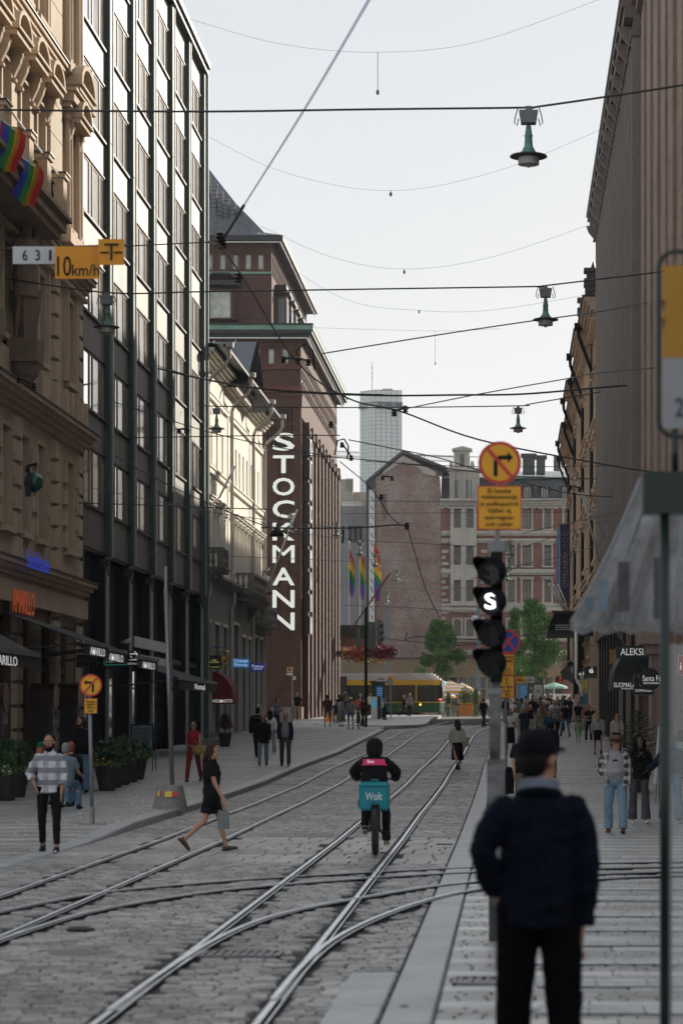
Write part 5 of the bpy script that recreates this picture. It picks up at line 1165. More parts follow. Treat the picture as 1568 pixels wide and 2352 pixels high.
# crumpled glossy plastic-covered canopy beside it
Yc=17.0; cv=mat('grey_plastic_cover',(.4,.4,.4),.22,var=.35,scale=3.5,alpha=.8,bump=.15,bscale=3)
ca=empty('plastic_canopy',pt(1450,1300,Yc),'blurred pale grey plastic canopy with bluish reflections at the right edge','canopy')
m=MB(); N_=14
top=[pt(1466,1092,Yc),pt(1700,1060,Yc)]; 
def cpt(i,j):
    s=i/N_; t_=j/10
    tp_=pt(1470+110*s+60*s,1098-10*s,Yc); bt=pt(1303+397*s,1438-2*s,Yc)
    v=tp_.lerp(bt,t_); bulge=math.sin(PI*t_)*.05*math.sin(s*9+1); v.x+=-.10*math.sin(PI*t_*.9)*(1-s)*-.3; v.y+=bulge-.5*t_+.05*math.sin(13*s+5*t_)+.07*abs(math.sin(7*PI*s))*t_; v.z-=.03*abs(math.sin(7*PI*s))*t_; return v
for i in range(N_):
    for j in range(10): m.add([cpt(i,j),cpt(i+1,j),cpt(i+1,j+1),cpt(i,j+1)],[(0,1,2,3)])
m.obj('cover',cv,ca,smooth=True)
m=MB(); m.add([cpt(i,10)+Vector((0,dz_,0)) for i in range(N_+1) for dz_ in (0,)]+[cpt(i,10)+Vector((0,.25,-.04)) for i in range(N_+1)],[(i,i+1,N_+2+i,N_+1+i) for i in range(N_)]); m.obj('hem',cv,ca)
for k,(d0,d1,y0,y1,c_) in enumerate(((1342,1362,1372,1402,(.09,.12,.17)),(1372,1394,1330,1404,(.13,.17,.21)),(1418,1445,1290,1405,(.05,.045,.045)),(1500,1515,1280,1420,(.05,.05,.055)))):
    a=pt(d0,y0,Yc-.85); b=pt(d1,y1,Yc-.85); m=MB(); m.box(a.x,b.x,a.y,a.y+.015,b.z,a.z); m.obj('reflection_patch',mat('canopy_reflection%d'%k,c_,.5,var=.3,scale=6),ca)  # dark and bluish plates painted as reflections in the cover
for dx in (1310,1500): 
    pass
for i in (0,2,4,6,8,10):
    m=MB(); m.tube([cpt(i,j)+Vector((0,-.02,0)) for j in range(11)],.012,5); m.obj('canopy_rib',steel,ca)
m=MB(); a=pt(1568,1200,Yc+.4); m.tube([(a.x+.12,Yc+.3,0),(a.x+.12,Yc+.3,pt(0,1100,Yc).z)],.03,10); m.obj('support_post',gp_m,ca)
# glass panel of a shelter right of the green pole
gl=empty('shelter_glass',(pt(1560,0,13.4).x,13.4,0),'clear glass shelter panel right of the dark green pole','glass panel')
mg=bpy.data.materials.new('clear_glass'); mg.use_nodes=True; bb=mg.node_tree.nodes['Principled BSDF']; bb.inputs['Base Color'].default_value=(.8,.85,.85,1); bb.inputs['Alpha'].default_value=.16; bb.inputs['Roughness'].default_value=.1
m=MB(); m.box(pt(1537,0,13.4).x,pt(1660,0,13.4).x,13.4,13.41,pt(0,2330,13.4).z,pt(0,1480,13.4).z); m.obj('pane',mg,gl)
m=MB(); m.box(pt(1537,0,13.4).x,pt(1541,0,13.4).x,13.39,13.42,0,pt(0,1480,13.4).z); m.obj('edge',steel,gl)
# ================= left ban sign on a pole, and the leaning pole in a concrete foot =================
Y=43.2; p=pt(212,1893,Y); lp=empty('no_left_turn_sign',(p.x,Y,h(Y)+.1),'round yellow no-left-turn sign on a thin pole at the left kerb','sign')
m=MB(); m.tube([(p.x,Y,h(Y)+lk(Y)-.02),(pt(206,0,Y).x,Y,pt(0,1548,Y).z)],.035,10); m.obj('pole',steel,lp,smooth=True)
m=MB(); m.tube([(p.x,Y,h(Y)+.1),(p.x,Y,h(Y)+.42)],.045,10); m.box(p.x-.22,p.x+.24,Y-.12,Y+.12,h(Y)+.08,h(Y)+.125); m.obj('foot_plate',steel,lp)
c=pt(209,1574,Y-.06); 
ne=link('disc_holder',MB().tube([(0,.02,-.05),(0,.02,.05)],.02,6).mesh('disc_holder',steel),lp,c-wl(lp))
bannsign(lp,c,.2,-1)
plate(lp,194,224,1604,1639,Y-.06,orb,'border',.008); plate(lp,195.5,222.5,1605.5,1637.5,Y-.068,yb_,'panel',.005)
for k,s in enumerate(('Ei koske','polkupyöriä','Gäller ej','cyklar')): T_(s,lp,209,1611+k*7.2,Y-.075,20 if k!=3 else 14,6,bold=.004)
p=pt(398,1856,49.5); Y=49.5; cf=empty('leaning_pole',(p.x,Y,h(Y)+.12),'leaning bare steel pole set in a conical concrete foot','pole')
m=MB(); m.tube([(p.x-.02,Y,h(Y)+.6),(pt(381,0,Y).x,Y,pt(0,1350,Y).z)],.045,10); m.obj('pole',steel,cf,smooth=True)
m=MB(); m.tube([(pt(383.5,0,Y).x,Y,pt(0,1480,Y).z),(pt(381,0,Y).x,Y,pt(0,1300,Y).z)],.036,10); m.obj('upper_pole',steel,cf,smooth=True)
conc=mat('concrete_foot',(.2,.195,.17),.7,var=.25,scale=9,bump=.3)
zb=h(Y)+.1
m=MB(); m.lathe((p.x,Y,zb),[(.3,0),(.29,.05),(.2,.5),(.17,.52)],24); m.obj('concrete_cone',conc,cf)
m=MB(); m.lathe((p.x-.24,Y+.35,zb),[(.24,0),(.23,.05),(.13,.5),(.11,.51)],20); m.obj('concrete_cone',conc,cf)
for a_,b_,c_,nm in ((.02,.13,(.5,.02,.02),'a'),(-.13,.01,(.75,.5,.03),'b')): m=MB(); m.prism([(p.x+a_,Y-.262,zb+.28),(p.x+b_,Y-.262,zb+.28),(p.x+b_,Y-.228,zb+.39),(p.x+a_,Y-.228,zb+.39)],(0,-.01,0)); m.obj('reflector',mat('reflector_'+nm,c_,.4,var=.05),cf)
for j in range(4): m=MB(); m.prism([(p.x-.34+j*.05,Y+.10,zb+.28),(p.x-.30+j*.05,Y+.10,zb+.28),(p.x-.29+j*.05,Y+.12,zb+.39),(p.x-.33+j*.05,Y+.12,zb+.39)],(0,-.01,0)); m.obj('reflector',mat('reflector_a' if j%2 else 'reflector_b',(1,1,1)),cf)
# ================= shop signs, awnings =================
neon=lambda n,c,e:mat(n,c,.5,var=0,emit=c,es=e)
def sign(name,lb,d0,d1,y0,y1,Y,bgm,texts,th=.08,frame=None):
    t=empty(name,pt((d0+d1)/2,(y0+y1)/2,Y),lb,'sign'); plate(t,d0,d1,y0,y1,Y,bgm,'panel',th)
    if frame: plate(t,d0-1.2,d1+1.2,y0-1.2,y1+1.2,Y+.01,frame,'frame',th-.02)
    for s,dx,dy,w_,h_,mm in texts: text(s,'lettering',mm,t,pt(dx,dy,Y-.01),RF,w_*Y/F,h_*Y/F,.004,0)
    return t
wt=neon('glowing_white_lettering',(.85,.85,.85),.25); wtd=mat('grey_lettering',(.13,.13,.13),.5,var=0); blk2=mat('sign_black',(.008,.008,.009),.4,var=.05)  # white lettering glows, also on awning and jacket cloth that is no lamp
sign('hanging_sign','small black AMARILLO sign cut by the left picture edge',-20,38,1462,1495,62,blk2,[('AMARILLO',6,1479,56,9,wt)])
sign('hanging_sign','dim black AMARILLO sign hanging above the left ban sign',176,222,1503,1530,72,blk2,[('AMARILLO',199,1517,40,7,wtd)])
t=empty('shop_sign',pt(50,1385,66),'orange AMARILLO letters over the awning at left','sign'); text('AMARILLO','lettering',neon('orange_neon',(.6,.1,.02),.2),t,(-13.72,68.5,5.35),RL,3.1,.66,.004,0)
m=MB(TL()); m.box(66.9,70.1,.15,.2,4.9,5.8); m.obj('backing',blk2,t)
t=empty('shop_sign',pt(85,1300,72),'blue bank name letters in 3D on the stone cornice','sign'); text('Handelsbanken','lettering',neon('blue_neon',(.02,.06,.6),.22),t,(-13.15,67.7,6.45),RL,3.2,.52,.004,0)
# folding awnings: near AMARILLO awning and second
awn=mat('black_awning_cloth',(.018,.018,.019),.8,var=.15,bump=.2)
def awning(lb,u0,u1,w0,w1,z0,z1,val=.35,txt=None,n=6,side=TL,x0=-14.0,m_=None):
    t=empty('awning',(x0+(w0 if side is TL else -w0),(u0+u1)/2,z0),lb,'awning'); T=side(x0); m_=m_ or awn
    mb=MB(T); mb.add([(u0,w0,z0),(u1,w0,z0),(u1,w1,z1),(u0,w1,z1),(u0,w0,z0-.03),(u1,w0,z0-.03),(u1,w1,z1-.03),(u0,w1,z1-.03)],[(0,1,2,3),(4,7,6,5),(0,3,7,4),(1,5,6,2)]); mb.obj('cloth',m_,t)
    mb=MB(T); mb.box(u0,u1,w1-.02,w1+.06,z1-.08,z1+.03); mb.obj('front_bar',steel,t)
    mb=MB(T)
    k=int((u1-u0)/.35)
    for i in range(k): a=u0+(u1-u0)*i/k; b=u0+(u1-u0)*(i+1)/k; mb.add([(a,w1+.02,z1-.08),(b,w1+.02,z1-.08),(b-.02,w1+.03,z1-.08-val),(a+.02,w1+.03,z1-.08-val)],[(0,1,2,3)])
    mb.obj('valance',m_,t)
    for u in (u0+.1,u1-.1): mb=MB(T); mb.tube([(u,w0,z1-.3),(u,w1,z1-.05)],.03,6); mb.obj('arm',dark,t)
    if txt: text(txt,'lettering',wt,t,(x0+w1+.06,(u0+u1)/2,z1-.25),RL,min(3,(u1-u0)*.6),.22,.003,.01)
    return t
awning('long sloping black awning under the orange letters',66.5,70.6,.1,2.3,5.0,4.2,.32,'AMARILLO')
awning('second black awning past the orange letters',70.9,75.2,.1,2.1,4.9,4.15,.32,'AMARILLO')
awning('black awning at the left picture edge, lowest one',50,58.7,.1,2.6,4.9,3.6,.3,'AMARILLO')
awning('small black awning on the copper building shop',78.6,83.3,.1,1.9,4.55,4.1,.3,'AMARILLO')
awning('black cafe awning with pale lettering before the leaning pole',86.5,97.5,.1,2.2,4.2,3.55,.35,'Normal')
t=empty('menu_light_panel',(-13.9,94,4.6),'row of small white square plates above the cafe awning','sign')
for j in range(9):
    m=MB(TL()); m.box(89.8+j*1.0,90.6+j*1.0,.1,.15,4.75,5.15); m.obj('white_plate',white,t)
    m=MB(TL()); m.box(89.8+j*1.0,90.6+j*1.0,.1,.15,4.2,4.5); m.obj('white_plate',white,t)
t=sign('hanging_sign','black rounded Normal shop sign with teal outline',240,289,1502,1526,76,blk2,[('Normal',265,1515,42,14,wt)],frame=mat('teal_outline',(.02,.25,.2),.4,emit=(.02,.3,.22),es=.3))
m=MB()
for k in range(5): m.tube([pt(255+k*3.5,1502,76),pt(254+k*4,1494-3*math.sin(k*.8),76)],.02,5)
m.obj('crown_mark',wt,t)
t=sign('hanging_sign','black Cafe Normal sign with a coffee cup drawing',292,322,1495,1530,80,blk2,[('Café Normal',307,1524,27,5,wt)])
m=MB(); m.tube([pt(299,1502,79.97),pt(301,1509,79.97),pt(307,1512,79.97),pt(313,1509,79.97),pt(316,1502,79.97)],.02,5); m.tube([pt(297,1515,79.97),pt(317,1515,79.97)],.02,5); m.tube([pt(299,1502,79.97),pt(316,1502,79.97),pt(309,1496,79.97)],.02,5); m.obj('cup_drawing',wt,t)
yel_t=neon('yellow_lettering',(.6,.6,.12),.3)
sign('hanging_sign','square black CAFE ROASTERY sign before the cream building',477,508,1505,1536,112,blk2,[('CAFÉ\nROASTERY',492,1518,24,9,yel_t),('LA TORREFAZIONE',492,1532,24,2.2,yel_t)])
t=empty('gold_rings',pt(517,1513,113),'two linked golden rings hanging as a jeweller sign','sign'); gold=mat('gold',(.7,.42,.06),.25,.9,var=.1)
for (dx,dy,r,ax) in ((518,1505,.2,0),(515,1518,.17,1)):
    c=pt(dx,dy,113); m=MB(); P=[c+Vector((math.cos(2*PI*i/20)*r*(1 if not ax else .6),math.cos(2*PI*i/20)*r*(0 if not ax else .8),math.sin(2*PI*i/20)*r)) for i in range(21)]; m.tube(P,.035,8,cap=False); m.obj('ring',gold,t,smooth=True)
m=MB(); m.tube([pt(490,1500,113),pt(490,1487,113),pt(523,1486,113)],.025,5); m.obj('bracket',mat('blue_bracket',(.02,.08,.3),.5),t)
sign('hanging_sign','light blue Change Money sign',534,572,1513,1533,121,mat('sky_blue_sign',(.02,.24,.6),.4,var=.04,emit=(.02,.24,.6),es=.25),[('Change\nMoney',553,1523,34,18,wt)],frame=steel)
sign('hanging_sign','dark blue Fenno Optiikka sign right of the light blue one',576,607,1524,1541,128,mat('navy_sign',(.01,.03,.22),.4,var=.04,emit=(.01,.03,.25),es=.3),[('Fenno',592,1530,26,8,wt),('OPTIIKKA',592,1537,21,3.5,wt)],frame=steel)
# red quarter-round awning
def dome(lb,u0,u1,w1,z0,hh,m_,T,txt=None,tm=None,ridge=None):
    x0=-14 if T is TL else 5; t=empty('dome_awning',T(x0)(u0,0,z0),lb,'awning'); n=7
    mb=MB(T(x0))
    prof=[(w1*math.cos(PI/2*i/n),z0+hh*math.sin(PI/2*i/n)) for i in range(n+1)]
    for j in range(6):
        for i in range(n):
            a=u0+(u1-u0)*j/6; b=u0+(u1-u0)*(j+1)/6; mb.add([(a,prof[i][0],prof[i][1]),(b,prof[i][0],prof[i][1]),(b,prof[i+1][0],prof[i+1][1]),(a,prof[i+1][0],prof[i+1][1])],[(0,1,2,3)])
    for i in range(n): mb.add([(u0,0,z0),(u0,prof[i][0],prof[i][1]),(u0,prof[i+1][0],prof[i+1][1])],[(0,1,2)])
    mb.box(u0,u1,w1-.02,w1,z0-.3,z0); mb.box(u0,u0+.02,0,w1,z0-.3,z0); mb.obj('cloth',m_,t)
    for i in range(1,n): 
        mb=MB(T(x0)); mb.tube([(u0-.015,.0,z0),(u0-.02,prof[i][0],prof[i][1])],.012,4); mb.obj('rib',m_,t)
    return t
t=dome('dark red quarter-round HOLMASTO awning',113.2,115.4,1.1,3.1,1.25,mat('dark_red_cloth',(.16,.012,.018),.8,var=.15),TL)
text('HOLMASTO','lettering',wt,t,(-13.4,113.17,2.95),RF,.95,.15,.003,.008)
t=dome('large black quarter-round bookshop awning on the right',86.0,90.5,1.3,3.4,1.35,mat('charcoal_awning',(.035,.036,.04),.6,var=.15),TR)
text('SUOMALAINEN','lettering',wt,t,(4.3,85.97,3.28),RF,1.15,.17,.003,0); text('KIRJAKAUPPA','lettering',wt,t,(4.3,85.97,3.14),RF,.6,.06,.003,.004)
# signs on the right
gsm=mat('dark_green_sign',(.008,.035,.03),.4,var=.05)
sign('shop_sign','dark green ALEKSIN 13 sign over the black awning',1414,1500,1483,1513,84,gsm,[('ALEKSIN 13',1468,1497,88,16,wt)],th=.15)
t=sign('shop_sign','square black sign with a pale owl',1455,1500,1551,1595,80,blk2,[('SUOMALAINEN',1477,1586,38,6,wt)],frame=steel)
c=pt(1473,1566,79.97); m=MB(); m.tube([(c.x,c.y,c.z+.13),(c.x,c.y,c.z+.05),(c.x,c.y,c.z-.12),(c.x,c.y,c.z-.17)],[.1,.09,.08,.04],14); m.prism([(c.x-.12,c.y,c.z+.2),(c.x-.02,c.y,c.z+.14),(c.x-.11,c.y,c.z+.1)],(0,-.01,0)); m.prism([(c.x+.12,c.y,c.z+.2),(c.x+.02,c.y,c.z+.14),(c.x+.11,c.y,c.z+.1)],(0,-.01,0)); m.v=[(v[0],c.y+(v[1]-c.y)*.08,v[2]) for v in m.v]; m.obj('owl',mat('owl_pale_green',(.4,.48,.4),.5,var=.03),t)
for s in (-.04,.045): m=MB(); m.tube([(c.x+s,c.y-.012,c.z+.11),(c.x+s,c.y-.016,c.z+.11)],.034,12); e_=m.obj('owl_eye',blk2,t)
Yq=74; c=pt(1491,1560,Yq); t=empty('round_sign',c,'round black Santa restaurant sign overlapping the owl sign','sign'); m=MB(); m.tube([(c.x,Yq,c.z),(c.x,Yq+.08,c.z)],.34,32); m.obj('disc',blk2,t)
text('Santa Fé','lettering',wt,t,(c.x+.06,Yq-.01,c.z+.03),RF,.56,.17,.003,0); text('RESTAURANT','lettering',wt,t,(c.x+.06,Yq-.01,c.z-.12),RF,.5,.06,.003,.005)
sign('shop_sign','red sign with white in letters cut by the right edge',1557,1640,1507,1550,60,mat('bright_red_sign',(.5,.01,.02),.4,var=.04),[('info',1585,1530,50,18,wt)],frame=white)
sign('shop_sign','mustard yellow A.TILLANDER plate with red edge',1399,1422,1492,1524,95,mat('mustard_plate',(.35,.23,.04),.5,var=.1),[('1860\nA.TILLANDER',1412,1510,20,12,mat('pale_gold',(.6,.5,.25),.4,var=0))],frame=mat('red_edge',(.4,.01,.02),.5))
t=sign('shop_sign','square black sign with a white apple and small green text',1344,1370,1530,1557,118,blk2,[('Premium Reseller',1357,1552,22,3,mat('lime_text',(.4,.55,.1),.5,var=0))])
c=pt(1357,1541,117.97); m=MB(); 
P=[]
for i in range(40):
    a=2*PI*i/40; r=.115*(1+.06*math.cos(2*a)); x=c.x+math.cos(a)*r; z=c.z-.01+math.sin(a)*r*1.03
    d=math.hypot(x-(c.x+.125),z-(c.z+.02)); 
    if d<.06: f=.06/d; x=c.x+.125+(x-c.x-.125)*f; z=c.z+.02+(z-c.z-.02)*f; x=min(x,c.x+.125-abs(.06**2-(z-c.z-.02)**2)**.5)
    z-=.03*math.exp(-((x-c.x)/.03)**2)*(1 if z>c.z else -.5); P.append((x,c.y,z))
m.prism(P,(0,-.01,0)); m.obj('apple',wt,t); m=MB(); m.tube([(c.x+.0,c.y,c.z+.12),(c.x+.03,c.y,c.z+.155),(c.x+.05,c.y,c.z+.19)],[.008,.028,.006],8); m.v=[(v[0],c.y+(v[1]-c.y)*.2,v[2]) for v in m.v]; m.obj('leaf',wt,t)
sign('shop_sign','black sign with white el letters behind the apple sign',1324,1343,1538,1560,124,blk2,[('el',1334,1547,12,9,wt),('KU',1335,1556,7,4,wt)])
sign('shop_sign','grey ESPRIT sign, nearer of two',1288,1309,1544,1561,152,mat('slate_sign',(.07,.068,.07),.5,var=.05),[('ESPRIT',1298,1551,16,5,wtd)])
sign('shop_sign','smaller grey ESPRIT sign behind the first',1301,1312,1533,1546,160,mat('slate_sign',(.07,.068,.07),.5),[('ESPRIT',1307,1540,9,4,wtd)])
sign('shop_sign','white sign with a dark green e',1310,1326,1531,1544,146,wp,[('e',1318,1538,8,7,gsm)])
sign('shop_sign','small black sign with glowing red round mark',1278,1292,1553,1568,168,blk2,[('@',1286,1558,6,6,neon('red_neon',(.7,.06,.01),.8)),('SWISH',1286,1565,9,3,neon('red_neon',(.7,.06,.01),.8))])
m=MB(); m.ball(tuple(pt(1322,1517,148)),.24,12,9); tag(m.obj('globe_lamp',mat('globe_glass',(.7,.6,.45),.4,var=0),smooth=True),'small cream globe lamp beside the black column','lamp')
# vertical banners and flagpoles over the black canopy
t=empty('vertical_banner',pt(1297,1290,168),'tall dark navy CITYKLINIKKA banner','banner','vertical banners on the ochre building'); plate(t,1285,1308,1205,1384,168,mat('navy_banner',(.02,.025,.07),.7,var=.06),'cloth',.04)
plate(t,1281,1311,1202,1204,167.95,wood,'rod',.05); text('CITYKLINIKKA','lettering',mat('copper_letter',(.35,.2,.15),.5,var=0),t,pt(1297,1308,167.95),(R(90),R(-90),0),83*168/F,11*168/F,.004,0)
plate(t,1283,1309,1384,1386,167.95,dark,'lower_rod',.05)
for dy,r in ((1225,.17),(1240,.17),(1256,.14)): c=pt(1297,dy,167.94); m=MB(); m.tube([c+Vector((math.cos(2*PI*i/16)*r,0,math.sin(2*PI*i/16)*r)) for i in range(17)],.012,4,cap=False); m.obj('ring_emblem',mat('copper_letter',(.35,.2,.15)),t)
t=empty('vertical_banner',pt(1277,1300,176),'narrow pink and light blue banner behind the navy one','banner','vertical banners on the ochre building'); plate(t,1274,1278,1235,1384,176,mat('pink_banner',(.55,.2,.24),.7,var=.06),'pink_stripe',.04); plate(t,1278.3,1284,1215,1384,176.05,mat('light_blue_banner',(.14,.3,.55),.7,var=.06),'blue_stripe',.04)
fpm=mat('white_flagpole',(.6,.58,.54),.4,var=.05)
for k,(a,b,Y,lb) in enumerate((((1320,1100),(1390,1235),118,'long white flagpole slanting over the ochre building, upper one'),((1337,1140),(1375,1290),122,'white flagpole slanting down beside the fluted wall'),((1262,1343),(1300,1410),142,'leftmost of the short white flagpoles on the black canopy'),((1272,1345),(1304,1410),144,'middle of the short white flagpoles on the black canopy'),((1282,1345),(1308,1408),146,'rightmost of the short white flagpoles on the black canopy'),((1397,1415),(1432,1482),92,'white flagpole of the dark green flag'))):
    m=MB(); m.tube([pt(*a,Y-.6),pt(*b,Y)],.05,8); m.ball(tuple(pt(*a,Y-.6)),.09,8,5); tag(m.obj('flagpole',fpm,smooth=True),lb,'flagpole','slanting flagpoles on the right')
def cloth_strip(P0,P1,wd,m,fold=.06,n=12,name='cloth',parent=None,split=1):
    pass
m=MB(); A_=[pt(1385,1412,92),pt(1400,1440,91.6),pt(1412,1470,91.3),pt(1420,1495,91.2)]; B_=[pt(1395,1418,92.2),pt(1412,1445,92),pt(1428,1472,92),pt(1433,1487,92)]
for i in range(3): m.add([A_[i],A_[i+1],A_[i+1].lerp(B_[i+1],.5)+Vector((0,-.2,0)),A_[i].lerp(B_[i],.5)+Vector((0,-.2,0)),B_[i+1],B_[i]],[(0,1,2,3),(3,2,4,5)])
tag(m.obj('flag',mat('dark_green_flag',(.01,.05,.04),.8,var=.1)),'dark green flag hanging on the slanting pole at right','flag')
# left side flagpole sticks on the cream building and the red pole
for a,b,Y,lb,mm,r in (((540,1070),(455,1240),116,'long cream flagpole slanting before the cream facade',fpm,.055),((683,1170),(608,1365),120,'long cream flagpole slanting across the letter M',fpm,.05),((895,1317),(782,1482),150,'dark red pole slanting before the rainbow flags',mat('dark_red_pole',(.15,.02,.02),.5),.05)):
    m=MB(); m.tube([pt(*a,Y),pt(*b,Y+.3)],r,8); tag(m.obj('flagpole',mm,smooth=True),lb,'flagpole')
# black wall lamp over the letter K, globe lamp on the cream cornice
t=empty('arc_lamp',pt(636,1215,112),'black bell-shaped lamp hanging before the letter K','street lamp'); c=pt(636,1222,112); m=MB(); m.lathe((c.x,c.y,c.z-.2),[(.34,0),(.3,.15),(.18,.32),(.06,.42),(.03,.6)],16); m.obj('bell',black,t,smooth=True); m=MB(); m.tube([pt(600,1200,112),pt(636,1212,112),pt(648,1165,112)],.02,5); m.obj('arm',dark,t)
t=empty('globe_lamp',pt(610,1338,134),'white globe lamp with two seagulls on the cream building corner','lamp'); m=MB(); m.ball(tuple(pt(609,1338,134)),.4,14,10); m.obj('globe',opal,t,smooth=True); m=MB(); m.lathe(tuple(pt(609,1365,134)),[(.4,0),(.42,.1),(.15,.2),(.1,.35)],12); m.obj('base',dark,t)
# seagull on the awning
def gull(p,lb,s=1):
    t=empty('seagull',p,lb,'bird','seagulls'); m=MB(); x,y,z=p
    m.tube([(x-.2*s,y,z+.1*s),(x-.1*s,y,z+.12*s),(x+.03*s,y,z+.15*s),(x+.12*s,y,z+.2*s),(x+.14*s,y,z+.28*s),(x+.17*s,y,z+.29*s)],[.01*s,.05*s,.08*s,.055*s,.045*s,.02*s],10); m.obj('body',mat('gull_white',(.6,.6,.6),.8,var=.05),t,smooth=True)
    m=MB(); m.tube([(x-.24*s,y-.05*s,z+.1*s),(x-.05*s,y-.07*s,z+.16*s),(x+.06*s,y-.06*s,z+.17*s)],[.01*s,.035*s,.01*s],8); m.tube([(x+.18*s,y,z+.285*s),(x+.22*s,y,z+.275*s)],[.012*s,.004*s],5); m.tube([(x,y,z),(x,y,z+.1*s)],.008*s,5); m.tube([(x+.04*s,y,z),(x+.04*s,y,z+.1*s)],.008*s,5); m.obj('wing',mat('gull_grey',(.2,.21,.23),.8),t)
gull(pt(291,1482,79),'white seagull perched on the black awning edge',.85); gull(pt(612,1319,134),'seagull on top of the white globe lamp',1.2)
# ================= figures =================
REM=[]
def remesh(o,vox,smooth=4,disp=0,dscale=.25,flat=False):
    md=o.modifiers.new('r','REMESH'); md.mode='VOXEL'; md.voxel_size=vox; md.use_smooth_shade=True
    if smooth: s=o.modifiers.new('s','SMOOTH'); s.iterations=smooth; s.factor=.5
    if disp:
        key='folds%g'%dscale; t=bpy.data.textures.get(key) or bpy.data.textures.new(key,'CLOUDS'); t.noise_scale=dscale; t.noise_depth=2
        d=o.modifiers.new('d','DISPLACE'); d.texture=t; d.strength=disp; d.mid_level=.5; d.texture_coords='GLOBAL'
    REM.append(o); return o
def fab(name,col,var=.1,rough=.85): return mat('fabric_'+name,col,rough,var=var,scale=14,bump=.12,bscale=22,spec=.12)
def pattern(name,c0,c1,c2=None,fx_=9,fz_=9,rough=.85):
    if name in MC: return MC[name]
    m=mat(name,c0,rough,var=0,spec=.25); nt=m.node_tree; b=nt.nodes['Principled BSDF']; N=nt.nodes.new; L=nt.links.new
    g=N('ShaderNodeTexCoord'); sp=N('ShaderNodeSeparateXYZ'); L(g.outputs['Object'],sp.inputs[0]); last=None
    def st(o,f,lo):
        a=N('ShaderNodeMath'); a.operation='MULTIPLY'; a.inputs[1].default_value=f; L(sp.outputs[o],a.inputs[0]); fr=N('ShaderNodeMath'); fr.operation='FRACT'; L(a.outputs[0],fr.inputs[0])
        gt=N('ShaderNodeMath'); gt.operation='GREATER_THAN'; gt.inputs[1].default_value=lo; L(fr.outputs[0],gt.inputs[0]); return gt.outputs[0]
    def mixc(f,a,bb):
        x=N('ShaderNodeMix'); x.data_type='RGBA'; L(f,x.inputs[0])
        if isinstance(a,tuple): x.inputs[6].default_value=(*a,1)
        else: L(a,x.inputs[6])
        x.inputs[7].default_value=(*bb,1); return x.outputs[2]
    last=c0
    if fz_: last=mixc(st('Z',fz_,.55),last,c1)
    if fx_:
        f=st('X',fx_,.55); md=N('ShaderNodeMath'); md.operation='MULTIPLY'; md.inputs[1].default_value=.6; L(f,md.inputs[0]); last=mixc(md.outputs[0],last,c1)
        if c2: last=mixc(st('X',fx_*.5,.9),last,c2)
    L(last,b.inputs['Base Color']); return m
def blotch(name,cols,sc=9):
    if name in MC: return MC[name]
    m=mat(name,cols[0],.85,var=0); nt=m.node_tree; b=nt.nodes['Principled BSDF']; N=nt.nodes.new; L=nt.links.new
    g=N('ShaderNodeTexCoord'); n=N('ShaderNodeTexNoise'); n.inputs['Scale'].default_value=sc; n.inputs['Detail'].default_value=3; L(g.outputs['Object'],n.inputs[0]); r=N('ShaderNodeValToRGB'); r.color_ramp.interpolation='CONSTANT'
    L(n.outputs[0],r.inputs[0]); e=r.color_ramp.elements; e[0].color=(*cols[0],1); e[1].position=.5; e[1].color=(*cols[1],1)
    for k,c in enumerate(cols[2:]): q=e.new(.56+.07*k); q.color=(*c,1)
    L(r.outputs[0],b.inputs['Base Color']); return m
skins={'a':mat('skin_light',(.42,.22,.145),.5,var=.06,spec=.35),'b':mat('skin_tan',(.33,.165,.1),.5,var=.06,spec=.35),'c':mat('skin_dark',(.09,.045,.03),.45,var=.06,spec=.4)}
hairs={'k':mat('hair_black',(.008,.006,.005),.7,spec=.12,var=.2,scale=30),'d':mat('hair_brown',(.035,.018,.01),.65,spec=.15,var=.25,scale=30,stretch=(3,3,.4)),'b':mat('hair_blonde',(.35,.22,.1),.5,var=.3,scale=30,stretch=(3,3,.4)),'g':mat('hair_grey',(.2,.19,.18),.6,var=.2,scale=30),'r':mat('hair_red',(.2,.05,.02),.5,var=.2,scale=30)}
fk=fab('black',(.007,.007,.008)); fn=fab('navy',(.012,.018,.04)); fw=fab('white',(.62,.61,.58),.05); fkh=fab('khaki',(.24,.2,.14)); fj=fab('jeans_blue',(.1,.17,.26),.2); fjl=fab('jeans_light',(.15,.23,.31),.2); fg=fab('grey',(.22,.22,.23)); fcr=fab('cream',(.5,.47,.4))
lw=fab('shoe_white',(.55,.55,.53),.04,.5); lb_=fab('shoe_brown',(.09,.05,.03),.1,.6); lk_=fab('shoe_black',(.012,.012,.012),.05,.5)
lips_m=mat('lips',(.3,.1,.08),.5,var=0); eye_m=mat('eye_dark',(.02,.015,.012),.2,var=0); eyew=mat('eye_white',(.6,.58,.55),.3,var=0)
def V3(*a): return Vector(a)
WALK=dict(L=(24,6),R=(-18,14),aL=(-14,6,12),aR=(16,6,16)); WALK2=dict(L=(-16,22),R=(22,4),aL=(14,6,14),aR=(-12,7,10)); STAND=dict(L=(2,2),R=(-2,3),aL=(2,8,8),aR=(-2,8,10))
PHONE=dict(L=(2,2),R=(-3,4),aL=(8,6,95),aR=(8,6,95)); SIT=dict(L=(88,88),R=(82,84),aL=(25,8,50),aR=(25,8,50))
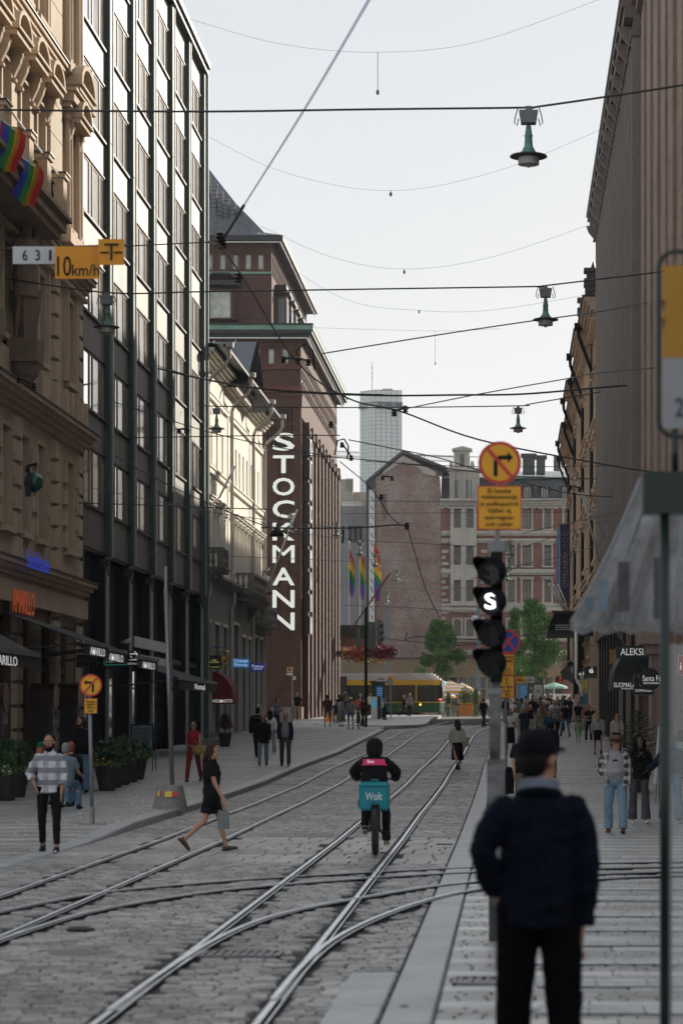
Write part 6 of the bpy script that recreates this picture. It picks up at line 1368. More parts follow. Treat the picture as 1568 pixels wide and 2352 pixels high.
def person(label,x,y,face=0,H=1.75,sex='m',pose=STAND,top=None,bottom=None,shoes=None,hair=('short','d'),skin='a',lod=1,hyaw=0,hpitch=0,lean=0,wide=1.0,z=None,arms={},group='pedestrians on the street',extra=None,sit=False,beard=None,belly=0,scale_loose=1,cat='person'):
    s=H/1.75; fem=sex=='f'; vox=(.024,.015,.0095,.0075)[lod]*max(.75,s)
    if z is None: z=h(y)+(lk(y) if x<-6.9 else (.2 if (-7.1<x<-5 and y>139) else 0))
    root=empty('person',(x,y,z),label,cat,group,R(face)); sm=skins[skin]
    Rx=Matrix.Rotation(R(lean),3,'X')
    pel=V3(0,0,.95)
    def T(p): p=Vector(p); return pel+Rx@(p-pel)
    leg={};drop=[]
    for k,sd_ in (('L',1),('R',-1)):
        a,b=pose[k][0],pose[k][1]; ab=pose[k][2] if len(pose[k])>2 else 3
        hip=V3(sd_*.092,0,.93); kn=hip+V3(sd_*math.sin(R(ab)),-math.sin(R(a)),-math.cos(R(a))).normalized()*.44
        an=kn+V3(sd_*.01,-math.sin(R(a-b)),-math.cos(R(a-b))).normalized()*.42; leg[k]=(hip,kn,an,a-b)
        drop.append(an.z-.085 if not sit else an.z-.085)
    dz=-min(drop)
    U=lambda p:(Vector(p)+V3(0,0,dz))*s
    wsh=(.168 if fem else .18)*wide
    shc={k:T((sd_*wsh,0,1.39)) for k,sd_ in (('L',1),('R',-1))}
    arm={}
    for k,sd_ in (('L',1),('R',-1)):
        if k in arms: el,wr=[T(q) for q in arms[k]]; 
        else:
            f,o_,bn=pose['a'+k]; el=shc[k]+V3(sd_*math.sin(R(o_)),-math.sin(R(f)),-math.cos(R(f))).normalized()*.29
            wr=el+V3(-sd_*(.35 if bn>60 else .05),-math.sin(R(f+bn)),-math.cos(R(f+bn))).normalized()*.25
        arm[k]=(shc[k],el,wr)
    Hc=T((0,-.012,1.605)); hm=Matrix.Rotation(R(hyaw),3,'Z')@Matrix.Rotation(R(hpitch),3,'X')
    def HD(q): return U(Hc+hm@(Vector(q)*1.09))
    seg=8 if lod<2 else 12
    b=MB()
    wr_,hr=((.118,.085),(.165,.115)) if fem else ((.138,.1),(.155,.11))
    tor=[((0,.0,.86),(hr[0]*.75,hr[1]*.8)),((0,0.01,.93),hr),((0,0,1.0),(hr[0]*.93,hr[1])),((0,-.005,1.1),wr_),((0,0,1.25),(.15 if fem else .165,.11)),((0,.005,1.36),(.16 if fem else .178,.1)),((0,.01,1.43),(.115,.07)),((0,.01,1.47),(.062,.06)),((0,.0,1.55),(.052,.055))]
    def loft(mb,rings,ex=0,fx2=1):
        pts=[U(T(p)) for p,_ in rings]; 
        rr=[((r[0]*wide+ex)*s,(r[1]*(wide if wide<1.1 else wide*1.1)+ex)*s) for _,r in rings]
        vs=[];n=len(pts)
        sg=seg+4
        for p,(a_,c_) in zip(pts,rr):
            for q in range(sg): t=2*PI*q/sg; vs.append(p+Rx@V3(math.cos(t)*a_,math.sin(t)*c_,0))
        fs=[(i*sg+q,i*sg+(q+1)%sg,(i+1)*sg+(q+1)%sg,(i+1)*sg+q) for i in range(n-1) for q in range(sg)]+[tuple(range(sg))[::-1],tuple(range((n-1)*sg,n*sg))]
        mb.add(vs,fs)
    loft(b,tor)
    def ell(mb,c,r,f=HD,sg=12):
        n=8; vs=[];cc=Vector(c)
        for i in range(n+1):
            ph=PI*i/n
            for q in range(sg): t=2*PI*q/sg; vs.append(f(cc+V3(math.sin(ph)*math.cos(t)*r[0],math.sin(ph)*math.sin(t)*r[1],-math.cos(ph)*r[2]) if i not in(0,n) else cc+V3(.001*math.cos(t),.001*math.sin(t),-math.cos(ph)*r[2])))
        mb.add(vs,[(i*sg+q,i*sg+(q+1)%sg,(i+1)*sg+(q+1)%sg,(i+1)*sg+q) for i in range(n) for q in range(sg)]+[tuple(range(sg))[::-1],tuple(range(n*sg,(n+1)*sg))])
    ell(b,(0,.008,.03),(.073,.092,.098)); ell(b,(0,-.03,-.045),(.052,.055,.062))
    ell(b,(0,-.088,-.012),(.012,.02,.022)); 
    if lod>=1:
        for sd_ in(1,-1): ell(b,(sd_*.074,.008,0),(.01,.018,.03))
        ell(b,(0,-.078,.028),(.05,.014,.012)); ell(b,(0,-.077,-.05),(.022,.014,.01)); ell(b,(0,-.068,-.088),(.022,.02,.016))
    for k,sd_ in (('L',1),('R',-1)):
        a0,a1,a2=arm[k]; b.ball(tuple(U(a0+V3(-sd_*.022,0,-.018))),.054*s,8,6); b.tube([U(a0+V3(-sd_*.012,0,-.03)),U(a0.lerp(a1,.25)),U(a0.lerp(a1,.5)),U(a1),U(a1.lerp(a2,.3)),U(a2)],[.046*s,.05*s,.044*s*(.9 if fem else 1),.037*s,.037*s*(.9 if fem else 1),.024*s],seg)
        d=(a2-a1).normalized(); pm=a2+d*.045; up=V3(0,-1,0) if abs(d.y)<.8 else V3(0,0,1); n_=(up-d*up.dot(d)).normalized(); w_=d.cross(n_)
        b.tube([U(a2-d*.01),U(a2+d*.03),U(a2+d*.085)],[(.016*s,.024*s),(.015*s,.038*s),(.013*s,.04*s)],8,up=tuple(n_))
        for i in range(4):
            o=n_*(-.028+.0187*i); base=a2+d*.08+o; cl=.25+.5*(1 if lod<3 else .8); L0=(.03,.034,.032,.026)[i]; side=w_*(-sd_ if True else 1)
            q1=base+d*L0; q2=q1+(d+side*cl*.7).normalized()*L0*.8; q3=q2+(d+side*cl*1.6).normalized()*L0*.6
            r_=.0095 if lod>=2 else .012
            b.tube([U(base-d*.02),U(base),U(q1),U(q2),U(q3)],[r_*s,r_*s,r_*s,r_*s*.9,r_*s*.75],6)
        tb=a2+d*.025+n_*.03; b.tube([U(a2+d*.01),U(tb),U(tb+d*.035+n_*.012),U(tb+d*.06+n_*.006)],[.014*s,.012*s,.011*s,.009*s],6)
        hp,kn,an,sa=leg[k]
        b.tube([U(hp+V3(0,0,.03)),U(hp),U(hp.lerp(kn,.4)),U(kn),U(kn.lerp(an,.3)+V3(0,.012,0)),U(kn.lerp(an,.7)),U(an)],[.075*s,.082*s,.074*s,.05*s,.052*s,.038*s,.03*s],seg)
        fa=R(max(-10,min(70,-(sa)))) if not sit else 0
        ft=V3(0,-math.cos(fa),-math.sin(fa)); up=V3(0,-math.sin(fa),math.cos(fa)); 
        b.tube([U(an),U(an-ft*.03-up*.05),U(an+ft*.05-up*.05),U(an+ft*.15-up*.062)],[.03*s,.034*s,.036*s,.026*s],8)
        leg[k]=(hp,kn,an,sa,ft,up)
    body=b.obj('body',sm,root,local=True,smooth=True); remesh(body,vox,3 if lod<2 else 2)
    # ---- face
    if lod>=2:
        for sd_ in (1,-1):
            m=MB(); ell(m,(sd_*.031,-.078,.012),(.014,.008,.008),sg=8); m.obj('eye',eyew if lod>2 else eye_m,root,local=True,smooth=True)
            m=MB(); ell(m,(sd_*.031,-.0835,.012),(.006,.004,.006),sg=8); m.obj('pupil',eye_m,root,local=True)
            m=MB(); m.tube([HD((sd_*.014,-.09,.031)),HD((sd_*.032,-.09,.036)),HD((sd_*.05,-.077,.031))],.0045*s,6); m.obj('eyebrow',hairs.get(hair[1],hairs['k']),root,local=True)
        m=MB(); ell(m,(0,-.09,-.052),(.022,.006,.007),sg=8); m.obj('lips',lips_m,root,local=True,smooth=True)
    if beard:
        m=MB(); ell(m,(0,-.045,-.072),(.058,.052,.05)); ell(m,(0,-.085,-.036),(.03,.012,.008)); 
        if lod>=2: 
            for sd_ in (1,-1): ell(m,(sd_*.055,-.02,-.03),(.018,.03,.045))
        o=m.obj('beard',hairs[beard],root,local=True); remesh(o,max(.008,vox*.7),2)
    # ---- clothing
    def legcloth(mb,frac,ex,flare,both=True):
        for k in ('L','R'):
            hp,kn,an=leg[k][:3]; P_=[hp+V3(0,0,.04),hp,hp.lerp(kn,.5),kn,kn.lerp(an,.5),an+V3(0,0,0)]; r=[.09,.096,.084,.064+ex*.3+flare*.3,.056+flare*.7,.050+flare]
            if lod<2: pass
            if frac<1:
                L_=frac*2; nP=[];nr=[]
                for i,(p,q) in enumerate(zip(P_,r)):
                    t=(0,.02,.5,1,1.5,2)[i]
                    if t<=L_: nP.append(p);nr.append(q+flare*.4)
                    else:
                        t0=(0,.02,.5,1,1.5,2)[i-1]; f=(L_-t0)/(t-t0); nP.append(P_[i-1].lerp(p,f)); nr.append(r[i-1]*(1-f)+q*f+flare*.6); break
                P_,r=nP,nr
            mb.tube([U(p) for p in P_],[(q+ex)*s*(wide**.5) for q in r],seg)
    if bottom:
        ty=bottom.get('type','trousers'); bm_=bottom['m']; m=MB(); ex=bottom.get('ex',.0); fl=bottom.get('flare',.012)
        if ty in('trousers','shorts'):
            loft(m,[((0,.005,.85),(hr[0]*.8,hr[1]*.85)),((0,.01,.93),hr),((0,0,1.0),(hr[0]*.94,hr[1]*.98)),((0,0,1.04),(hr[0]*.88,hr[1]*.93))],.014+ex)
            legcloth(m,bottom.get('len',1.0 if ty=='trousers' else .42),ex,fl)
        elif ty=='skirt':
            zl_=bottom.get('len',.5); f=bottom.get('flare',.05); mid=(leg['L'][1]+leg['R'][1])/2
            spread=abs(leg['L'][1].y-leg['R'][1].y)/2*(1-zl_)
            loft(m,[((0,mid.y*.6,zl_),(hr[0]+f,hr[1]+f+spread)),((0,0,.72),(hr[0]+f*.7,hr[1]+f*.6+spread*.5)),((0,.01,.92),hr),((0,0,1.06),(wr_[0],wr_[1]))],.014)
        o=m.obj({'trousers':'trousers','shorts':'shorts','skirt':'skirt'}[ty],bm_,root,local=True,smooth=True); remesh(o,vox*1.05,3,.018*s if lod>=2 else .012,.09 if lod>=2 else .15)
        if ty=='trousers' and lod>=2 and top and top.get('len',.9)>.93: 
            m=MB(); 
            loft(m,[((0,0,1.015),(hr[0]*.93,hr[1]*.98)),((0,0,1.045),(hr[0]*.9,hr[1]*.95))],.021); m.obj('belt',lk_,root,local=True)
    if top:
        m=MB(); ex=top.get('ex',.014); zl_=top.get('len',.9); fl=top.get('flare',0)
        rg=[((0,.005,zl_),(hr[0]*.98+fl,hr[1]*1.0+fl))]
        if zl_<.93: rg.append(((0,.01,.95),(hr[0]+fl*.6,hr[1]+fl*.6)))
        wl_=(wr_[0]+top.get('waist',.0)+belly*.5,wr_[1]+top.get('waist',.0)+belly)
        rg+=[((0,-belly*.7,1.09),wl_),((0,-belly*.35,1.25),(.155 if fem else .17,.115+belly*.4)),((0,.005,1.36),(.155 if fem else .168,.105)),((0,.01,1.41),(.14 if fem else .15,.09)),((0,.01,1.445),(.1,.075)),((0,.008,1.482),(.066,.062))]
        if fem and not top.get('flatc'): rg[-5]=(rg[-5][0],(rg[-5][1][0],rg[-5][1][1]+.016))
        loft(m,rg,ex)
        sl=top.get('sleeve',.5)
        for k,sd_ in (('L',1),('R',-1)):
            a0,a1,a2=arm[k]; e=ex+.006+top.get('sl_ex',0)
            if sl<=0: m.ball(tuple(U(a0+V3(-sd_*.03,0,0))),.055*s,8,6); continue
            m.ball(tuple(U(a0+V3(-sd_*.022,0,-.018))),(.056+e)*s,10,8); P_=[a0+V3(-sd_*.012,0,-.03)]; r=[.05+e]
            if sl<1: q=min(1,sl*1.0); P_.append(a0.lerp(a1,q)); r.append(.05+e+.008)
            else:
                P_+=[a0.lerp(a1,.5),a1,a1.lerp(a2,.5)]; r+=[.049+e,.042+e,.04+e]
                if sl>=2: P_.append(a2.lerp(a1,.02)); r.append(.032+e)
            m.tube([U(p) for p in P_],[q*s for q in r],seg)
        if top.get('hood'): 
            m.tube([U(T((-.1,.04,1.44))),U(T((0,.1,1.47))),U(T((.1,.04,1.44)))],.045*s,8)
        o=m.obj(top.get('name','shirt'),top['m'],root,local=True,smooth=True); remesh(o,vox*1.02,3,(.032 if lod==3 else .022)*s if lod>=2 else .012,.085 if lod>=2 else .14)
        if top.get('collar'):
            m=MB(); loft(m,[((0,.0,1.47),(.068,.066)),((0,.002,1.515),(.062,.063))],.008); m.obj('collar',top['collar'],root,local=True,smooth=True)
    if shoes:
        for k in ('L','R'):
            an,ft,up=leg[k][2],leg[k][4],leg[k][5]; m=MB(); kk=1.12 if not fem else 1.0
            m.tube([U(an-up*.005-ft*.01),U(an-ft*.045-up*.045),U(an+ft*.03-up*.045),U(an+ft*.1-up*.055),U(an+ft*.175-up*.06)],[(.038*s*kk,.038*s*kk),(.036*s*kk,.042*s*kk),(.042*s*kk,.042*s*kk),(.044*s*kk,.032*s*kk),(.03*s*kk,.02*s*kk)],10)
            sh_=m.obj('shoe',shoes,root,local=True,smooth=True)
            if lod>=2:
                m=MB(); c=an+ft*.05-up*.085; P_=[]
                for q in range(14): t=2*PI*q/14; P_.append(U(c+ft*(math.cos(t)*.135)+V3(math.sin(t)*(.042+.006*math.cos(t)),0,0)))
                m.prism(P_,up*(.028*s)); m.obj('sole',lw if shoes is not lb_ else lk_,sh_,local=True)
    # ---- hair and headgear
    st,hc=hair[0],hair[1]; hmx=hairs.get(hc,hairs['d'])
    if st not in('bald',):
        m=MB()
        if st!='bare':
            ell(m,(0,.022,.05),(.081,.09,.087)); ell(m,(0,.05,.0),(.074,.058,.075))
            if st in('long','pony','bun','hood'): 
                for sd_ in (1,-1): ell(m,(sd_*.062,.012,-.0),(.024,.045,.075))
        if st=='long':
            ln=hair[2] if len(hair)>2 else .3
            m.tube([HD((0,.06,.02)),HD((0,.075,-.06)),U(T((0,.115,1.47))),U(T((.0,.125,1.62-ln)))],[(.085*s,.05*s),(.09*s,.05*s),(.1*s,.04*s),(.05*s,.02*s)],10)
            for sd_ in (1,-1): m.tube([HD((sd_*.065,.02,.03)),HD((sd_*.08,.01,-.08)),U(T((sd_*.105,-.03,1.42)))],[.03*s,.03*s,.018*s],7)
        if st=='pony': m.tube([HD((0,.09,.05)),HD((0,.14,.02)),HD((0,.13,-.1)),HD((0,.12,-.2))],[.03*s,.035*s,.03*s,.012*s],8)
        if st=='bun': ell(m,(0,.08,.11),(.035,.035,.032))
        if st=='afro':
            ell(m,(0,.03,.04),(.12,.12,.11)); ell(m,(0,.07,-.03),(.12,.09,.12))
        if m.v: o=m.obj('hair',hmx,root,local=True,smooth=True); remesh(o,max(.008,vox*.8),2,.012 if lod>=2 else .008,.03)
    hg=extra or {}
    if 'cap' in hg:
        m=MB(); ell(m,(0,.012,.065),(.086,.102,.078)); ell(m,(0,.012,.05),(.088,.104,.05)); m.tube([HD((0,-.08,.055)),HD((0,-.15,.045))],[(.07*s,.012*s),(.05*s,.008*s)],10,up=(0,0,1)); o=m.obj('cap',hg['cap'],root,local=True,smooth=True); remesh(o,max(.006,vox*.6),2)
    if 'fedora' in hg:
        m=MB(); pr=[(.15,.045),(.155,.04),(.15,.035),(.095,.05),(.098,.08),(.085,.13),(.05,.145),(.01,.13)]
        sg=20; vs=[HD((math.cos(2*PI*q/sg)*r,.01+math.sin(2*PI*q/sg)*r*1.12,zz+(.012*abs(math.cos(2*PI*q/sg)) if r>.14 else 0))) for r,zz in pr for q in range(sg)]
        m.add(vs,[(i*sg+q,i*sg+(q+1)%sg,(i+1)*sg+(q+1)%sg,(i+1)*sg+q) for i in range(len(pr)-1) for q in range(sg)]); hh_=m.obj('hat',hg['fedora'],root,local=True,smooth=True)
        m=MB(); vs=[HD((math.cos(2*PI*q/sg)*r,.01+math.sin(2*PI*q/sg)*r*1.12,zz)) for r,zz in ((.099,.052),(.101,.075)) for q in range(sg)]; m.add(vs,[(q,(q+1)%sg,sg+(q+1)%sg,sg+q) for q in range(sg)]); m.obj('hat_band',lk_,hh_,local=True)
    if 'helmet' in hg:
        m=MB(); ell(m,(0,.02,.075),(.1,.13,.085)); o=m.obj('helmet',hg['helmet'],root,local=True,smooth=True)
    if 'hood' in hg:
        m=MB(); ell(m,(0,.04,.04),(.1,.098,.115)); ell(m,(0,.06,-.05),(.105,.09,.1)); 
        for sd_ in (1,-1): m.tube([HD((sd_*.085,-.01,.06)),HD((sd_*.1,-.02,-.06)),U(T((sd_*.09,-.07,1.42)))],.032*s,8)
        o=m.obj('hood',hg['hood'],root,local=True,smooth=True); remesh(o,max(.009,vox),2,.015,.06)
    if 'glasses' in hg:
        m=MB()
        for sd_ in (1,-1): m.tube([HD((sd_*.033+.022*math.cos(2*PI*q/12),-.098,.01+.016*math.sin(2*PI*q/12))) for q in range(13)],.0025*s,5,cap=False); m.tube([HD((sd_*.055,-.096,.014)),HD((sd_*.075,0,.014))],.0025*s,4)
        m.tube([HD((-.011,-.1,.014)),HD((.011,-.1,.014))],.0025*s,4); m.obj('glasses',hg['glasses'],root,local=True)
        if hg.get('shades'): m=MB(); [ell(m,(sd_*.033,-.095,.01),(.022,.006,.016),sg=10) for sd_ in (1,-1)]; m.obj('sunglass_lens',eye_m,root,local=True)
    root['_s']=s
    return root,U,T,arm,leg,HD
def py(ytop,H,left=False,far=False):
    """distance at which a person of height H has the top of the head at ytop"""
    best=None; y=20.0
    while y<260:
        zt=h(y)+H+(lk(y) if left else 0); d=VY-F*(zt-CZ)/y; 
        e=abs(d-ytop)
        if best is None or e<best[0]-.05: best=(e,y)
        y+=.5
    return best[1]
def at(dx,Y): return (dx-VX)/F*Y
PPL=[]
def ped(label,dx,Y,face=0,**k): return person(label,at(dx,Y),Y,face,**k)
def strap(T0,pts,r,m,name,label,cat): 
    mb=MB(); mb.tube(pts,r,6); o=mb.obj(name,m); return tag(o,label,cat)
def wp_(pr,p):   # local point on a figure to world
    root,U=pr[0],pr[1]; v=U(Vector(p)); v=Matrix.Rotation(root.rotation_euler.z,3,'Z')@v; return v+root.location
def bag(pr,c,size,m,label,strap_to=None,name='bag',cat='bag',round_=True):
    c=wp_(pr,c); t=empty(name,c,label,cat); mb=MB(); x,y,z=c; a,b_,d=size
    rz_=Matrix.Rotation(pr[0].rotation_euler.z,3,'Z'); P=[]
    sg=12
    for zz,kx in ((-d,.85),(-d*.85,1),(0,1.02),(d*.8,.93),(d,.8)):
        for q in range(sg):
            t_=2*PI*q/sg; ca,sa=math.cos(t_),math.sin(t_); f=lambda v:math.copysign(abs(v)**.5,v); P.append(c+rz_@V3(f(ca)*a*kx,f(sa)*b_*kx,zz))
    mb.add(P,[(i*sg+q,i*sg+(q+1)%sg,(i+1)*sg+(q+1)%sg,(i+1)*sg+q) for i in range(4) for q in range(sg)]+[tuple(range(sg))[::-1],tuple(range(4*sg,5*sg))]); mb.obj('bag_body',m,t,smooth=True)
    if strap_to:
        mb=MB(); mb.tube([c+V3(0,0,d*.8)]+[wp_(pr,q) for q in strap_to],.011,6); mb.obj('strap',m,t)
    return t
# ---------- foreground man seen from behind
fgm=ped('man in navy jacket and black cap seen from behind, hand in pocket',1237,12.0,180,H=1.90,pose=dict(L=(3,2),R=(-2,3),aL=(0,5,5),aR=(-3,6,8)),wide=.99,
  arms={'L':((.262,.07,1.19),(.19,-.02,1.0))},top=dict(m=mat('navy_wool_jacket',(.0035,.005,.012),.85,var=.12,scale=18,bump=.1,spec=.08),len=.85,sleeve=2,ex=.018,waist=.022,flare=.01,name='jacket'),bottom=dict(m=mat('black_trousers',(.003,.003,.004),.9,var=.1,spec=.05),flare=.02,ex=.01),shoes=lk_,hair=('short','k'),skin='b',lod=3,z=0,extra=dict(cap=mat('black_cap',(.004,.005,.008),.85,var=.1,spec=.1)),hyaw=-35,group='single pedestrians')
r=fgm[0]; m=MB(); U_,T_2=fgm[1],fgm[2]
P=[U_((math.cos(2*PI*q/20)*.078*1.06,.012+math.sin(2*PI*q/20)*.078,1.478+.02*math.sin(2*PI*q/20))) for q in range(21)]; m.tube(P,[.016]*21,8,cap=False); P=[p+Vector((0,0,.025)) for p in P]; m.tube(P,[.012]*21,8,cap=False); m.obj('shirt_collar',fab('pale_collar',(.17,.2,.25)),r,local=True,smooth=True)
# ---------- left plaid shirt man
ped('bearded man in white and grey plaid shirt walking towards the camera',114,36.2,4,H=1.78,pose=dict(L=(10,4),R=(-8,10),aL=(6,7,16),aR=(0,12,10)),arms={'R':((-.29,.05,1.16),(-.2,-.06,.98))},
  top=dict(m=pattern('plaid_white_grey',(.52,.52,.54),(.2,.2,.22),None,5.5,5.5),len=.87,sleeve=1,ex=.02,waist=.018,flare=.01,collar=fw),bottom=dict(m=fk,flare=.0,len=.95),shoes=lk_,hair=('short','k'),beard='k',skin='b',lod=3,hyaw=-6,wide=.93,group='single pedestrians')
# ---------- crossing woman in black
cw=ped('woman in black top and shorts striding across the tracks',486,36.5,88,H=1.66,sex='f',pose=dict(L=(16,4),R=(-13,34),aL=(-8,4,8),aR=(16,4,10)),top=dict(m=fk,len=.93,sleeve=.65,ex=.02,waist=.025),bottom=dict(type='shorts',m=fk,len=.36,flare=.025),shoes=lb_,hair=('long','d',.34),lod=3,hpitch=12,z=0,group='single pedestrians')
c=wp_(cw,(.22,-.12,.72)); t=empty('handbag',pt(514,1882,36.3),'grey patterned cloth bag in the hand of the crossing woman','bag'); a=pt(514,1882,36.3); m=MB(); m.prism([(a.x-.085,a.y-.05,a.z-.14),(a.x+.085,a.y-.05,a.z-.15),(a.x+.08,a.y-.05,a.z+.12),(a.x-.075,a.y-.05,a.z+.14)],(0,.08,0)); m.obj('bag_body',pattern('patterned_bag',(.25,.27,.27),(.1,.12,.13),None,40,40),t); m=MB(); m.tube([(a.x-.05,a.y,a.z+.12),(a.x-.02,a.y,a.z+.24),(a.x+.04,a.y,a.z+.12)],.008,6); m.obj('handle',lk_,t)
bag(cw,(-.12,-.06,1.03),(.07,.04,.09),lk_,'small round black shoulder bag on the crossing woman',[(-.15,0,1.2),(.0,.03,1.47)])
# ---------- other people left
lm=ped('man with long hair and black sweater pulling a suitcase',186,58,25,H=1.84,pose=STAND,arms={'L':((.27,.03,1.13),(.26,-.02,.9))},top=dict(m=fk,len=.88,sleeve=1.4,ex=.028,waist=.04),bottom=dict(m=fj,flare=.03),shoes=lk_,hair=('long','d',.3),beard='d',lod=2,hyaw=-70,wide=1.05,group='single pedestrians')
p=gp(236,1822); t=empty('suitcase',(p.x,58.4,h(58)+.13),'black wheeled suitcase behind the long-haired man','suitcase'); m=MB(); m.box(p.x-.18,p.x+.2,58.3,58.55,h(58)+.2,h(58)+.78); m.obj('case',fk,t); m=MB(); m.tube([(p.x-.12,58.4,h(58)+.78),(p.x-.12,58.4,h(58)+1.1),(p.x+.04,58.4,h(58)+1.1),(p.x+.04,58.4,h(58)+.78)],.012,6); m.obj('handle',steel,t)
for s in (-.13,.15): m=MB(); m.tube([(p.x+s,58.28,h(58)+.16),(p.x+s,58.32,h(58)+.16)],.035,10); m.obj('wheel',black,t)
rv=ped('woman in sleeveless red vest with yellow shoulder bag',445,66.5,-6,H=1.7,sex='f',pose=WALK2,top=dict(m=fab('red_vest',(.3,.02,.045)),len=.98,sleeve=0,ex=.03,name='vest'),bottom=dict(m=fab('red_trousers',(.2,.02,.02)),flare=.01),shoes=lb_,hair=('short','d'),lod=2,extra=dict(glasses=dark),group='single pedestrians')
bag(rv,(.17,-.12,.93),(.13,.06,.12),fab('mustard_bag',(.35,.24,.05)),'mustard yellow bag on the red vest woman',[(.05,-.13,1.25),(-.12,-.02,1.46)])
m=MB(); 
for a0,a1 in (((-.15,-.13,1.04),(.15,-.13,1.02)),((0,-.15,1.02),(.05,-.16,.8)),((-.14,-.06,1.0),(-.17,-.03,.72))): m.tube([wp_(rv,a0),wp_(rv,a1)],[.045,.04],8)
tag(m.obj('tied_sweater',fab('dusty_pink',(.25,.12,.13)),smooth=True),'dusty pink sweater tied round the waist of the red vest woman','sweater')
cp=ped('man in open navy jacket and grey shirt walking in a couple',655,78,3,H=1.77,pose=WALK,top=dict(m=fg,len=.95,sleeve=0,ex=.012,waist=.02),bottom=dict(m=fab('dark_olive',(.06,.055,.04)),flare=.015),shoes=lk_,hair=('short','g'),lod=2,extra=dict(glasses=dark),belly=.02,group='single pedestrians')
def openjacket(pr,m_,ln=.9,w=1.0):
    root,U,T=pr[0],pr[1],pr[2]; arm=pr[3]; mb=MB(); s=root['_s']
    for sd_ in (1,-1):
        for (zz0,zz1) in ((ln,1.1),(1.1,1.3),(1.3,1.43)):
            mb.tube([U(T((sd_*.135*w,-.02,zz0))),U(T((sd_*.15*w,-.02,zz1)))],[(.058*s,.12*s),(.052*s,.115*s)],10,up=(0,1,0))
    mb.tube([U(T((0,.075,ln))),U(T((0,.075,1.43)))],[(.16*w*s,.06*s),(.15*w*s,.055*s)],12,up=(0,1,0))
    for k,sd_ in (('L',1),('R',-1)):
        a0,a1,a2=arm[k]; mb.ball(tuple(U(a0+V3(-sd_*.02,0,-.018))),.076*s,10,8); mb.tube([U(a0+V3(-sd_*.01,0,-.03)),U(a0.lerp(a1,.5)),U(a1),U(a2)],[.072*s,.066*s,.06*s,.048*s],10)
    o=mb.obj('open_jacket',m_,root,local=True,smooth=True); remesh(o,.014,3,.02,.085)
openjacket(cp,fn,.86)
cpw=ped('woman with glasses in black coat and pale jeans beside the navy jacket man',604,78.5,6,H=1.68,sex='f',pose=WALK2,top=dict(m=fk,len=.78,sleeve=2,ex=.035,waist=.05,flare=.03,name='coat'),bottom=dict(m=fjl),shoes=lk_,hair=('short','d'),lod=2,extra=dict(glasses=dark),group='single pedestrians')
g_=ped('security guard in black jacket seen from behind with a word on the back',592,88,172,H=1.86,pose=WALK,top=dict(m=fk,len=.88,sleeve=2,ex=.035,waist=.04,name='jacket'),bottom=dict(m=fk),shoes=lk_,hair=('short','k'),lod=1,wide=1.08,group='single pedestrians')
text('VARTIJA','lettering',wtd,g_[0],(0,.17,1.42),(R(90),0,R(180)),.3,.045,.001,.005,world=False)
zb_=pattern('black_white_vertical',(.5,.5,.48),(.01,.01,.01),None,22,0)
wt_=ped('woman in white blouse and striped trousers seen from behind',621,93,180,H=1.70,sex='f',pose=WALK2,top=dict(m=fw,len=1.0,sleeve=1.6,ex=.025),bottom=dict(m=zb_,flare=.04),shoes=lw,hair=('long','k',.28),lod=1,group='single pedestrians')
bag(wt_,(.05,.16,1.1),(.09,.05,.1),lk_,'small black backpack on the striped trousers woman',[(.1,.1,1.4)],'backpack')
ped('young man in blue checked shirt standing by the bin',636,124,60,H=1.76,pose=PHONE,top=dict(m=pattern('navy_check',(.05,.06,.1),(.18,.2,.25),None,16,16),len=.86,sleeve=1,ex=.025,waist=.03),bottom=dict(m=fn),shoes=lk_,hair=('short','k'),lod=1,group='single pedestrians')
ped('person with a patterned cream coat draped over the head',594,108,170,H=1.74,pose=WALK,top=dict(m=blotch('cream_print',((.4,.36,.28),(.33,.3,.22),(.3,.05,.04))),len=.75,sleeve=2,ex=.06,flare=.05,name='coat'),bottom=dict(m=fj),shoes=lk_,hair=('short','d'),lod=1,extra=dict(hood=blotch('cream_print',((1,1,1),))),group='single pedestrians')
ped('grey-haired man in black tee and khaki trousers by the brick wall',683,158,178,H=1.80,pose=dict(L=(4,3,6),R=(-4,3,6),aL=(5,14,40),aR=(5,14,40)),top=dict(m=fk,len=.88,sleeve=.6,ex=.024,waist=.03),bottom=dict(m=fkh),shoes=lw,hair=('short','g'),lod=1,group='single pedestrians')
CR='crowd at the tram stop'
ped('man in brown tee and grey shorts with tied-up hair',752,139,185,H=1.82,pose=dict(L=(3,2,7),R=(-3,2,7),aL=(4,12,40),aR=(0,9,12)),top=dict(m=fab('brown_tee',(.07,.025,.018)),len=.85,sleeve=.75,ex=.03,waist=.04),bottom=dict(type='shorts',m=fab('grey_shorts',(.12,.12,.11)),len=.5),shoes=fg,hair=('bun','d'),lod=1,group=CR)
ped('boy in navy tee waiting beside the floral skirt woman',771,146,170,H=1.42,pose=STAND,top=dict(m=fn,len=.9,sleeve=.6,ex=.02),bottom=dict(m=fn),shoes=lk_,hair=('short','b'),lod=1,group=CR)
ped('tall dark-haired woman in navy top among the crowd',778,152,200,H=1.74,sex='f',pose=STAND,top=dict(m=fn,len=.9,sleeve=2,ex=.02),bottom=dict(m=fk),shoes=lk_,hair=('short','d'),lod=1,group=CR)
ped('woman in grey top and long floral skirt',783,140,150,H=1.68,sex='f',pose=STAND,top=dict(m=fg,len=1.0,sleeve=.2,ex=.015),bottom=dict(type='skirt',m=blotch('dark_floral',((.06,.06,.05),(.16,.15,.12)),25),len=.3,flare=.08),shoes=lk_,hair=('bun','k'),lod=1,group=CR)
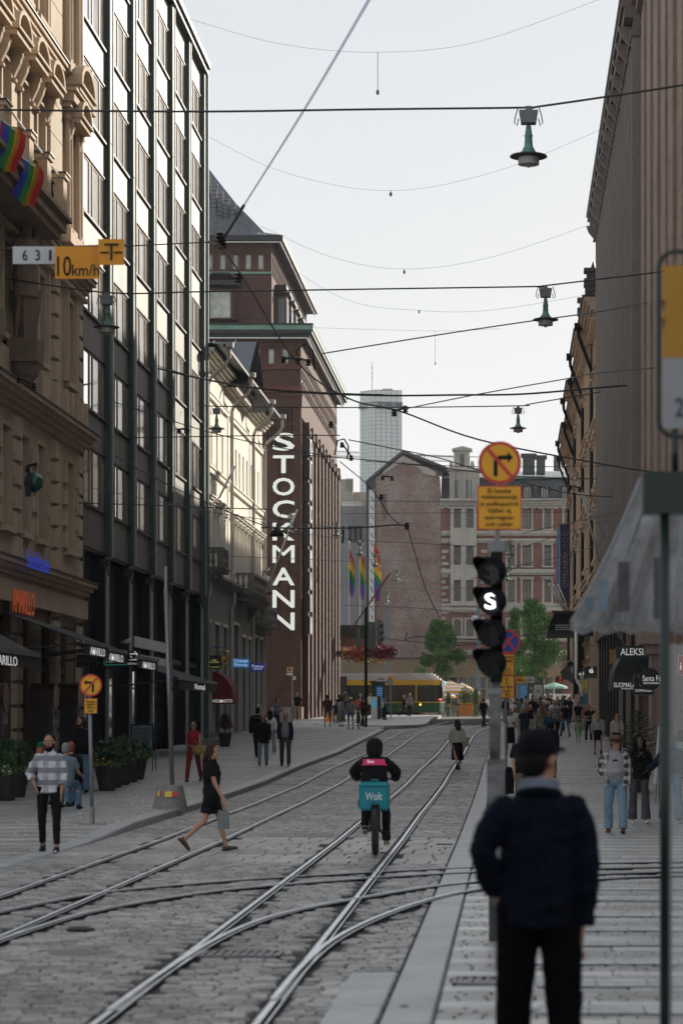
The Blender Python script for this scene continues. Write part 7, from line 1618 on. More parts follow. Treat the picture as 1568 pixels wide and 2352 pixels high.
ped('woman with red hair in black top behind the cyclist',795,149,190,H=1.66,sex='f',pose=STAND,top=dict(m=fk,len=.9,sleeve=.5,ex=.02),bottom=dict(m=fj),shoes=lw,hair=('long','r',.25),lod=1,group=CR)
cy_=ped('woman in bike helmet, grey hoodie and denim shorts holding a bicycle',805,131,188,H=1.70,sex='f',pose=STAND,arms={'R':((-.3,-.05,1.2),(-.42,-.2,1.05))},top=dict(m=fg,len=.96,sleeve=2,ex=.03,waist=.03,hood=1,name='hoodie'),bottom=dict(type='shorts',m=fj,len=.34),shoes=lk_,hair=('short','d'),lod=1,extra=dict(helmet=lw),group=CR)
ped('man in red football shirt with yellow print',822,146,200,H=1.74,pose=STAND,top=dict(m=blotch('red_yellow_shirt',((.35,.01,.015),(.33,.012,.01),(.45,.3,.02)),7),len=.86,sleeve=.6,ex=.025,waist=.03),bottom=dict(m=fcr),shoes=lw,hair=('short','d'),lod=1,group=CR)
ped('woman in maroon sweater looking right by the black post',833,140,120,H=1.70,sex='f',pose=dict(L=(8,3),R=(-8,6),aL=(12,6,50),aR=(5,6,30)),top=dict(m=fab('maroon',(.045,.012,.02)),len=.92,sleeve=2,ex=.02),bottom=dict(m=fk),shoes=lb_,hair=('short','d'),lod=1,group=CR)
ped('grey-bearded man facing the camera behind the red shirt',828,155,0,H=1.80,pose=STAND,top=dict(m=fg,len=.88,sleeve=.6),bottom=dict(m=fj),shoes=lk_,hair=('short','g'),beard='g',lod=1,group=CR)
ped('man with black backpack straps over a white tee',850,178,10,H=1.80,pose=STAND,top=dict(m=fw,len=.88,sleeve=.6,ex=.02,waist=.02),bottom=dict(m=fk),shoes=lw,hair=('short','d'),lod=1,group=CR)
tb=ped('woman with phone and pale tote bag at the stop',883,160,75,H=1.68,sex='f',pose=PHONE,top=dict(m=fab('mauve_top',(.2,.16,.17)),len=.92,sleeve=2,ex=.02),bottom=dict(m=fk,flare=.02),shoes=lk_,hair=('long','k',.28),lod=1,group=CR)
bag(tb,(-.2,.05,1.0),(.12,.05,.16),fcr,'pale tote bag on the waiting woman',[(-.12,0,1.42)],'tote_bag')
ped('woman in dark top leaning toward her companion by the tram',927,182,100,H=1.66,sex='f',pose=WALK,top=dict(m=fk,len=.9,sleeve=1.5),bottom=dict(m=fn),shoes=lk_,hair=('short','b'),lod=1,group='couple beside the tram')
ped('man in grey tee with dark bag beside the tram',940,180,195,H=1.80,pose=WALK2,top=dict(m=fg,len=.88,sleeve=.6,waist=.03),bottom=dict(m=fk),shoes=lk_,hair=('short','b'),lod=1,group='couple beside the tram')
xm=ped('man in navy tee and backpack crossing the tracks',1110,147,150,H=1.78,pose=WALK,top=dict(m=fn,len=.88,sleeve=.6,ex=.022,waist=.02),bottom=dict(m=fn),shoes=lk_,hair=('short','k'),lod=1,group='single pedestrians')
bag(xm,(0,.2,1.25),(.14,.09,.2),fk,'dark backpack of the man crossing the tracks',None,'backpack')
tl=ped('woman in white blouse and black culottes walking away with a tote',1050,78,195,H=1.66,sex='f',pose=dict(L=(-20,24),R=(20,6),aL=(8,8,14),aR=(-10,6,10)),top=dict(m=fab('off_white_blouse',(.45,.43,.38)),len=.95,sleeve=1.7,ex=.035,waist=.04,flare=.01),bottom=dict(type='skirt',m=fk,len=.36,flare=.03),shoes=lb_,hair=('long','d',.4),lod=2,z=h(78),group='single pedestrians')
bag(tl,(-.24,.02,.98),(.15,.06,.16),fab('beige_bag',(.4,.33,.24)),'beige slouchy bag on the shoulder of the white blouse woman',[(-.16,.02,1.2),(-.13,.0,1.46)],'tote_bag')
# ---------- right-hand crowd
CRR='crowd on the right pavement'
def cr(label,dx,ytop,H,face,**k):
    k.setdefault('group',CRR); k.setdefault('lod',1); return ped(label,dx,py(ytop,H),face,H=H,**k)
bm=ped('broad man in black cap and black tee seen from behind',1207,48,180,H=1.84,pose=WALK,top=dict(m=fk,len=.9,sleeve=.75,ex=.03,waist=.05),bottom=dict(m=fkh,flare=.02,ex=.01),shoes=lk_,hair=('short','k'),lod=2,wide=1.1,extra=dict(cap=fk),group='single pedestrians')
m=MB(); c=wp_(bm,(.32,-.05,.9)); m.tube([c+V3(0,0,.12),c+V3(-.01,0,-.05),c+V3(0,.02,-.42)],[(.05,.05),(.13,.06),(.1,.04)],10); o=m.obj('draped_jacket',fk,smooth=True); tag(o,'black jacket draped over the arm of the broad man','jacket'); remesh(o,.012,2,.03,.08)
cr('woman in white printed tee and long black skirt with crossbody bag',1171,1631,1.68,0,sex='f',pose=PHONE,top=dict(m=fw,len=1.0,sleeve=.6,ex=.02,waist=.02),bottom=dict(type='skirt',m=fk,len=.28,flare=.05),shoes=lw,hair=('pony','d'),extra=dict(glasses=dark,shades=1),lod=2)
cr('girl in white top lifting her hand to her hair',1184,1624,1.68,10,sex='f',pose=STAND,arms={'L':((.32,-.06,1.4),(.14,-.1,1.62))},top=dict(m=fw,len=1.08,sleeve=0,ex=.014),bottom=dict(m=fab('white_jeans',(.5,.5,.5))),shoes=lw,hair=('long','d',.28))
cr('bald man in dark tee looking down',1204,1620,1.80,-15,pose=WALK,top=dict(m=fn,len=.88,sleeve=.6,ex=.025,waist=.03),bottom=dict(m=fk),shoes=lk_,hair=('bald','d'),hpitch=15,wide=1.05,lod=2)
cr('blonde girl in black sleeveless top facing the camera',1217,1616,1.72,5,sex='f',pose=WALK2,top=dict(m=fk,len=1.0,sleeve=0,ex=.014),bottom=dict(type='shorts',m=fcr,len=.4),shoes=lw,hair=('long','b',.35))
cr('bearded man with sunglasses in all black',1221,1598,1.85,0,pose=WALK,top=dict(m=fk,len=.86,sleeve=1.6,ex=.025,waist=.03),bottom=dict(m=fk),shoes=lk_,hair=('short','d'),beard='d',extra=dict(glasses=dark,shades=1))
cr('woman with long blonde hair and white top near the signal',1189,1597,1.72,170,sex='f',pose=STAND,top=dict(m=fw,len=.95,sleeve=0),bottom=dict(m=fk),shoes=lk_,hair=('long','b',.4))
cr('person in white bucket hat and dark coat',1170,1603,1.72,180,sex='f',pose=STAND,top=dict(m=fk,len=.75,sleeve=2,ex=.03),bottom=dict(m=fk),shoes=lk_,hair=('short','k'),extra=dict(helmet=fw))
cr('man in black tee seen from behind in mid crowd',1241,1598,1.82,180,pose=WALK,top=dict(m=fk,len=.86,sleeve=.6,ex=.025,waist=.03),bottom=dict(m=fk),shoes=lk_,hair=('short','k'),wide=1.05)
cr('dark-haired woman in purple print top, left one of two',1248,1609,1.66,5,sex='f',pose=WALK,top=dict(m=blotch('purple_print',((.05,.04,.08),(.15,.05,.1))),len=.92,sleeve=.5),bottom=dict(m=fk),shoes=lk_,hair=('long','k',.28))
cr('dark-haired woman in black top, right one of two',1259,1606,1.68,0,sex='f',pose=WALK2,top=dict(m=fk,len=.92,sleeve=.5),bottom=dict(m=fk),shoes=lk_,hair=('long','k',.28))
cr('tall man in black jacket above the crowd',1257,1589,1.90,5,pose=WALK,top=dict(m=fk,len=.86,sleeve=2,ex=.035,waist=.04),bottom=dict(m=fk),shoes=lk_,hair=('short','d'),wide=1.1)
cr('brown-haired woman in long floral dress seen from behind',1243,1618,1.68,190,sex='f',pose=WALK,top=dict(m=blotch('olive_floral',((.1,.095,.06),(.22,.2,.13)),28),len=.95,sleeve=.7,ex=.025),bottom=dict(type='skirt',m=blotch('olive_floral',((1,1,1),)),len=.25,flare=.07),shoes=lk_,hair=('long','r',.3),lod=2)
stp=pattern('grey_black_stripes',(.34,.33,.31),(.03,.03,.03),None,0,11)
cr('man in grey cap and striped grey tee seen from behind',1273,1609,1.84,180,pose=WALK,top=dict(m=stp,len=.84,sleeve=.75,ex=.03,waist=.05),bottom=dict(m=fk),shoes=lk_,hair=('short','g'),wide=1.1,extra=dict(cap=fg),lod=2)
cr('man in white tee half hidden behind the striped tee man',1270,1607,1.76,0,pose=STAND,top=dict(m=fw,len=.86,sleeve=.6,waist=.03),bottom=dict(m=fk),shoes=lk_,hair=('short','d'))
cr('man with glasses in dark blue shirt facing the camera',1262,1630,1.78,-10,pose=WALK2,top=dict(m=fab('petrol_shirt',(.015,.06,.1)),len=.86,sleeve=.7,ex=.025,waist=.03,collar=fn),bottom=dict(m=fk),shoes=lk_,hair=('short','d'),extra=dict(glasses=dark),lod=2)
cr('dark-haired person in black directly beyond the foreground man',1264,1653,1.72,180,sex='f',pose=WALK,top=dict(m=fk,len=.86,sleeve=2,ex=.03,waist=.03),bottom=dict(m=fk),shoes=lk_,hair=('pony','k'))
cr('woman in black and white striped top and black trousers',1287,1609,1.68,5,sex='f',pose=WALK,top=dict(m=pattern('fine_stripes',(.45,.43,.38),(.03,.03,.03),None,0,22),len=1.0,sleeve=.6,waist=.03),bottom=dict(m=fk,flare=.02,ex=.01),shoes=lk_,hair=('bun','k'))
wtw=cr('woman with long wavy blonde hair and wide white trousers',1303,1601,1.70,185,sex='f',pose=WALK2,top=dict(m=fk,len=.95,sleeve=.3),bottom=dict(m=fcr,flare=.05),shoes=lw,hair=('long','b',.42))
cr('man in pale shirt and beige trousers standing by the facade',1315,1593,1.78,-60,pose=STAND,top=dict(m=fab('pale_shirt',(.4,.42,.45)),len=.9,sleeve=1.5,waist=.03),bottom=dict(m=fab('beige_trs',(.3,.26,.2))),shoes=lk_,hair=('short','k'))
ch=ped('small child in mint green dress and brown sun hat',1327,112,175,H=1.05,sex='f',pose=dict(L=(14,6),R=(-12,14),aL=(8,22,10),aR=(-8,30,8)),top=dict(m=fab('mint',(.22,.36,.2)),len=1.0,sleeve=.4,ex=.03),bottom=dict(type='skirt',m=fab('mint',(1,1,1)),len=.55,flare=.07),shoes=fab('red_shoe',(.25,.02,.03)),hair=('short','b'),lod=2,extra=dict(fedora=fab('hat_brown',(.15,.08,.04))),cat='child',group='single pedestrians')
at_=ped('woman in black tee with one arm behind her head and tied jacket',1351,113,5,H=1.70,sex='f',pose=STAND,arms={'L':((.36,-.02,1.52),(.13,.08,1.62)),'R':((-.25,-.05,1.18),(.05,-.18,1.2))},top=dict(m=fk,len=1.0,sleeve=.55),bottom=dict(m=fn),shoes=lw,hair=('short','d'),lod=2,group='single pedestrians')
m=MB(); 
for a0,a1 in (((-.15,-.1,1.03),(.15,-.12,1.02)),((-.15,-.05,1.02),(-.2,-.03,.7)),((.15,-.05,1.02),(.2,-.02,.7))): m.tube([wp_(at_,a0),wp_(at_,a1)],[.05,.06],8)
tag(m.obj('tied_jacket',fab('tan_jacket',(.25,.19,.13)),smooth=True),'tan jacket tied round the hips of the arm-raising woman','jacket')
dj=fab('pale_denim_jacket',(.33,.36,.35),.15)
ped('blonde woman in pale denim jacket and short black skirt walking away',1372,96,180,H=1.68,sex='f',pose=dict(L=(10,8),R=(-14,24),aL=(10,14,12),aR=(-8,14,14)),top=dict(m=dj,len=1.02,sleeve=2,ex=.03,waist=.03,name='jacket'),bottom=dict(type='skirt',m=fk,len=.6,flare=.0),shoes=lb_,hair=('long','b',.3),lod=2,group='single pedestrians')
ped('blonde woman in cream sweater and black trousers beside the potted fir',1416,95,178,H=1.68,sex='f',pose=WALK2,top=dict(m=fcr,len=.98,sleeve=2,ex=.035,waist=.03,name='sweater'),bottom=dict(m=fk,flare=.02),shoes=lk_,hair=('long','b',.3),lod=2,wide=1.08,group='single pedestrians')
pl_=pattern('brown_white_plaid',(.06,.05,.06),(.4,.38,.36),(.12,.04,.05),7,7)
pm=ped('man in brown felt hat, open plaid shirt and light jeans',1413,42.3,-4,H=1.70,pose=dict(L=(9,3,5),R=(-5,6,5),aL=(4,12,14),aR=(0,12,10)),arms={'R':((-.33,.06,1.2),(-.2,-.08,1.0))},top=dict(m=fab('grey_tee',(.26,.25,.27)),len=.93,sleeve=0,ex=.012,waist=.01),bottom=dict(m=fjl,flare=.02,ex=.006),shoes=lb_,hair=('short','k'),skin='b',lod=3,hyaw=38,hpitch=4,belly=.045,wide=1.1,extra=dict(fedora=fab('felt_brown',(.11,.065,.04)),glasses=steel),group='single pedestrians')
openjacket(pm,pl_,.84,1.16)
m=MB(); c=wp_(pm,(0,-.158,1.27)); m.tube([c+V3(0,0,0),c+V3(0,-.003,0)],.055,20); q=m.obj('shirt_emblem',fk); q.parent=pm[0]; q.matrix_parent_inverse=Matrix.Identity(4); 
q.location=-Vector(pm[0].location); q.location=Matrix.Rotation(-pm[0].rotation_euler.z,3,'Z')@q.location; q.rotation_euler.z=-pm[0].rotation_euler.z
hd=ped('young woman in black hoodie with hood up and grey flared trousers',1467,46,6,H=1.66,sex='f',pose=dict(L=(8,3),R=(-6,6),aL=(5,8,10),aR=(5,8,10)),arms={'L':((.2,-.0,1.15),(.05,-.17,1.33)),'R':((-.2,-.0,1.15),(-.05,-.17,1.33))},top=dict(m=fk,len=.88,sleeve=2,ex=.035,waist=.05,name='hoodie'),bottom=dict(m=fab('dark_grey_jeans',(.07,.07,.08),.15),flare=.05),shoes=fcr,hair=('short','k'),skin='c',lod=3,hyaw=14,extra=dict(hood=fk),group='single pedestrians')
ped('woman in navy sweater and blue jeans partly behind the green pole',1541,46,8,H=1.70,sex='f',pose=dict(L=(14,4),R=(-10,12),aL=(10,12,12),aR=(-4,30,6)),arms={'R':((-.32,-.02,1.18),(-.48,-.08,1.05))},top=dict(m=fn,len=.97,sleeve=2,ex=.025,waist=.02,name='sweater'),bottom=dict(m=fj,flare=.045),shoes=lk_,hair=('short','k'),skin='c',lod=3,hyaw=35,extra=dict(glasses=dark),group='single pedestrians')
ped('person with curly hair and colourful tie-dye shirt at the right edge',1566,56.5,175,H=1.72,sex='f',pose=WALK,top=dict(m=blotch('tie_dye',((.1,.3,.3),(.5,.4,.08),(.45,.05,.15),(.5,.15,.03)),5),len=.85,sleeve=.8,ex=.035,waist=.04),bottom=dict(m=fj,len=.8,flare=.04),shoes=lb_,hair=('afro','d'),lod=2,group='single pedestrians')
# more heads in the deep crowd
rr_=random.Random(11)
deep=[(1160,1600,'slim person in black near the signal pole'),(1197,1603,'woman in teal top deep in the crowd'),(1229,1602,'man in grey jacket deep in the crowd'),(1236,1606,'woman with dark bob deep in the crowd'),(1265,1594,'man in blue tee deep in the crowd'),(1280,1600,'woman in rust top deep in the crowd'),(1296,1597,'cyclist in dark helmet deep in the crowd'),(1290,1599,'man in olive jacket deep in the crowd'),(1178,1598,'man in beige shirt deep in the crowd'),(1212,1596,'man with grey hair deep in the crowd'),(1250,1597,'person in white blouse deep in the crowd'),(1308,1598,'person in dark coat by the shop windows')]
cl_=[fk,fab('teal',(.03,.14,.14)),fg,fk,fn,fab('rust',(.2,.06,.03)),fk,fab('olive',(.06,.065,.03)),fkh,fg,fw,fk]
for k,(dx,yt,lb) in enumerate(deep):
    cr(lb,dx,yt,1.68+.02*(k%6),rr_.choice((0,180,20,200)),pose=rr_.choice((WALK,WALK2,STAND)),sex='f' if k%2 else 'm',top=dict(m=cl_[k],len=.88,sleeve=rr_.choice((.5,2)),waist=.02),bottom=dict(m=rr_.choice((fk,fj,fn))),shoes=lk_,hair=(('long' if k%2 else 'short'),rr_.choice('kdbg')),lod=0,extra=(dict(helmet=fk) if k==6 else None))
for dx,Y,lb,m_,f in ((1094,205,'man in tan vest by the terrace planter',fab('tan_vest',(.2,.13,.07)),180),(1113,212,'man in pale green tee in the sun beyond the terrace',fab('lime',(.35,.4,.2)),0),(1120,206,'woman in white top in the sun beyond the terrace',fw,10),(1137,209,'man in grey in the sun beyond the signal pole',fg,0),(1130,200,'woman with red skirt near the signal pole',fab('red_s',(.3,.03,.03)),0)):
    ped(lb,dx,Y,f,H=1.76,pose=WALK,top=dict(m=m_,len=.88,sleeve=.6,waist=.02),bottom=dict(m=fk if dx<1110 else fkh),shoes=lw,hair=('short','d'),lod=0,group='people beyond the tram')
# seated guests
def seated(label,dx,Y,face,m_,hair,z=None,**k):
    return person(label,at(dx,Y),Y,face,H=1.72,pose=SIT,sit=True,top=dict(m=m_,len=.92,sleeve=k.pop('sl',2),ex=.025,waist=.03),bottom=dict(m=fj),shoes=lk_,hair=hair,lod=k.pop('lod',1),z=z,group=k.pop('group','cafe guests'),**k)
seated('seated guest with red hair and green cap at the left cafe',96,50,150,fab('plum',(.06,.015,.03)),('long','r',.3),extra=dict(cap=fab('green_cap',(.01,.08,.04))))
seated('seated guest with grey hair and blue-grey shirt at the left cafe',152,49,170,fab('bluegrey',(.13,.17,.2)),('short','g'),sl=.6)
seated('seated guest with brown hair beside the grey-haired one',163,50.5,200,fk,('short','r'))
for dx,lb,c_ in ((1018,'seated guest in grey at the terrace edge',fg),(1022,'seated guest in white at the terrace',fw),(1052,'seated guest in dark blue under the umbrella',fn),(1062,'seated guest in pink under the umbrella',fab('pink',(.4,.15,.15)))):
    seated(lb,dx,206 if dx<1020 else 209,rr_.choice((30,-60,90)),c_,('short','d'),lod=0,group='terrace guests')
# ---------- courier on an electric bike, from behind
Y=36.0; bx=at(861,Y)
rd=person('courier in black cap and pink-striped jacket riding away on an electric bike',bx-.01,Y-.02,180,H=1.70,pose=dict(L=(72,92,8),R=(40,42,10),aL=(40,28,40),aR=(40,28,40)),arms={'L':((.32,-.2,1.26),(.3,-.5,1.2)),'R':((-.32,-.2,1.26),(-.3,-.5,1.2))},lean=6,top=dict(m=fk,len=.9,sleeve=2,ex=.035,waist=.04,name='jacket'),bottom=dict(m=fk,flare=.015),shoes=fab('trainer_beige',(.2,.18,.13),.1,.6),hair=('afro','k'),skin='b',lod=3,z=.1,extra=dict(cap=fk),group='single pedestrians',hpitch=0)
pk=mat('magenta_panel',(.6,.015,.12),.6,var=.05)
m=MB(); U_,T_2=rd[1],rd[2]
n=14
for (z0_,z1_,m__) in ((1.33,1.425,pk),):
    vs=[]
    for zz,rx_,ry_ in ((z0_,.226,.158),(z1_,.21,.137)):
        for q in range(n+1): a=PI*.03+PI*.94*q/n; vs.append(U_(T_2((math.cos(a)*rx_,math.sin(a)*ry_+.005,zz))))
    m.add(vs,[(i,i+1,n+2+i,n+1+i) for i in range(n)])
m.obj('pink_band',pk,rd[0],local=True,smooth=True)
text('foo','lettering',wt,rd[0],tuple(U_(T_2((.05,.17,1.385)))),(R(84),0,R(180)),.1,.05,.001,.006,world=False)
teal=mat('teal_delivery_bag',(.0,.2,.25),.55,var=.08,scale=5,bump=.15,bscale=8)
a=pt(822,1797,Y-.62); b_=pt(894,1862,Y-.62); k=Y-.62; t=empty('delivery_backpack',(a.x/2+b_.x/2,k,b_.z),'big turquoise cube delivery backpack with white Wolt lettering','backpack')
yf=k; m=MB(); m.box(a.x+.01,b_.x-.01,yf,yf+.4,b_.z,a.z); me=m.mesh('bag_body',teal); bmm=bmesh.new(); bmm.from_mesh(me); bmesh.ops.bevel(bmm,geom=bmm.edges[:],offset=.03,segments=3,affect='EDGES'); bmm.to_mesh(me); bmm.free(); o=link('bag_body',me,t,-wl(t))
m=MB(); m.prism([(a.x+.05,yf-.006,a.z-.07),(b_.x-.05,yf-.006,a.z-.065),(b_.x-.05,yf-.006,a.z-.055),(a.x+.05,yf-.006,a.z-.06)],(0,.01,0)); m.box(a.x-.004,a.x+.012,yf+.05,yf+.3,b_.z+.06,b_.z+.16); m.obj('zip',black,t)
m=MB(); m.tube([(a.x+.17,yf+.2,a.z),(a.x+.19,yf+.2,a.z+.03),(a.x+.27,yf+.2,a.z+.03),(a.x+.29,yf+.2,a.z)],.012,6); m.obj('handle',teal,t)
text('Wolt','lettering',mat('bag_lettering',(.62,.68,.68),.5,var=0),t,((a.x+b_.x)/2,yf-.008,pt(0,1829,k).z),RF,.245,.11,.002,.014); text('PARTNER','lettering',mat('bag_small_lettering',(.01,.1,.12),.5,var=0),t,((a.x+b_.x)/2,yf-.006,pt(0,1844,k).z),RF,.12,.018,.001,0)
def ebike(x,y,z,label,rz=0,fat=.045,name='electric_bike'):
    t=empty(name,(x,y,z),label,'bicycle',None,rz)
    def W(yc,lab):
        m=MB(); n=26; R_=.33
        P=[(0,yc+math.cos(2*PI*i/n)*R_,R_+fat*.0+math.sin(2*PI*i/n)*R_) for i in range(n+1)]; m.tube(P,fat,8,cap=False,up=(1,0,0)); w=m.obj('wheel',mat('tyre_rubber',(.015,.015,.016),.85,var=.2,scale=30),t,local=True,smooth=True); w.location.z=fat*.9
        m=MB()
        for i in range(9): a=PI*i/9; m.tube([(0,yc+math.cos(a)*R_,R_+math.sin(a)*R_),(0,yc-math.cos(a)*R_,R_-math.sin(a)*R_)],.004,3)
        m.tube([(-.05,yc,R_),(.05,yc,R_)],.05,10); m.obj('spokes',steel,w,local=True)
    W(-.52,''); W(.52,'')
    m=MB(); 
    for q in (((0,-.5,.36),(0,-.05,.34)),((0,-.05,.34),(0,-.2,.85)),((0,-.05,.34),(0,.4,.8)),((0,-.18,.78),(0,.4,.82)),((.06,-.52,.36),(.03,-.18,.75)),((-.06,-.52,.36),(-.03,-.18,.75)),((.06,.52,.36),(.06,.4,.8)),((-.06,.52,.36),(-.06,.4,.8)),((0,.4,.78),(0,.36,1.08))): m.tube(q,.022,8)
    m.obj('frame',black,t,local=True)
    m=MB(); m.tube([(-.3,.25,1.1),(-.15,.36,1.1),(.15,.36,1.1),(.3,.25,1.1)],.014,8); m.obj('handlebar',black,t,local=True)
    m=MB(); m.box(-.09,.09,-.42,.1,.82,.9); m.tube([(0,-.62,.72),(0,-.5,.8),(0,-.35,.78)],[(.05,.015)]*3,8); m.obj('saddle',black,t,local=True)
    m=MB(); m.box(-.06,.06,-.72,-.68,.55,.75); m.obj('mudguard',black,t,local=True)
    m=MB(); m.box(-.03,.03,-.735,-.72,.62,.65); m.obj('rear_light',mat('rear_reflector',(.3,.02,.02),.4,var=0),t,local=True)
    for s in(1,-1): m=MB(); m.box(s*.08,s*.2,-.07,.03,.3 if s>0 else .36,.33 if s>0 else .39); m.tube([(s*.07,-.02,.34),(s*.1,-.02,.33)],.02,6); m.obj('pedal',black,t,local=True)
    return t
ebike(bx+.0,Y,0,'black electric bike with fat tyres under the courier',.06,.052)
ebike(at(822,131),131.3,h(131)+.13,'city bicycle held by the helmeted woman',.05,.03,'bicycle')
extra_lbl=['woman in beige coat','man in dark polo','woman in pale blue shirt','man in black hoodie','woman in grey dress','boy in dark tee','man in white cap','woman in brown jacket','man in navy shirt','woman in black dress','man in sand jacket','woman in green top','teenager in grey hoodie','man in charcoal suit','woman in cream top','man in faded blue tee']
places=['near the kerb','before the shelter','beside the advert case','under the black canopy','by the dark shopfront','behind the striped tee man','left of the floral dress','before the ochre facade']
cc=[fab('beige2',(.3,.25,.18)),fk,fab('paleblue',(.25,.32,.4)),fk,fg,fn,fw,fab('brown2',(.1,.05,.03)),fn,fk,fab('sand2',(.3,.24,.16)),fab('green2',(.04,.12,.06)),fg,fab('charc',(.03,.03,.035)),fcr,fab('faded',(.12,.18,.25))]
for k in range(16):
    Y_=118+k*4.2+rr_.uniform(-1,1); x_=[.6,2.9,1.7,3.6,1.1,2.3,.2,3.2][k%8]+rr_.uniform(-.25,.25)
    person('%s deep in the right crowd %s'%(extra_lbl[k],places[(k*3)%8]),x_,Y_,rr_.choice((0,180,15,195,170)),H=rr_.uniform(1.62,1.86),pose=rr_.choice((WALK,WALK2,STAND)),sex='f' if 'woman' in extra_lbl[k] else 'm',top=dict(m=cc[k],len=.88,sleeve=rr_.choice((.5,2)),waist=.02),bottom=dict(m=rr_.choice((fk,fj,fn,fkh))),shoes=lk_,hair=('long' if 'woman' in extra_lbl[k] else 'short',rr_.choice('kdbgr')),lod=0,group=CRR,extra=(dict(cap=fw) if k==6 else None))
# jacket seam, vent and collar of the foreground man
m=MB(); m.tube([fgm[1]((.0,.13,z_)) for z_ in (.86,.98,1.1)]+[fgm[1]((0,.135,1.25)),fgm[1]((0,.12,1.38))],.004,5); m.obj('jacket_seam',fk,fgm[0],local=True)
m=MB(); P=[fgm[1]((math.cos(2*PI*q/20)*.092,.02+math.sin(2*PI*q/20)*.088,1.452+.022*math.sin(2*PI*q/20))) for q in range(21)]; m.tube(P,.02,8,cap=False); m.obj('jacket_collar',MC['navy_wool_jacket'],fgm[0],local=True,smooth=True)
# ================= tram =================
Yt=200.0; A=pt(1010,1645,Yt); G2=h(Yt)
tr=empty('tram',(A.x-8,Yt,G2),'green and yellow articulated tram with black front turning at the end of the street','tram',None,0)
ang=R(-9); 
def TT(u,w,v):   # u back along the tram from its nose, w out of the side facing the camera, v up
    x=-u; y=-w; return (A.x+.2+x*math.cos(ang)-y*math.sin(ang),Yt+2.0+x*math.sin(ang)+y*math.cos(ang)-0,G2+v)
tg=mat('tram_green',(.008,.1,.035),.3,var=.05,coat=.4); ty=mat('tram_yellow',(.85,.5,.03),.3,var=.04,coat=.4); tro=mat('tram_roof_grey',(.62,.6,.58),.35,.2,var=.08); tg_g=mat('tram_glass',(.035,.05,.035),.06,var=0,spec=.8)
def body_prof(b,z0,z1,m0,u0=1.9,u1=30,w0=-1.2,w1=1.2):
    # rounded nose in plan
    ns=[(u0,w1),(1.2,w1*.97),(.6,w1*.86),(.15,w1*.62),(0,w1*.25),(0,-w1*.25),(.15,-w1*.62),(.6,-w1*.86),(1.2,-w1*.97),(u0,w0)]
    P=[(u,w,z0) for u,w in ns]+[(u1,w0,z0),(u1,w1,z0)]; b.prism([Vector(TT(*p)) for p in P] if False else P,(0,0,z1-z0))
def lay(name,z0,z1,mt,sh=0):
    mb=MB(TT); body_prof(mb,z0,z1,0); return mb.obj(name,mt,tr)
lay('green_skirt',.35,1.15,tg); lay('yellow_line',1.15,1.22,ty); lay('lower_body',1.22,1.25,tg); lay('window_band',1.25,2.62,tg_g); lay('yellow_band',2.62,3.05,ty); 
mb=MB(TT)
for k,(s_,z0,z1) in enumerate(((1.0,3.05,3.2),(.97,3.2,3.4),(.9,3.4,3.55),(.78,3.55,3.63))):
    u0=.25*k; ns=[(u0+1.9,1.2*s_),(u0+.7,.95*s_),(u0+.2,.4*s_),(u0+.2,-.4*s_),(u0+.7,-.95*s_),(u0+1.9,-1.2*s_),(30,-1.2*s_),(30,1.2*s_)]; mb.prism([(a,b,z0) for a,b in ns],(0,0,z1-z0))
mb.obj('roof',tro,tr)
for u in (8.3,16.6,24.5): mb=MB(TT); mb.box(u-.35,u+.35,1.18,1.22,.4,3.35); mb.obj('articulation_bellows',mat('bellows',(.05,.05,.05),.8),tr)
for u0,u1 in ((2.1,3.3),(3.5,4.6),(6.4,7.7),(9.0,10.2),(10.4,11.6),(13.4,14.6),(14.8,16.0),(17.3,18.5),(21,22.2)):
    mb=MB(TT); mb.box(u0,u1,1.2,1.23,1.35,2.5); mb.obj('side_window',tg_g,tr)
for u in (2.0,3.4,4.7,6.3,7.8,8.9,10.3,11.7,13.3,14.7,16.1,17.2): mb=MB(TT); mb.box(u,u+.12,1.2,1.225,1.22,2.62); mb.obj('window_pillar',ty if u in(2.0,4.7,6.3) else black,tr)
for u0 in (4.85,11.9,18.8):
    mb=MB(TT); mb.box(u0,u0+1.4,1.2,1.225,.42,2.6); d_=mb.obj('door',black,tr); mb=MB(TT)
    for k in (0,1): mb.box(u0+.08+k*.68,u0+.62+k*.68,1.225,1.235,.6,2.5)
    mb.obj('door_glass',tg_g,d_)
mb=MB(TT); mb.prism([(.02,.75,1.3),(.02,-.75,1.3),(-.03,-.7,3.0),(-.03,.7,3.0)],(.05,0,0)); mb.obj('black_front',mat('tram_black_front',(.012,.013,.013),.12,var=0),tr)
mb=MB(TT); mb.prism([(-.05,.55,1.55),(-.05,-.55,1.55),(-.07,-.5,2.45),(-.07,.5,2.45)],(.03,0,0)); mb.obj('windscreen',glass,tr)
c=TT(-.1,.05,2.78); text('1T','destination_display',neon('display_blue',(.45,.65,.8),.9),tr,c,RF,.5,.3,.002,.02)
for w_,z in ((.75,1.42),(.95,1.42),(-.3,1.4),(-.75,1.4)):
    mb=MB(TT); c=TT(.1,w_*1.0,z); mb.T=None; mb.ball((c[0],c[1]-.1,c[2]),.06,8,5); mb.obj('tail_light',neon('red_lamp',(.9,.06,.03),2.5),tr)
c=TT(1.7,1.25,1.0); mb=MB(); mb.ball((c[0],c[1],c[2]),.07,8,5); mb.obj('indicator',neon('amber_lamp',(1,.5,.05),4),tr)
for u in (3,5,12,19): mb=MB(TT); mb.box(u,u+.5,1.2,1.23,.55,.6); mb.obj('side_marker',ty,tr)
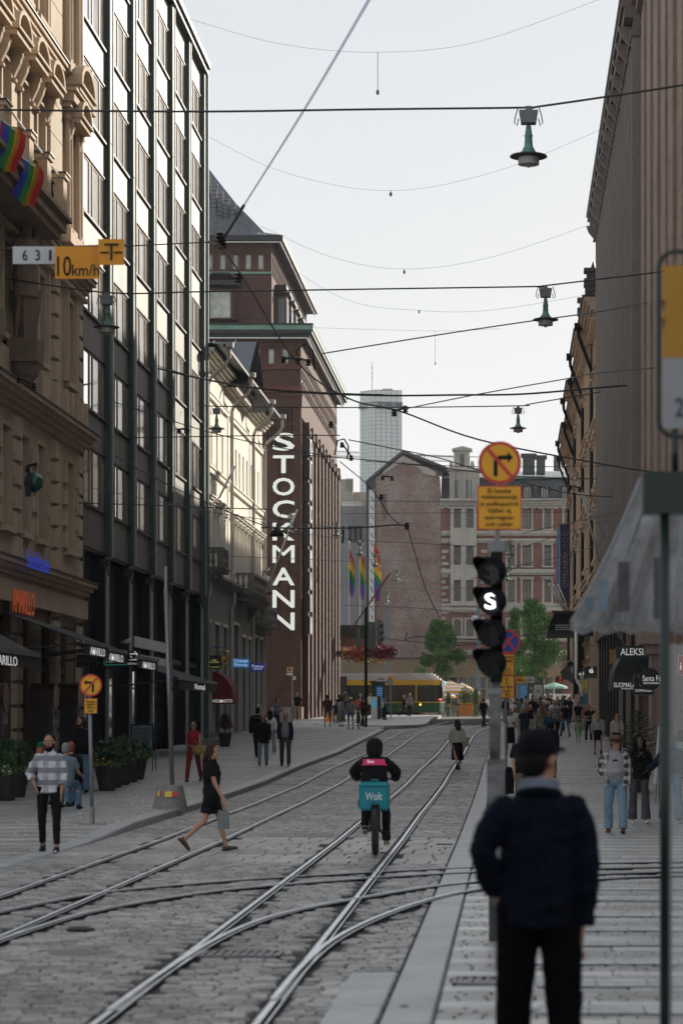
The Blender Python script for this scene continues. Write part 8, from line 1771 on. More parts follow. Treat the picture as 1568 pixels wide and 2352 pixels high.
for u in (2.2,10.2,18): 
    for q in (0,1.8): mb=MB(TT); c=TT(u+q,1.0,.32); mb.T=None; mb.tube([(c[0],c[1]-.1,c[2]),(c[0],c[1]+.1,c[2])],.3,14); mb.obj('wheel',dark,tr)
mb=MB(TT); mb.box(1.8,29,-1,1.1,.15,.4); mb.obj('underframe',black,tr)
# ================= trees =================
leafm=mat('tree_leaves',(.085,.19,.04),.7,var=.35,scale=1.6,spec=.15); leafm.node_tree.nodes['Principled BSDF'].inputs['Transmission Weight'].default_value=0
bark=mat('bark',(.06,.045,.035),.9,var=.3,bump=.5)
def tree(dx,dy0,dy1,wpx,Y,label,seed):
    r_=random.Random(seed); g=h(Y); x=at(dx,Y); z1=pt(0,dy0,Y).z; zb=pt(0,dy1,Y).z; wd=wpx/F*Y/2
    t=empty('tree',(x,Y,g),label,'tree','street trees by the square'); m=MB(); m.tube([(x,Y,g),(x+.1,Y,(g+zb)/2),(x,Y,zb+1),(x+.1,Y,z1-1)],[.16,.13,.11,.03],8)
    cl=[]
    for k in range(26):
        f=r_.random()**.8; zz=zb+(z1-zb)*(.08+.9*f); rad=wd*(1-.85*max(0,(f-.35)/.65)**1.1)*(.55+.45*min(1,f*5)); a=r_.uniform(0,2*PI); q=r_.uniform(.2,1)*rad
        c=Vector((x+math.cos(a)*q,Y+math.sin(a)*q,zz)); cl.append((c,r_.uniform(.5,.95)*wd*.42)); m.tube([(x,Y,max(g+2,zz-q*.8)),tuple(c)],[.05,.015],5)
    m.obj('trunk',bark,t)
    V=[];Fc=[];
    for c,rad in cl:
        for k in range(430):
            d=Vector((r_.gauss(0,1),r_.gauss(0,1),r_.gauss(0,.75))); d=d.normalized()*rad*(r_.random()**.4)*1.15; p=c+d; s=r_.uniform(.09,.18)
            a=Vector((r_.gauss(0,1),r_.gauss(0,1),r_.gauss(0,.5))).normalized()*s; b=Vector((r_.gauss(0,1),r_.gauss(0,1),r_.gauss(0,1))); b=(b-a*b.dot(a)/a.length_squared).normalized()*s*.55
            n=len(V); V+=[p-a,p+b,p+a,p-b]; Fc.append((n,n+1,n+2,n+3))
    me=bpy.data.meshes.new('foliage'); me.from_pydata(V,[],Fc); me.materials.append(leafm); o=link('foliage',me,t,-wl(t)); o['kind']='stuff'
tree(1008,1430,1560,104,232,'green street tree between the tram and the brick gable',3)
tree(1225,1385,1560,128,222,'larger green tree right of the tram signal',5)
tree(1185,1400,1570,70,236,'narrow green tree partly behind the tram signal pole',8)
# ================= terrace umbrellas, planters, furniture =================
strp=pattern('orange_white_stripe',(.75,.72,.68),(.75,.38,.08),None,0,3.2)
def umbrella(dx,dyt,dye,wpx,Y,label,m_,side=None):
    x=at(dx,Y); zt=pt(0,dyt,Y).z; ze=pt(0,dye,Y).z; r=wpx/F*Y/2; g=h(Y); t=empty('parasol',(x,Y,g),label,'parasol','parasols beyond the tracks')
    m=MB(); m.tube([(x,Y,g),(x,Y,zt)],.04,8); m.obj('pole',white,t)
    n=8; m=MB(); ring=[(x+math.cos(2*PI*i/n)*r,Y+math.sin(2*PI*i/n)*r,ze) for i in range(n)]
    for i in range(n): m.add([ring[i],ring[(i+1)%n],(x,Y,zt)],[(0,1,2)]); m.add([ring[i],ring[(i+1)%n],tuple(Vector(ring[(i+1)%n])-Vector((0,0,.18))),tuple(Vector(ring[i])-Vector((0,0,.18)))],[(0,1,2,3)])
    m.obj('canopy',m_,t)
    m=MB(); [m.tube([(x,Y,ze+.0),tuple(Vector(ring[i]))],.015,4) for i in range(n)]; m.obj('ribs',wood,t)
umbrella(1034,1563,1586,100,212,'orange and white striped parasol, larger and nearer one',strp)
umbrella(1060,1568,1590,86,217,'orange and white striped parasol on the right behind the first',strp)
umbrella(1022,1588,1598,50,222,'low striped parasol behind the tram nose',strp)
umbrella(1272,1567,1577,62,214,'pale green and white parasol beyond the right crowd',mat('mint_parasol',(.3,.5,.4),.7,var=.1))
def foliage_blob(name,c,rad,n,m_,parent,seed=1,s=(.04,.09),flat=1):
    r_=random.Random(seed); V=[];Fc=[]
    for k in range(n):
        d=Vector((r_.gauss(0,1),r_.gauss(0,1),r_.gauss(0,1))).normalized()*(r_.random()**.45); p=Vector(c)+Vector((d.x*rad[0],d.y*rad[1],d.z*rad[2])); q=r_.uniform(*s)
        a=Vector((r_.gauss(0,1),r_.gauss(0,1),r_.gauss(0,1))).normalized()*q; b=Vector((r_.gauss(0,1),r_.gauss(0,1),r_.gauss(0,1))); b=(b-a*b.dot(a)/a.length_squared).normalized()*q*.5
        i=len(V); V+=[p-a,p+b,p+a,p-b]; Fc.append((i,i+1,i+2,i+3))
    me=bpy.data.meshes.new(name); me.from_pydata(V,[],Fc); me.materials.append(m_); o=link(name,me,parent,-wl(parent)); o['kind']='stuff'; return o
orp=mat('orange_planter',(.6,.2,.02),.5,var=.05); grp=mat('green_planter',(.08,.16,.09),.6); pot=mat('charcoal_pot',(.02,.02,.021),.6,var=.15)
yfl=mat('yellow_flower',(.7,.45,.03),.6,var=.1); ofl=mat('orange_flower',(.65,.17,.03),.6,var=.15); mfl=mat('crimson_flower',(.28,.01,.06),.6,var=.2); wfl=mat('white_flower',(.65,.65,.55),.6,var=.05); pfl=mat('pink_flower',(.5,.08,.2),.6,var=.1); gl2=mat('dark_leaves',(.035,.075,.025),.6,var=.3,scale=5); gl3=mat('bright_leaves',(.09,.17,.04),.6,var=.3,scale=5)
def boxplanter(dx0,dx1,Y,hh,m_,label,hgt,flowers=None,seed=1):
    a,b=at(dx0,Y),at(dx1,Y); g=h(Y); t=empty('planter',((a+b)/2,Y,g),label,'planter','terrace planters'); m=MB(); m.box(a,b,Y-.4,Y+.4,g+.1,g+hh); m.box(a,a+.15,Y-.4,Y+.4,g,g+.1); m.box(b-.15,b,Y-.4,Y+.4,g,g+.1); m.obj('planter_box',m_,t)
    foliage_blob('plant',((a+b)/2,Y,g+hh+hgt*.45),((b-a)*.55,.4,hgt*.55),1300,gl3,t,seed)
    if flowers: foliage_blob('flowers',((a+b)/2,Y-.1,g+hh+.1),((b-a)*.5,.45,.2),160,flowers,t,seed+1,(.05,.08))
boxplanter(1053,1086,204,.95,orp,'orange terrace planter with tall grass and yellow flowers',1.6,yfl,3)
boxplanter(1086,1098,205,1.0,grp,'green terrace planter right of the orange one',1.5,None,4)
boxplanter(1024,1034,204,.8,grp,'small green planter beside the tram nose',1.3,yfl,5)
boxplanter(784,800,196,.7,orp,'planter with orange flowers at the brick store corner',1.4,ofl,6)
boxplanter(750,764,152,.9,orp,'orange box behind the brown tee man',.1,None,9)
for k in range(7):
    dx=1022+k*9; Y=208+(k%3)*1.5; x=at(dx,Y); g=h(Y); t=empty('terrace_chair',(x,Y,g),['light rattan terrace chair nearest the tram nose','second rattan terrace chair from the tram','third rattan terrace chair from the tram','middle rattan terrace chair left of the orange planter','rattan terrace chair just beside the orange planter','rattan terrace chair behind the orange planter','rattan terrace chair farthest right by the green planter'][k],'chair','terrace chairs'); m=MB()
    m.box(x-.22,x+.22,Y-.22,Y+.22,g+.43,g+.47); m.obj('seat',fkh,t); m=MB(); m.box(x-.22,x+.22,Y+.2,Y+.23,g+.5,g+.95); m.obj('backrest',fkh,t)
    for sx in(-.2,.2):
        for sy in(-.2,.2): m=MB(); m.tube([(x+sx,Y+sy,g),(x+sx,Y+sy,g+.44)],.015,5); m.obj('leg',steel,t)
for dx,Y,lb in ((1039,200,'steel bollard at the end of the rails'),(1126,196,'steel bollard by the signal pole foot')):
    x=at(dx,Y); m=MB(); m.tube([(x,Y,h(Y)),(x,Y,h(Y)+1.0)],.08,10); tag(m.obj('bollard',steel),lb,'bollard')
for dx,dy,r,lb in ((1215-720+720-83+0,1553,.0,''),):
    pass
for dx,dyy,Y,lb in ((1131,1553,216,'round clipped topiary ball by the signal pole'),(950+16,1545,222,'round clipped topiary by the tram roof')):
    p=pt(dx,dyy,Y); t=empty('topiary',(p.x,Y,h(Y)),lb,'plant'); m=MB(); m.tube([(p.x,Y,h(Y)),(p.x,Y,p.z)],.05,6); m.obj('stem',bark,t); foliage_blob('crown',tuple(p),(.6,.6,.6),1500,gl3,t,4)
# fence of white slats beyond the right crowd
t=empty('white_barrier',(at(1250,232),232,h(232)),'white slatted construction barrier beyond the right crowd','fence'); sl_=MB(); sl_.box(-.13,.13,-.03,.03,0,1.9); me=sl_.mesh('slat',white)
for k in range(34): link('slat',me,t,Vector((at(1178,232)+k*.33,232,h(232)+.25))-wl(t))
for z in (.5,1.6): m=MB(); m.box(at(1178,232),at(1178,232)+11,232.03,232.08,h(232)+z,h(232)+z+.15); m.obj('rail_bar',white,t)
# ================= shelters, ticket post =================
def shelter(d0,d1,Y,ztop,label,blue=True):
    a,b=at(d0,Y),at(d1,Y); g=h(Y)+(.2 if d0<1000 else 0); t=empty('tram_shelter',((a+b)/2,Y,g),label,'shelter','tram stop shelters'); zt=pt(0,ztop,Y).z
    m=MB(); m.box(a-.1,b+.1,Y-.1,Y+1.4,zt-.12,zt); m.box(a,a+.1,Y,Y+.1,g,zt-.12); m.box(b-.1,b,Y,Y+.1,g,zt-.12); m.box(a,b,Y,Y+.08,g,g+.5); m.obj('frame',gp_m,t)
    m=MB(); m.box(a+.1,b-.1,Y+.03,Y+.05,g+.5,zt-.12); m.obj('glass_pane',tg_g,t)
    w_=(b-a); c=(a+b)/2
    m=MB(); m.box(c-w_*.1,c+w_*.32,Y-.03,Y,g+1.0,zt-.4); pn_=m.obj('timetable_panel',mat('timetable_blue',(.01,.07,.16),.4,emit=(.01,.09,.22),es=.35,var=.3,scale=4),t)
    for i in range(9): m=MB(); z=zt-.55-i*.17; m.box(c-w_*.06,c+w_*.06,Y-.035,Y-.031,z,z+.06); m.box(c+w_*.1,c+w_*.28,Y-.035,Y-.031,z,z+.05); m.obj('timetable_row',mat('row_text',(.2,.35,.5),.5,var=0,emit=(.2,.4,.6),es=.2),pn_)
    return t
shelter(852,884,168,1564,'dark green tram shelter with blue timetable before the tram')
sh2=shelter(1180,1215,182,1562,'dark green tram shelter with blue timetable in the right crowd')
for d0,d1,y0,y1,Y,m_,lb,s in ((863,888,1553,1565,167.8,wp,'white stop plate on the left shelter roof',''),(888,905,1553,1564,167.7,mat('sign_yellow',(1,1,1)),'yellow tram plate on the left shelter roof','H'),(1183,1204,1554,1568,181.8,mat('sign_yellow',(1,1,1)),'yellow tram plate on the right shelter roof','H'),(1206,1226,1554,1568,181.7,wp,'white stop plate on the right shelter roof','')):
    t=empty('stop_plate',pt((d0+d1)/2,(y0+y1)/2,Y),lb,'sign'); plate(t,d0,d1,y0,y1,Y,m_,'panel'); 
    plate(t,d0+3,d1-5,(y0+y1)/2,(y0+y1)/2+2.5,Y-.01,black if m_ is not wp else wtd,'tram_symbol' if m_ is not wp else 'text_bar',.005); plate(t,d0+4,d1-7,(y0+y1)/2-2.5,(y0+y1)/2-1.5,Y-.01,black if m_ is not wp else wtd,'symbol_bar',.005)
Y=150; t=empty('ticket_pillar',(at(860,Y),Y,h(Y)+.2),'white ticket pillar with a blue panel at the stop','pillar'); plate(t,852,866,1600,1652,Y,mat('pillar_white',(.45,.46,.46),.5,var=.05),'body',.3); plate(t,866,874,1598,1652,Y+.02,gp_m,'green_side',.3); plate(t,855,862,1606,1625,Y-.01,mat('pillar_blue',(.02,.3,.55),.4,var=0,emit=(.02,.3,.55),es=.3),'blue_panel',.02)
def post(dx,d0,d1,Y,r,m_,label,name='post',base=None):
    x=at(dx,Y); m=MB(); g=pt(0,d1,Y).z if base is None else base; m.tube([(x,Y,g),(x,Y,pt(0,d0,Y).z)],r,10); return tag(m.obj(name,m_),label,'post')
post(840,1395,1672,138,.085,black,'black post with stickers before the crowd'); post(897,1556,1650,158,.04,steel,'thin grey sign post at the stop')
m=MB(); c=pt(895,1566,157.9); m.tube([(c.x,c.y,c.z),(c.x,c.y+.02,c.z)],.25,16); tag(m.obj('round_sign',steel),'round grey back of a sign before the tram','sign')
post(889,1360,1560,226,.14,mat('blue_grey_post',(.12,.17,.2),.5,.2),'blue-grey lamp post before the brick gable'); post(1098,1395,1600,224,.14,mat('blue_grey_post',(1,1,1)),'blue-grey lamp post with white globe left of the signal')
m=MB(); m.ball(tuple(pt(1090,1421,224)),(.35,.35,.3),12,8); tag(m.obj('lamp_head',wp,smooth=True),'white half-globe lamp head left of the signal','lamp')
post(672,1530,1668,150,.05,steel,'thin steel post with small signs before the brick wall')
t=empty('small_sign',pt(665,1538,150),'small yellow and blue sign on the steel post','sign'); plate(t,659,671,1533,1544,149.95,yb_,'yellow_panel'); plate(t,658,672,1546,1551,149.95,wp,'white_panel')
c=pt(665,1538,149.93); m=MB(); m.tube([(c.x,c.y,c.z),(c.x,c.y-.01,c.z)],.1,12); m.obj('blue_oval',mat('sign_blue',(1,1,1)),t); plate(t,673,679,1553,1562,149.95,wp,'notice')
t=empty('bins',(at(641,134),134,h(134)),'cluster of cylindrical steel bollards before the brick store','bollard'); 
for k in range(8): m=MB(); x=at(627+k*5.6,150); m.tube([(x,150,h(150)+.1),(x,150,h(150)+1.15)],.11,10); m.obj('steel_tube',steel,t)
t=empty('bike_stand',(at(1385,122),122,h(122)),'row of steel bicycle hoops beside the dark shopfront','bike stand')
for k in range(5): x=at(1380+k*4,118+k); m=MB(); m.tube([(x,118+k,h(118)),(x,118+k,h(118)+.85),(x+.04,118.5+k,h(118)+.9),(x+.04,118.9+k,h(118)+.85),(x+.04,118.9+k,h(118))],.02,6); m.obj('hoop',steel,t)
t=empty('advert_pillar',(at(1236,190),190,h(190)),'glass advertising case with a round pattern poster','advert'); plate(t,1223,1248,1570,1612,190,gp_m,'frame',.2); plate(t,1225,1246,1573,1610,189.98,curtain,'poster',.01); c=pt(1235,1588,189.95)
for r_,m_ in ((.38,wp),(.12,wtd),(.05,wp)): c.y-=.01; m=MB(); m.tube([tuple(c),(c.x,c.y+.005,c.z)],r_,18); m.obj('poster_ring',m_,t)
# ================= rainbow flags =================
rb=[(.5,.02,.02),(.65,.2,.02),(.7,.5,.03),(.03,.25,.06),(.03,.08,.4),(.2,.03,.25)]
rbm=[mat('rainbow_%d'%i,c,.75,var=.06) for i,c in enumerate(rb)]
def vflag(dx,d0,d1,pb,Y,label,wpx=14,seed=1,off=0):
    x=at(dx,Y); t=empty('rainbow_flag',pt(dx,d0,Y),label,'flag','rainbow flags'); m=MB(); m.tube([(x,Y,pt(0,pb,Y).z),(x,Y,pt(0,d0-8,Y).z)],.045,8); m.ball((x,Y,pt(0,d0-9,Y).z),.09,8,5); m.obj('pole',fpm,t)
    r_=random.Random(seed); z0=pt(0,d0,Y).z; z1=pt(0,d1,Y).z; w_=wpx/F*Y; n=18
    for s in range(6):
        m=MB(); 
        for i in range(n):
            def q(j,k):
                f=j/n; zt=z0+(z1-z0)*(.55*f+.08*k); zb_=0
                # diagonal colour bands hanging from the hoist
                wv=w_*(.25+.75*math.sin(PI*min(1,.15+f)))*(.8 if k else .8)
                return None
            pass
        a0,a1=s/6,(s+1)/6
        rows=8
        for j in range(rows):
            for k in range(3):
                def pos(a,b):   # a down the flag, b across
                    f=a; ww=w_*(.35+.65*math.sin(PI*(.12+.72*f))); fold=math.sin(b*6+f*7+seed)*.12
                    return (x+.04+ww*b,Y+fold,z0+(z1-z0)*min(1,f*.9+.1*b*(1+.0)+.03*math.sin(9*f+seed)))
                fa=a0+(a1-a0)*j/rows; fb=a0+(a1-a0)*(j+1)/rows
                sk=.10
                m.add([pos(fa+sk*k/3,k/3),pos(fb+sk*k/3,k/3),pos(fb+sk*(k+1)/3,(k+1)/3),pos(fa+sk*(k+1)/3,(k+1)/3)],[(0,1,2,3)])
        m.obj('stripe',rbm[s],t,smooth=True)
vflag(801,1255,1372,1470,200,'leftmost rainbow flag on a white pole beyond the brick store',13,1)
vflag(826,1252,1378,1470,204,'middle rainbow flag of the three beyond the brick store',12,2)
vflag(858,1250,1382,1470,208,'rightmost rainbow flag with yellow and green in the middle',17,4)
# rainbow flags on the balcony at top left
for k,(u,z,s) in enumerate(((60.7,15.7,.75),(63.1,15.35,.75))):
    t=empty('rainbow_flag',(-12.7,u,z+2),['rainbow flag cut by the left picture edge on the balcony','rainbow flag draped over the balcony between two pillars'][k],'flag','balcony rainbow flags')
    m=MB(); m.tube([(-13.1,u,z+1.62),(-12.2,u+.1,z+1.0)],.03,6); m.obj('pole',fpm,t)
    for q in range(6):
        m=MB()
        for j in range(7):
            def p(a,b): return (-12.95+.62*a+.05*math.sin(b*5),u+.12*math.sin(a*9+b*4),z+1.5-.35*a-1.55*b*s+.06*math.sin(a*8))
            a0,a1=q/6,(q+1)/6; b0,b1=j/7,(j+1)/7; sh_=.35
            m.add([p(a0-sh_*b0+.35,b0),p(a1-sh_*b0+.35,b0),p(a1-sh_*b1+.35,b1),p(a0-sh_*b1+.35,b1)],[(0,1,2,3)])
        m.obj('stripe',rbm[5-q] if k==0 else rbm[5-q],t,smooth=True)
# ================= flower-covered arch at the crossing =================
t=empty('flower_garland',pt(845,1500,182),'long hanging garland of orange and crimson flowers over the street corner','flowers')
m=MB(); m.tube([pt(772,1497,182),pt(912,1493,182)],.08,6); m.box(*(pt(772,0,182).x,pt(908,0,182).x),181.8,182.2,pt(0,1506,182).z,pt(0,1499,182).z); m.obj('beam',dark,t)
def flowers(d0,d1,y0,y1,m_,n,seed,nm):
    a,b=pt(d0,y0,182),pt(d1,y1,182); foliage_blob(nm,((a.x+b.x)/2,182,(a.z+b.z)/2),(abs(b.x-a.x)*.56,.45,abs(a.z-b.z)*.62),n,m_,t,seed,(.06,.12))
flowers(778,800,1488,1514,mat('peach_flower',(.6,.33,.14),.6,var=.2),260,1,'peach_flowers'); flowers(792,845,1486,1516,ofl,700,2,'orange_flowers'); flowers(800,850,1486,1516,mat('rust_flower',(.35,.06,.02),.6,var=.2),400,3,'rust_flowers'); flowers(842,910,1482,1514,mfl,1200,4,'crimson_flowers'); flowers(778,905,1495,1522,gl2,500,5,'leaves'); flowers(785,900,1512,1524,yfl,120,6,'yellow_flowers')
t=empty('corner_balcony_box',pt(820,1462,192),'dark slatted terrace box above the flowers at the store corner','balcony'); plate(t,780,860,1436,1470,192,mat('dark_olive_cloth',(.07,.08,.05),.8,var=.3,scale=3),'screen',.1); plate(t,782,838,1466,1486,191,wood,'deck',1.0)
for k in range(12): plate(t,783+k*6.3,784+k*6.3,1434,1470,191.9,dark,'slat',.05)
# far traffic signals seen from behind
for k,(d0,d1,y0,y1,lb) in enumerate(((845,860,1428,1492,'grey-green back of a traffic signal, left one above the flowers'),(866,877,1424,1480,'grey-green traffic signal seen from the side above the flowers'),(818,828,1440,1492,'narrow grey-green signal back beside the flowers'))):
    t=empty('traffic_signal',pt(d0,y1,136),lb,'traffic signal'); a,b=pt(d0,y0,136),pt(d1,y1,136); m=MB(); P=rrect(a.x,b.x,b.z,a.z,.08,136); m.prism(P,(0,.15,0)); m.obj('backboard',mat('signal_grey_green',(.09,.12,.1),.5,var=.1),t)
    if k==1:
        for j in range(3): m=MB(); c=pt(876,1434+j*16,136); m.tube([(c.x-.1,136,c.z),(c.x+.12,136,c.z)],[.14,.17],10); m.obj('visor',mat('signal_grey_green',(1,1,1)),t)
    m=MB(); m.box((a.x+b.x)/2-.03,(a.x+b.x)/2+.03,135.95,136,b.z+.1,a.z-.1); m.obj('back_rib',steel,t)
m=MB(); m.tube([pt(840,1445,136.2),pt(878,1445,136.2)],.03,6); tag(m.obj('signal_bracket',dark),'thin bracket holding the traffic signals above the flowers','bracket')
# ================= cafe pots, boards, wall boxes on the left =================
def pot_plant(dx,dyf,Y,label,ht,seed,fl=wfl,r=.32,hh=.62):
    x=at(dx,Y); g=h(Y)+lk(Y); t=empty('potted_plant',(x,Y,g),label,'plant','dark pots along the left cafe'); m=MB(); m.lathe((x,Y,g),[(r*.62,0),(r,hh),(r*1.05,hh),(r*1.05,hh+.04),(r*.9,hh+.04)],18); m.obj('pot',pot,t,smooth=False)
    foliage_blob('plant',(x,Y,g+hh+ht*.4),(r*1.25,r*1.2,ht*.6),1100,gl2,t,seed,(.05,.15)); foliage_blob('plant',(x,Y-.1,g+hh+.05),(r*1.3,r*1.2,.16),400,gl3,t,seed+9,(.03,.06)); foliage_blob('flowers',(x,Y-.1,g+hh+.1),(r*1.15,r*1.1,.2),110,fl,t,seed+5,(.035,.055))
for k,(dx,Y,lb,ht,fl) in enumerate(((14,54,'large dark pot with pale flowers at the left picture edge',.75,wfl),(38,56,'dark pot with purple and white flowers beside the plaid man',.7,pfl),(246,60,'first dark pot right of the suitcase with broad leaves',.6,yfl),(262,62,'second dark pot in the row with broad leaves',.65,yfl),(280,64,'third dark pot in the row',.65,wfl),(298,66,'fourth dark pot with white petunias',.5,wfl),(314,68,'fifth and farthest dark pot with white petunias',.4,wfl))): pot_plant(dx,0,Y,lb,ht,20+k,fl)
Y=74; x=at(327,Y); t=empty('menu_board',(x,Y,h(Y)+.13),'large A-frame cafe menu board with framed dark poster','sign board'); plate(t,301,352,1663,1735,Y,black,'board',.05); plate(t,304,349,1667,1732,Y-.01,mat('board_border',(.12,.22,.26),.6,var=.5,scale=30),'ornate_border',.01); plate(t,307,346,1671,1729,Y-.02,mat('board_dark',(.035,.045,.05),.5,var=.3,scale=4),'poster',.01)
T_('Café Normal',t,327,1677,Y-.03,30,6,wtd,bold=.004)
for i in range(7): T_('latte  3',t,316,1688+i*4.2,Y-.03,14,2.4,wtd,bold=0)
m=MB(); c=pt(333,1705,Y-.03); m.tube([c+V3(math.cos(2*PI*q/20)*.16,0,math.sin(2*PI*q/20)*.27) for q in range(21)],.012,5,cap=False); m.obj('cup_drawing',wtd,t)
for s in (301,352): m=MB(); m.tube([pt(s,1660,Y),(at(s,Y),Y-.1,h(Y)+.12)],.015,5); m.tube([pt(s,1660,Y+.05),(at(s,Y)+.02,Y+.5,h(Y)+.12)],.015,5); m.obj('leg',black,t)
mah=mat('mahogany_box',(.07,.025,.018),.35,var=.2,scale=6,coat=.5)
for dx,Y,lb in ((30,64,'mahogany menu cabinet with curved top at far left'),(135,71,'mahogany menu cabinet between the plaid man and the long-haired man'),(186,75,'mahogany menu cabinet behind the long-haired man')):
    x=-13.6; g=h(Y)+lk(Y); t=empty('menu_cabinet',(x,Y,g),lb,'cabinet','mahogany cabinets on the stone front'); m=MB(); m.box(x-.35,x+.3,Y-.45,Y+.3,g+.3,g+2.3); m.obj('case',mah,t); m=MB(); m.tube([(x-.36,Y-.1,g+2.3),(x+.34,Y-.1,g+2.3)],[.4,.4],14); m.obj('curved_top',mah,t)
    m=MB(); m.box(x+.3,x+.32,Y-.35,Y+.2,g+.5,g+2.1); m.obj('glass_door',glass,t); m=MB(); m.box(x-.25,x+.2,Y-.47,Y-.45,g+.5,g+2.1); m.obj('dark_glass',glass,t)
# potted conifers
def fir(dx,dyt,Y,label,wd,m_,pr=.3,seed=2,fl=None):
    x=at(dx,Y); g=h(Y)+(lk(Y) if dx<1000 else 0); zt=pt(0,dyt,Y).z; t=empty('potted_fir',(x,Y,g),label,'plant'); m=MB(); m.lathe((x,Y,g),[(pr*.7,0),(pr,.55),(pr*.95,.58)],16); m.obj('pot',pot,t)
    r_=random.Random(seed); m=MB(); m.tube([(x,Y,g+.5),(x,Y,zt)],[.04,.008],6); V=[];Fc=[]; n=int(70)
    for k in range(n):
        f=k/n; z=g+.75+(zt-g-.75)*f; L_=wd*(1-f)**.8*r_.uniform(.7,1.15)+.05; a=k*2.4; d=Vector((math.cos(a),math.sin(a),.25)); tip=Vector((x,Y,z))+d*L_; m.tube([(x,Y,z),tuple(tip)],[.012,.004],4)
        for j in range(int(26+40*(1-f))):
            q=r_.random(); p=Vector((x,Y,z)).lerp(tip,.15+.85*q); s=r_.uniform(.05,.10)*(1.1-.3*f); e=Vector((r_.gauss(0,1),r_.gauss(0,1),r_.gauss(0,.8))).normalized()*s+d*s*.6; w2=Vector((r_.gauss(0,1),r_.gauss(0,1),r_.gauss(0,1))).normalized()*.010
            i=len(V); V+=[p,p+w2,p+e]; Fc.append((i,i+1,i+2)); V+=[p,p+Vector((w2.y,w2.z,w2.x)),p+e]; Fc.append((i+3,i+4,i+5))
    m.obj('trunk',bark,t); me=bpy.data.meshes.new('needles'); me.from_pydata(V,[],Fc); me.materials.append(m_); o=link('needles',me,t,-wl(t)); o['kind']='stuff'
    if fl: foliage_blob('plant',(x-.1,Y-.15,g+.65),(pr*1.5,pr*1.2,.4),1600,gl3,t,5,(.02,.05)); foliage_blob('flowers',(x-.1,Y-.35,g+.75),(pr*1.4,pr*.8,.3),70,fl,t,6,(.02,.035))
fir(1465,1632,62,'potted fir tree with pink and white flowers by the stone columns',.75,mat('fir_needles',(.03,.065,.015),.6,var=.3,scale=4),.32,2,pfl)
fir(1460-615,0,1,'',0,None) if False else None
fir(848-0,1600,1,'',0,None) if False else None
x=at(514,108); fir(527-10,1640,102,'thin brown conifer in a grey pot before the cream building',.3,mat('dry_needles',(.12,.05,.03),.8,var=.3),.28,7)
t=empty('stone_step',(at(505,106),106,h(106)),'low grey stone step under the conifer pot','step'); m=MB(); m.box(-13.8,-12.3,104,107,h(105)+.1,h(105)+.35); m.obj('step_block',grey_s,t)
# A-board at the right by the columns
Y=56; t=empty('folding_board',(at(1510,Y),Y,h(Y)),'thin folding A-board standing by the right columns','sign board')
for s,q in ((1502,1518),(1519,1504)): m=MB(); m.tube([pt(1513,1660,Y),(at(s,Y),Y-.3,h(Y)),],.02,6); m.tube([pt(1515,1660,Y),(at(q,Y)+.1,Y+.3,h(Y))],.02,6); m.obj('leg',steel,t)
m=MB(); a=pt(1506,1700,Y-.1); m.prism([pt(1510,1670,Y-.05),pt(1514,1670,Y-.05),pt(1506,1800,Y-.3),pt(1499,1800,Y-.3)],(.02,.02,0)); m.obj('panel',wp,t)
# atlas figures under the balcony
def statue(y,label,dz,fa):
    pr=person(label,-13.45,y,fa,H=3.5,pose=dict(L=(10,30),R=(-4,4),aL=(0,0,0),aR=(0,0,0)),arms={'L':((.33,.05,1.62),(.2,.06,1.78)),'R':((-.33,.0,1.22),(-.1,-.16,1.12))},wide=1.25,hair=('short','k'),lod=2,z=12.55,hpitch=25,hyaw=-25,bottom=dict(type='skirt',m=carved,len=.6,flare=-.01),group='atlas statues',cat='statue',beard='k')
    for ch in pr[0].children:
        for i in range(len(ch.data.materials)): ch.data.materials[i]=carved
    pr[0].name='atlas_statue'; return pr
for y,lb in ((62.3,'carved stone atlas figure at the left edge holding up the balcony'),(67.4,'carved stone atlas figure with raised arm under the balcony end')):
    statue(y,lb,0,70)
    t=empty('statue_plinth',(-13.4,y,12),'carved pedestal under the atlas figure '+('nearest the picture edge' if y<65 else 'at the balcony end'),'plinth'); m=MB(); m.tube([(-13.45,y,12.5),(-13.45,y,14.0)],[(.28,.22),(.46,.36)],4); m.box(-13.9,-13.05,y-.5,y+.5,11.95,12.6); m.lathe((-13.45,y,11.3),[(.1,0),(.35,.3),(.45,.65)],10); m.obj('block',carved,t)
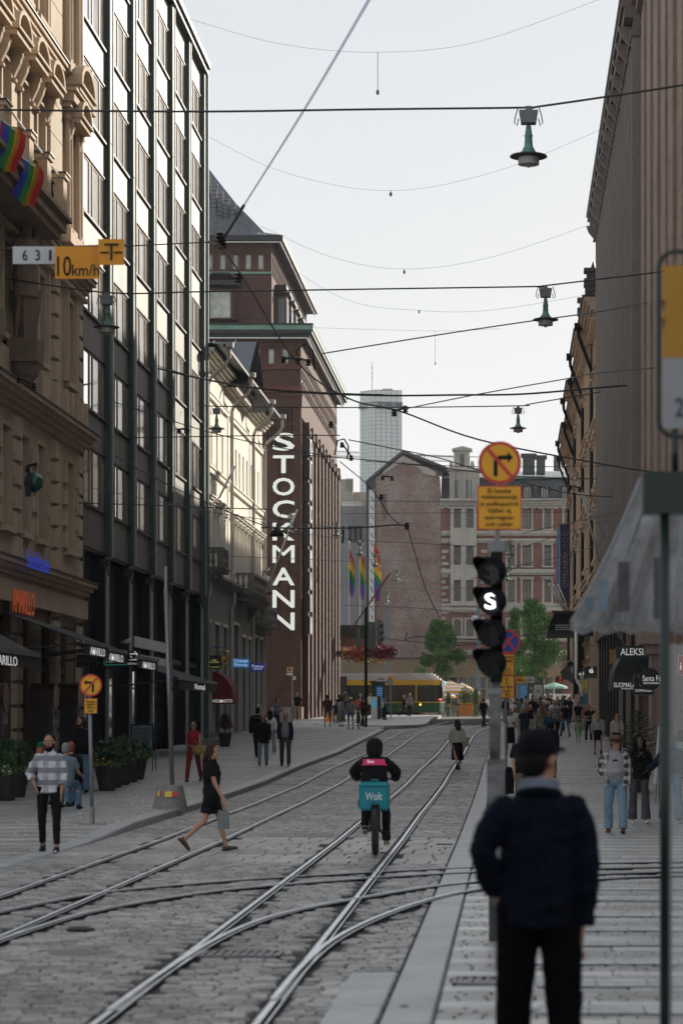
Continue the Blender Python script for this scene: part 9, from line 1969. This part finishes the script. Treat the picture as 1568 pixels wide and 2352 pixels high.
# chewing gum, leaves and litter trodden into the pavement
r_=random.Random(5); m=MB()
for k in range(260):
    y=r_.uniform(15,75)**1.0; x=r_.uniform(-.4,4.5) if k%2 else r_.uniform(-13,4)*1.0; z=h(y)+(lk(y) if x<-6.9 else .006)+.006; s=r_.uniform(.012,.03)
    m.add([(x+s*math.cos(a)*r_.uniform(.7,1.2),y+s*math.sin(a)*1.4,z) for a in [q*PI/3 for q in range(6)]],[(0,1,2,3,4,5)])
o=m.obj('gum_spots',mat('gum_spot',(.09,.085,.08),.7,var=.3)); o['kind']='stuff'
m=MB()
for k in range(70):
    y=r_.uniform(17,60); x=r_.uniform(-12,4); z=h(y)+(lk(y) if x<-6.9 else .006)+.012; s=r_.uniform(.015,.04); a=r_.uniform(0,6)
    m.add([(x+s*math.cos(a),y+s*math.sin(a),z),(x-s*.5*math.sin(a),y+s*.5*math.cos(a),z+.006),(x-s*math.cos(a),y-s*math.sin(a),z),(x+s*.5*math.sin(a),y-s*.5*math.cos(a),z)],[(0,1,2,3)])
o=m.obj('litter',mat('litter_pale',(.4,.38,.33),.8,var=.5,scale=40)); o['kind']='stuff'
# ================= thin summer haze =================
hm_=bpy.data.materials.new('haze'); hm_.use_nodes=True; n_=hm_.node_tree; n_.nodes.clear(); o_=n_.nodes.new('ShaderNodeOutputMaterial'); v_=n_.nodes.new('ShaderNodeVolumePrincipled')
v_.inputs['Color'].default_value=(.93,.95,1,1); v_.inputs['Density'].default_value=.0002; v_.inputs['Anisotropy'].default_value=.3; n_.links.new(v_.outputs[0],o_.inputs['Volume'])
m=MB(); m.box(-420,420,-80,720,-3,75); hz_=m.obj('haze',hm_); hz_['kind']='stuff'
# ================= turn lettering and figures into plain meshes =================
dg=bpy.context.evaluated_depsgraph_get(); dg.update()
for o,w_,hh in TEXTS:
    me=bpy.data.meshes.new_from_object(o.evaluated_get(dg),depsgraph=dg); n=len(me.vertices)
    if not n: continue
    a=np.zeros(n*3); me.vertices.foreach_get('co',a); a=a.reshape(-1,3); mn,mx_=a.min(0),a.max(0); c=(mn+mx_)/2; sz=mx_-mn
    a=a-c; a[:,0]*=w_/sz[0]; a[:,1]*=hh/sz[1]; me.vertices.foreach_set('co',a.reshape(-1)); me.update()
    q=bpy.data.objects.new(o.name,me); nm=o.name; C.objects.link(q); q.parent=o.parent; q.location=o.location; q.rotation_euler=o.rotation_euler
    if not me.materials: me.materials.append(o.data.materials[0])
    bpy.data.objects.remove(o); q.name=nm
dg=bpy.context.evaluated_depsgraph_get(); dg.update()
new=[(o,bpy.data.meshes.new_from_object(o.evaluated_get(dg),depsgraph=dg)) for o in REM]
for o,me in new:
    mm=list(o.data.materials); o.modifiers.clear(); o.data=me
    if not me.materials: [me.materials.append(x) for x in mm]
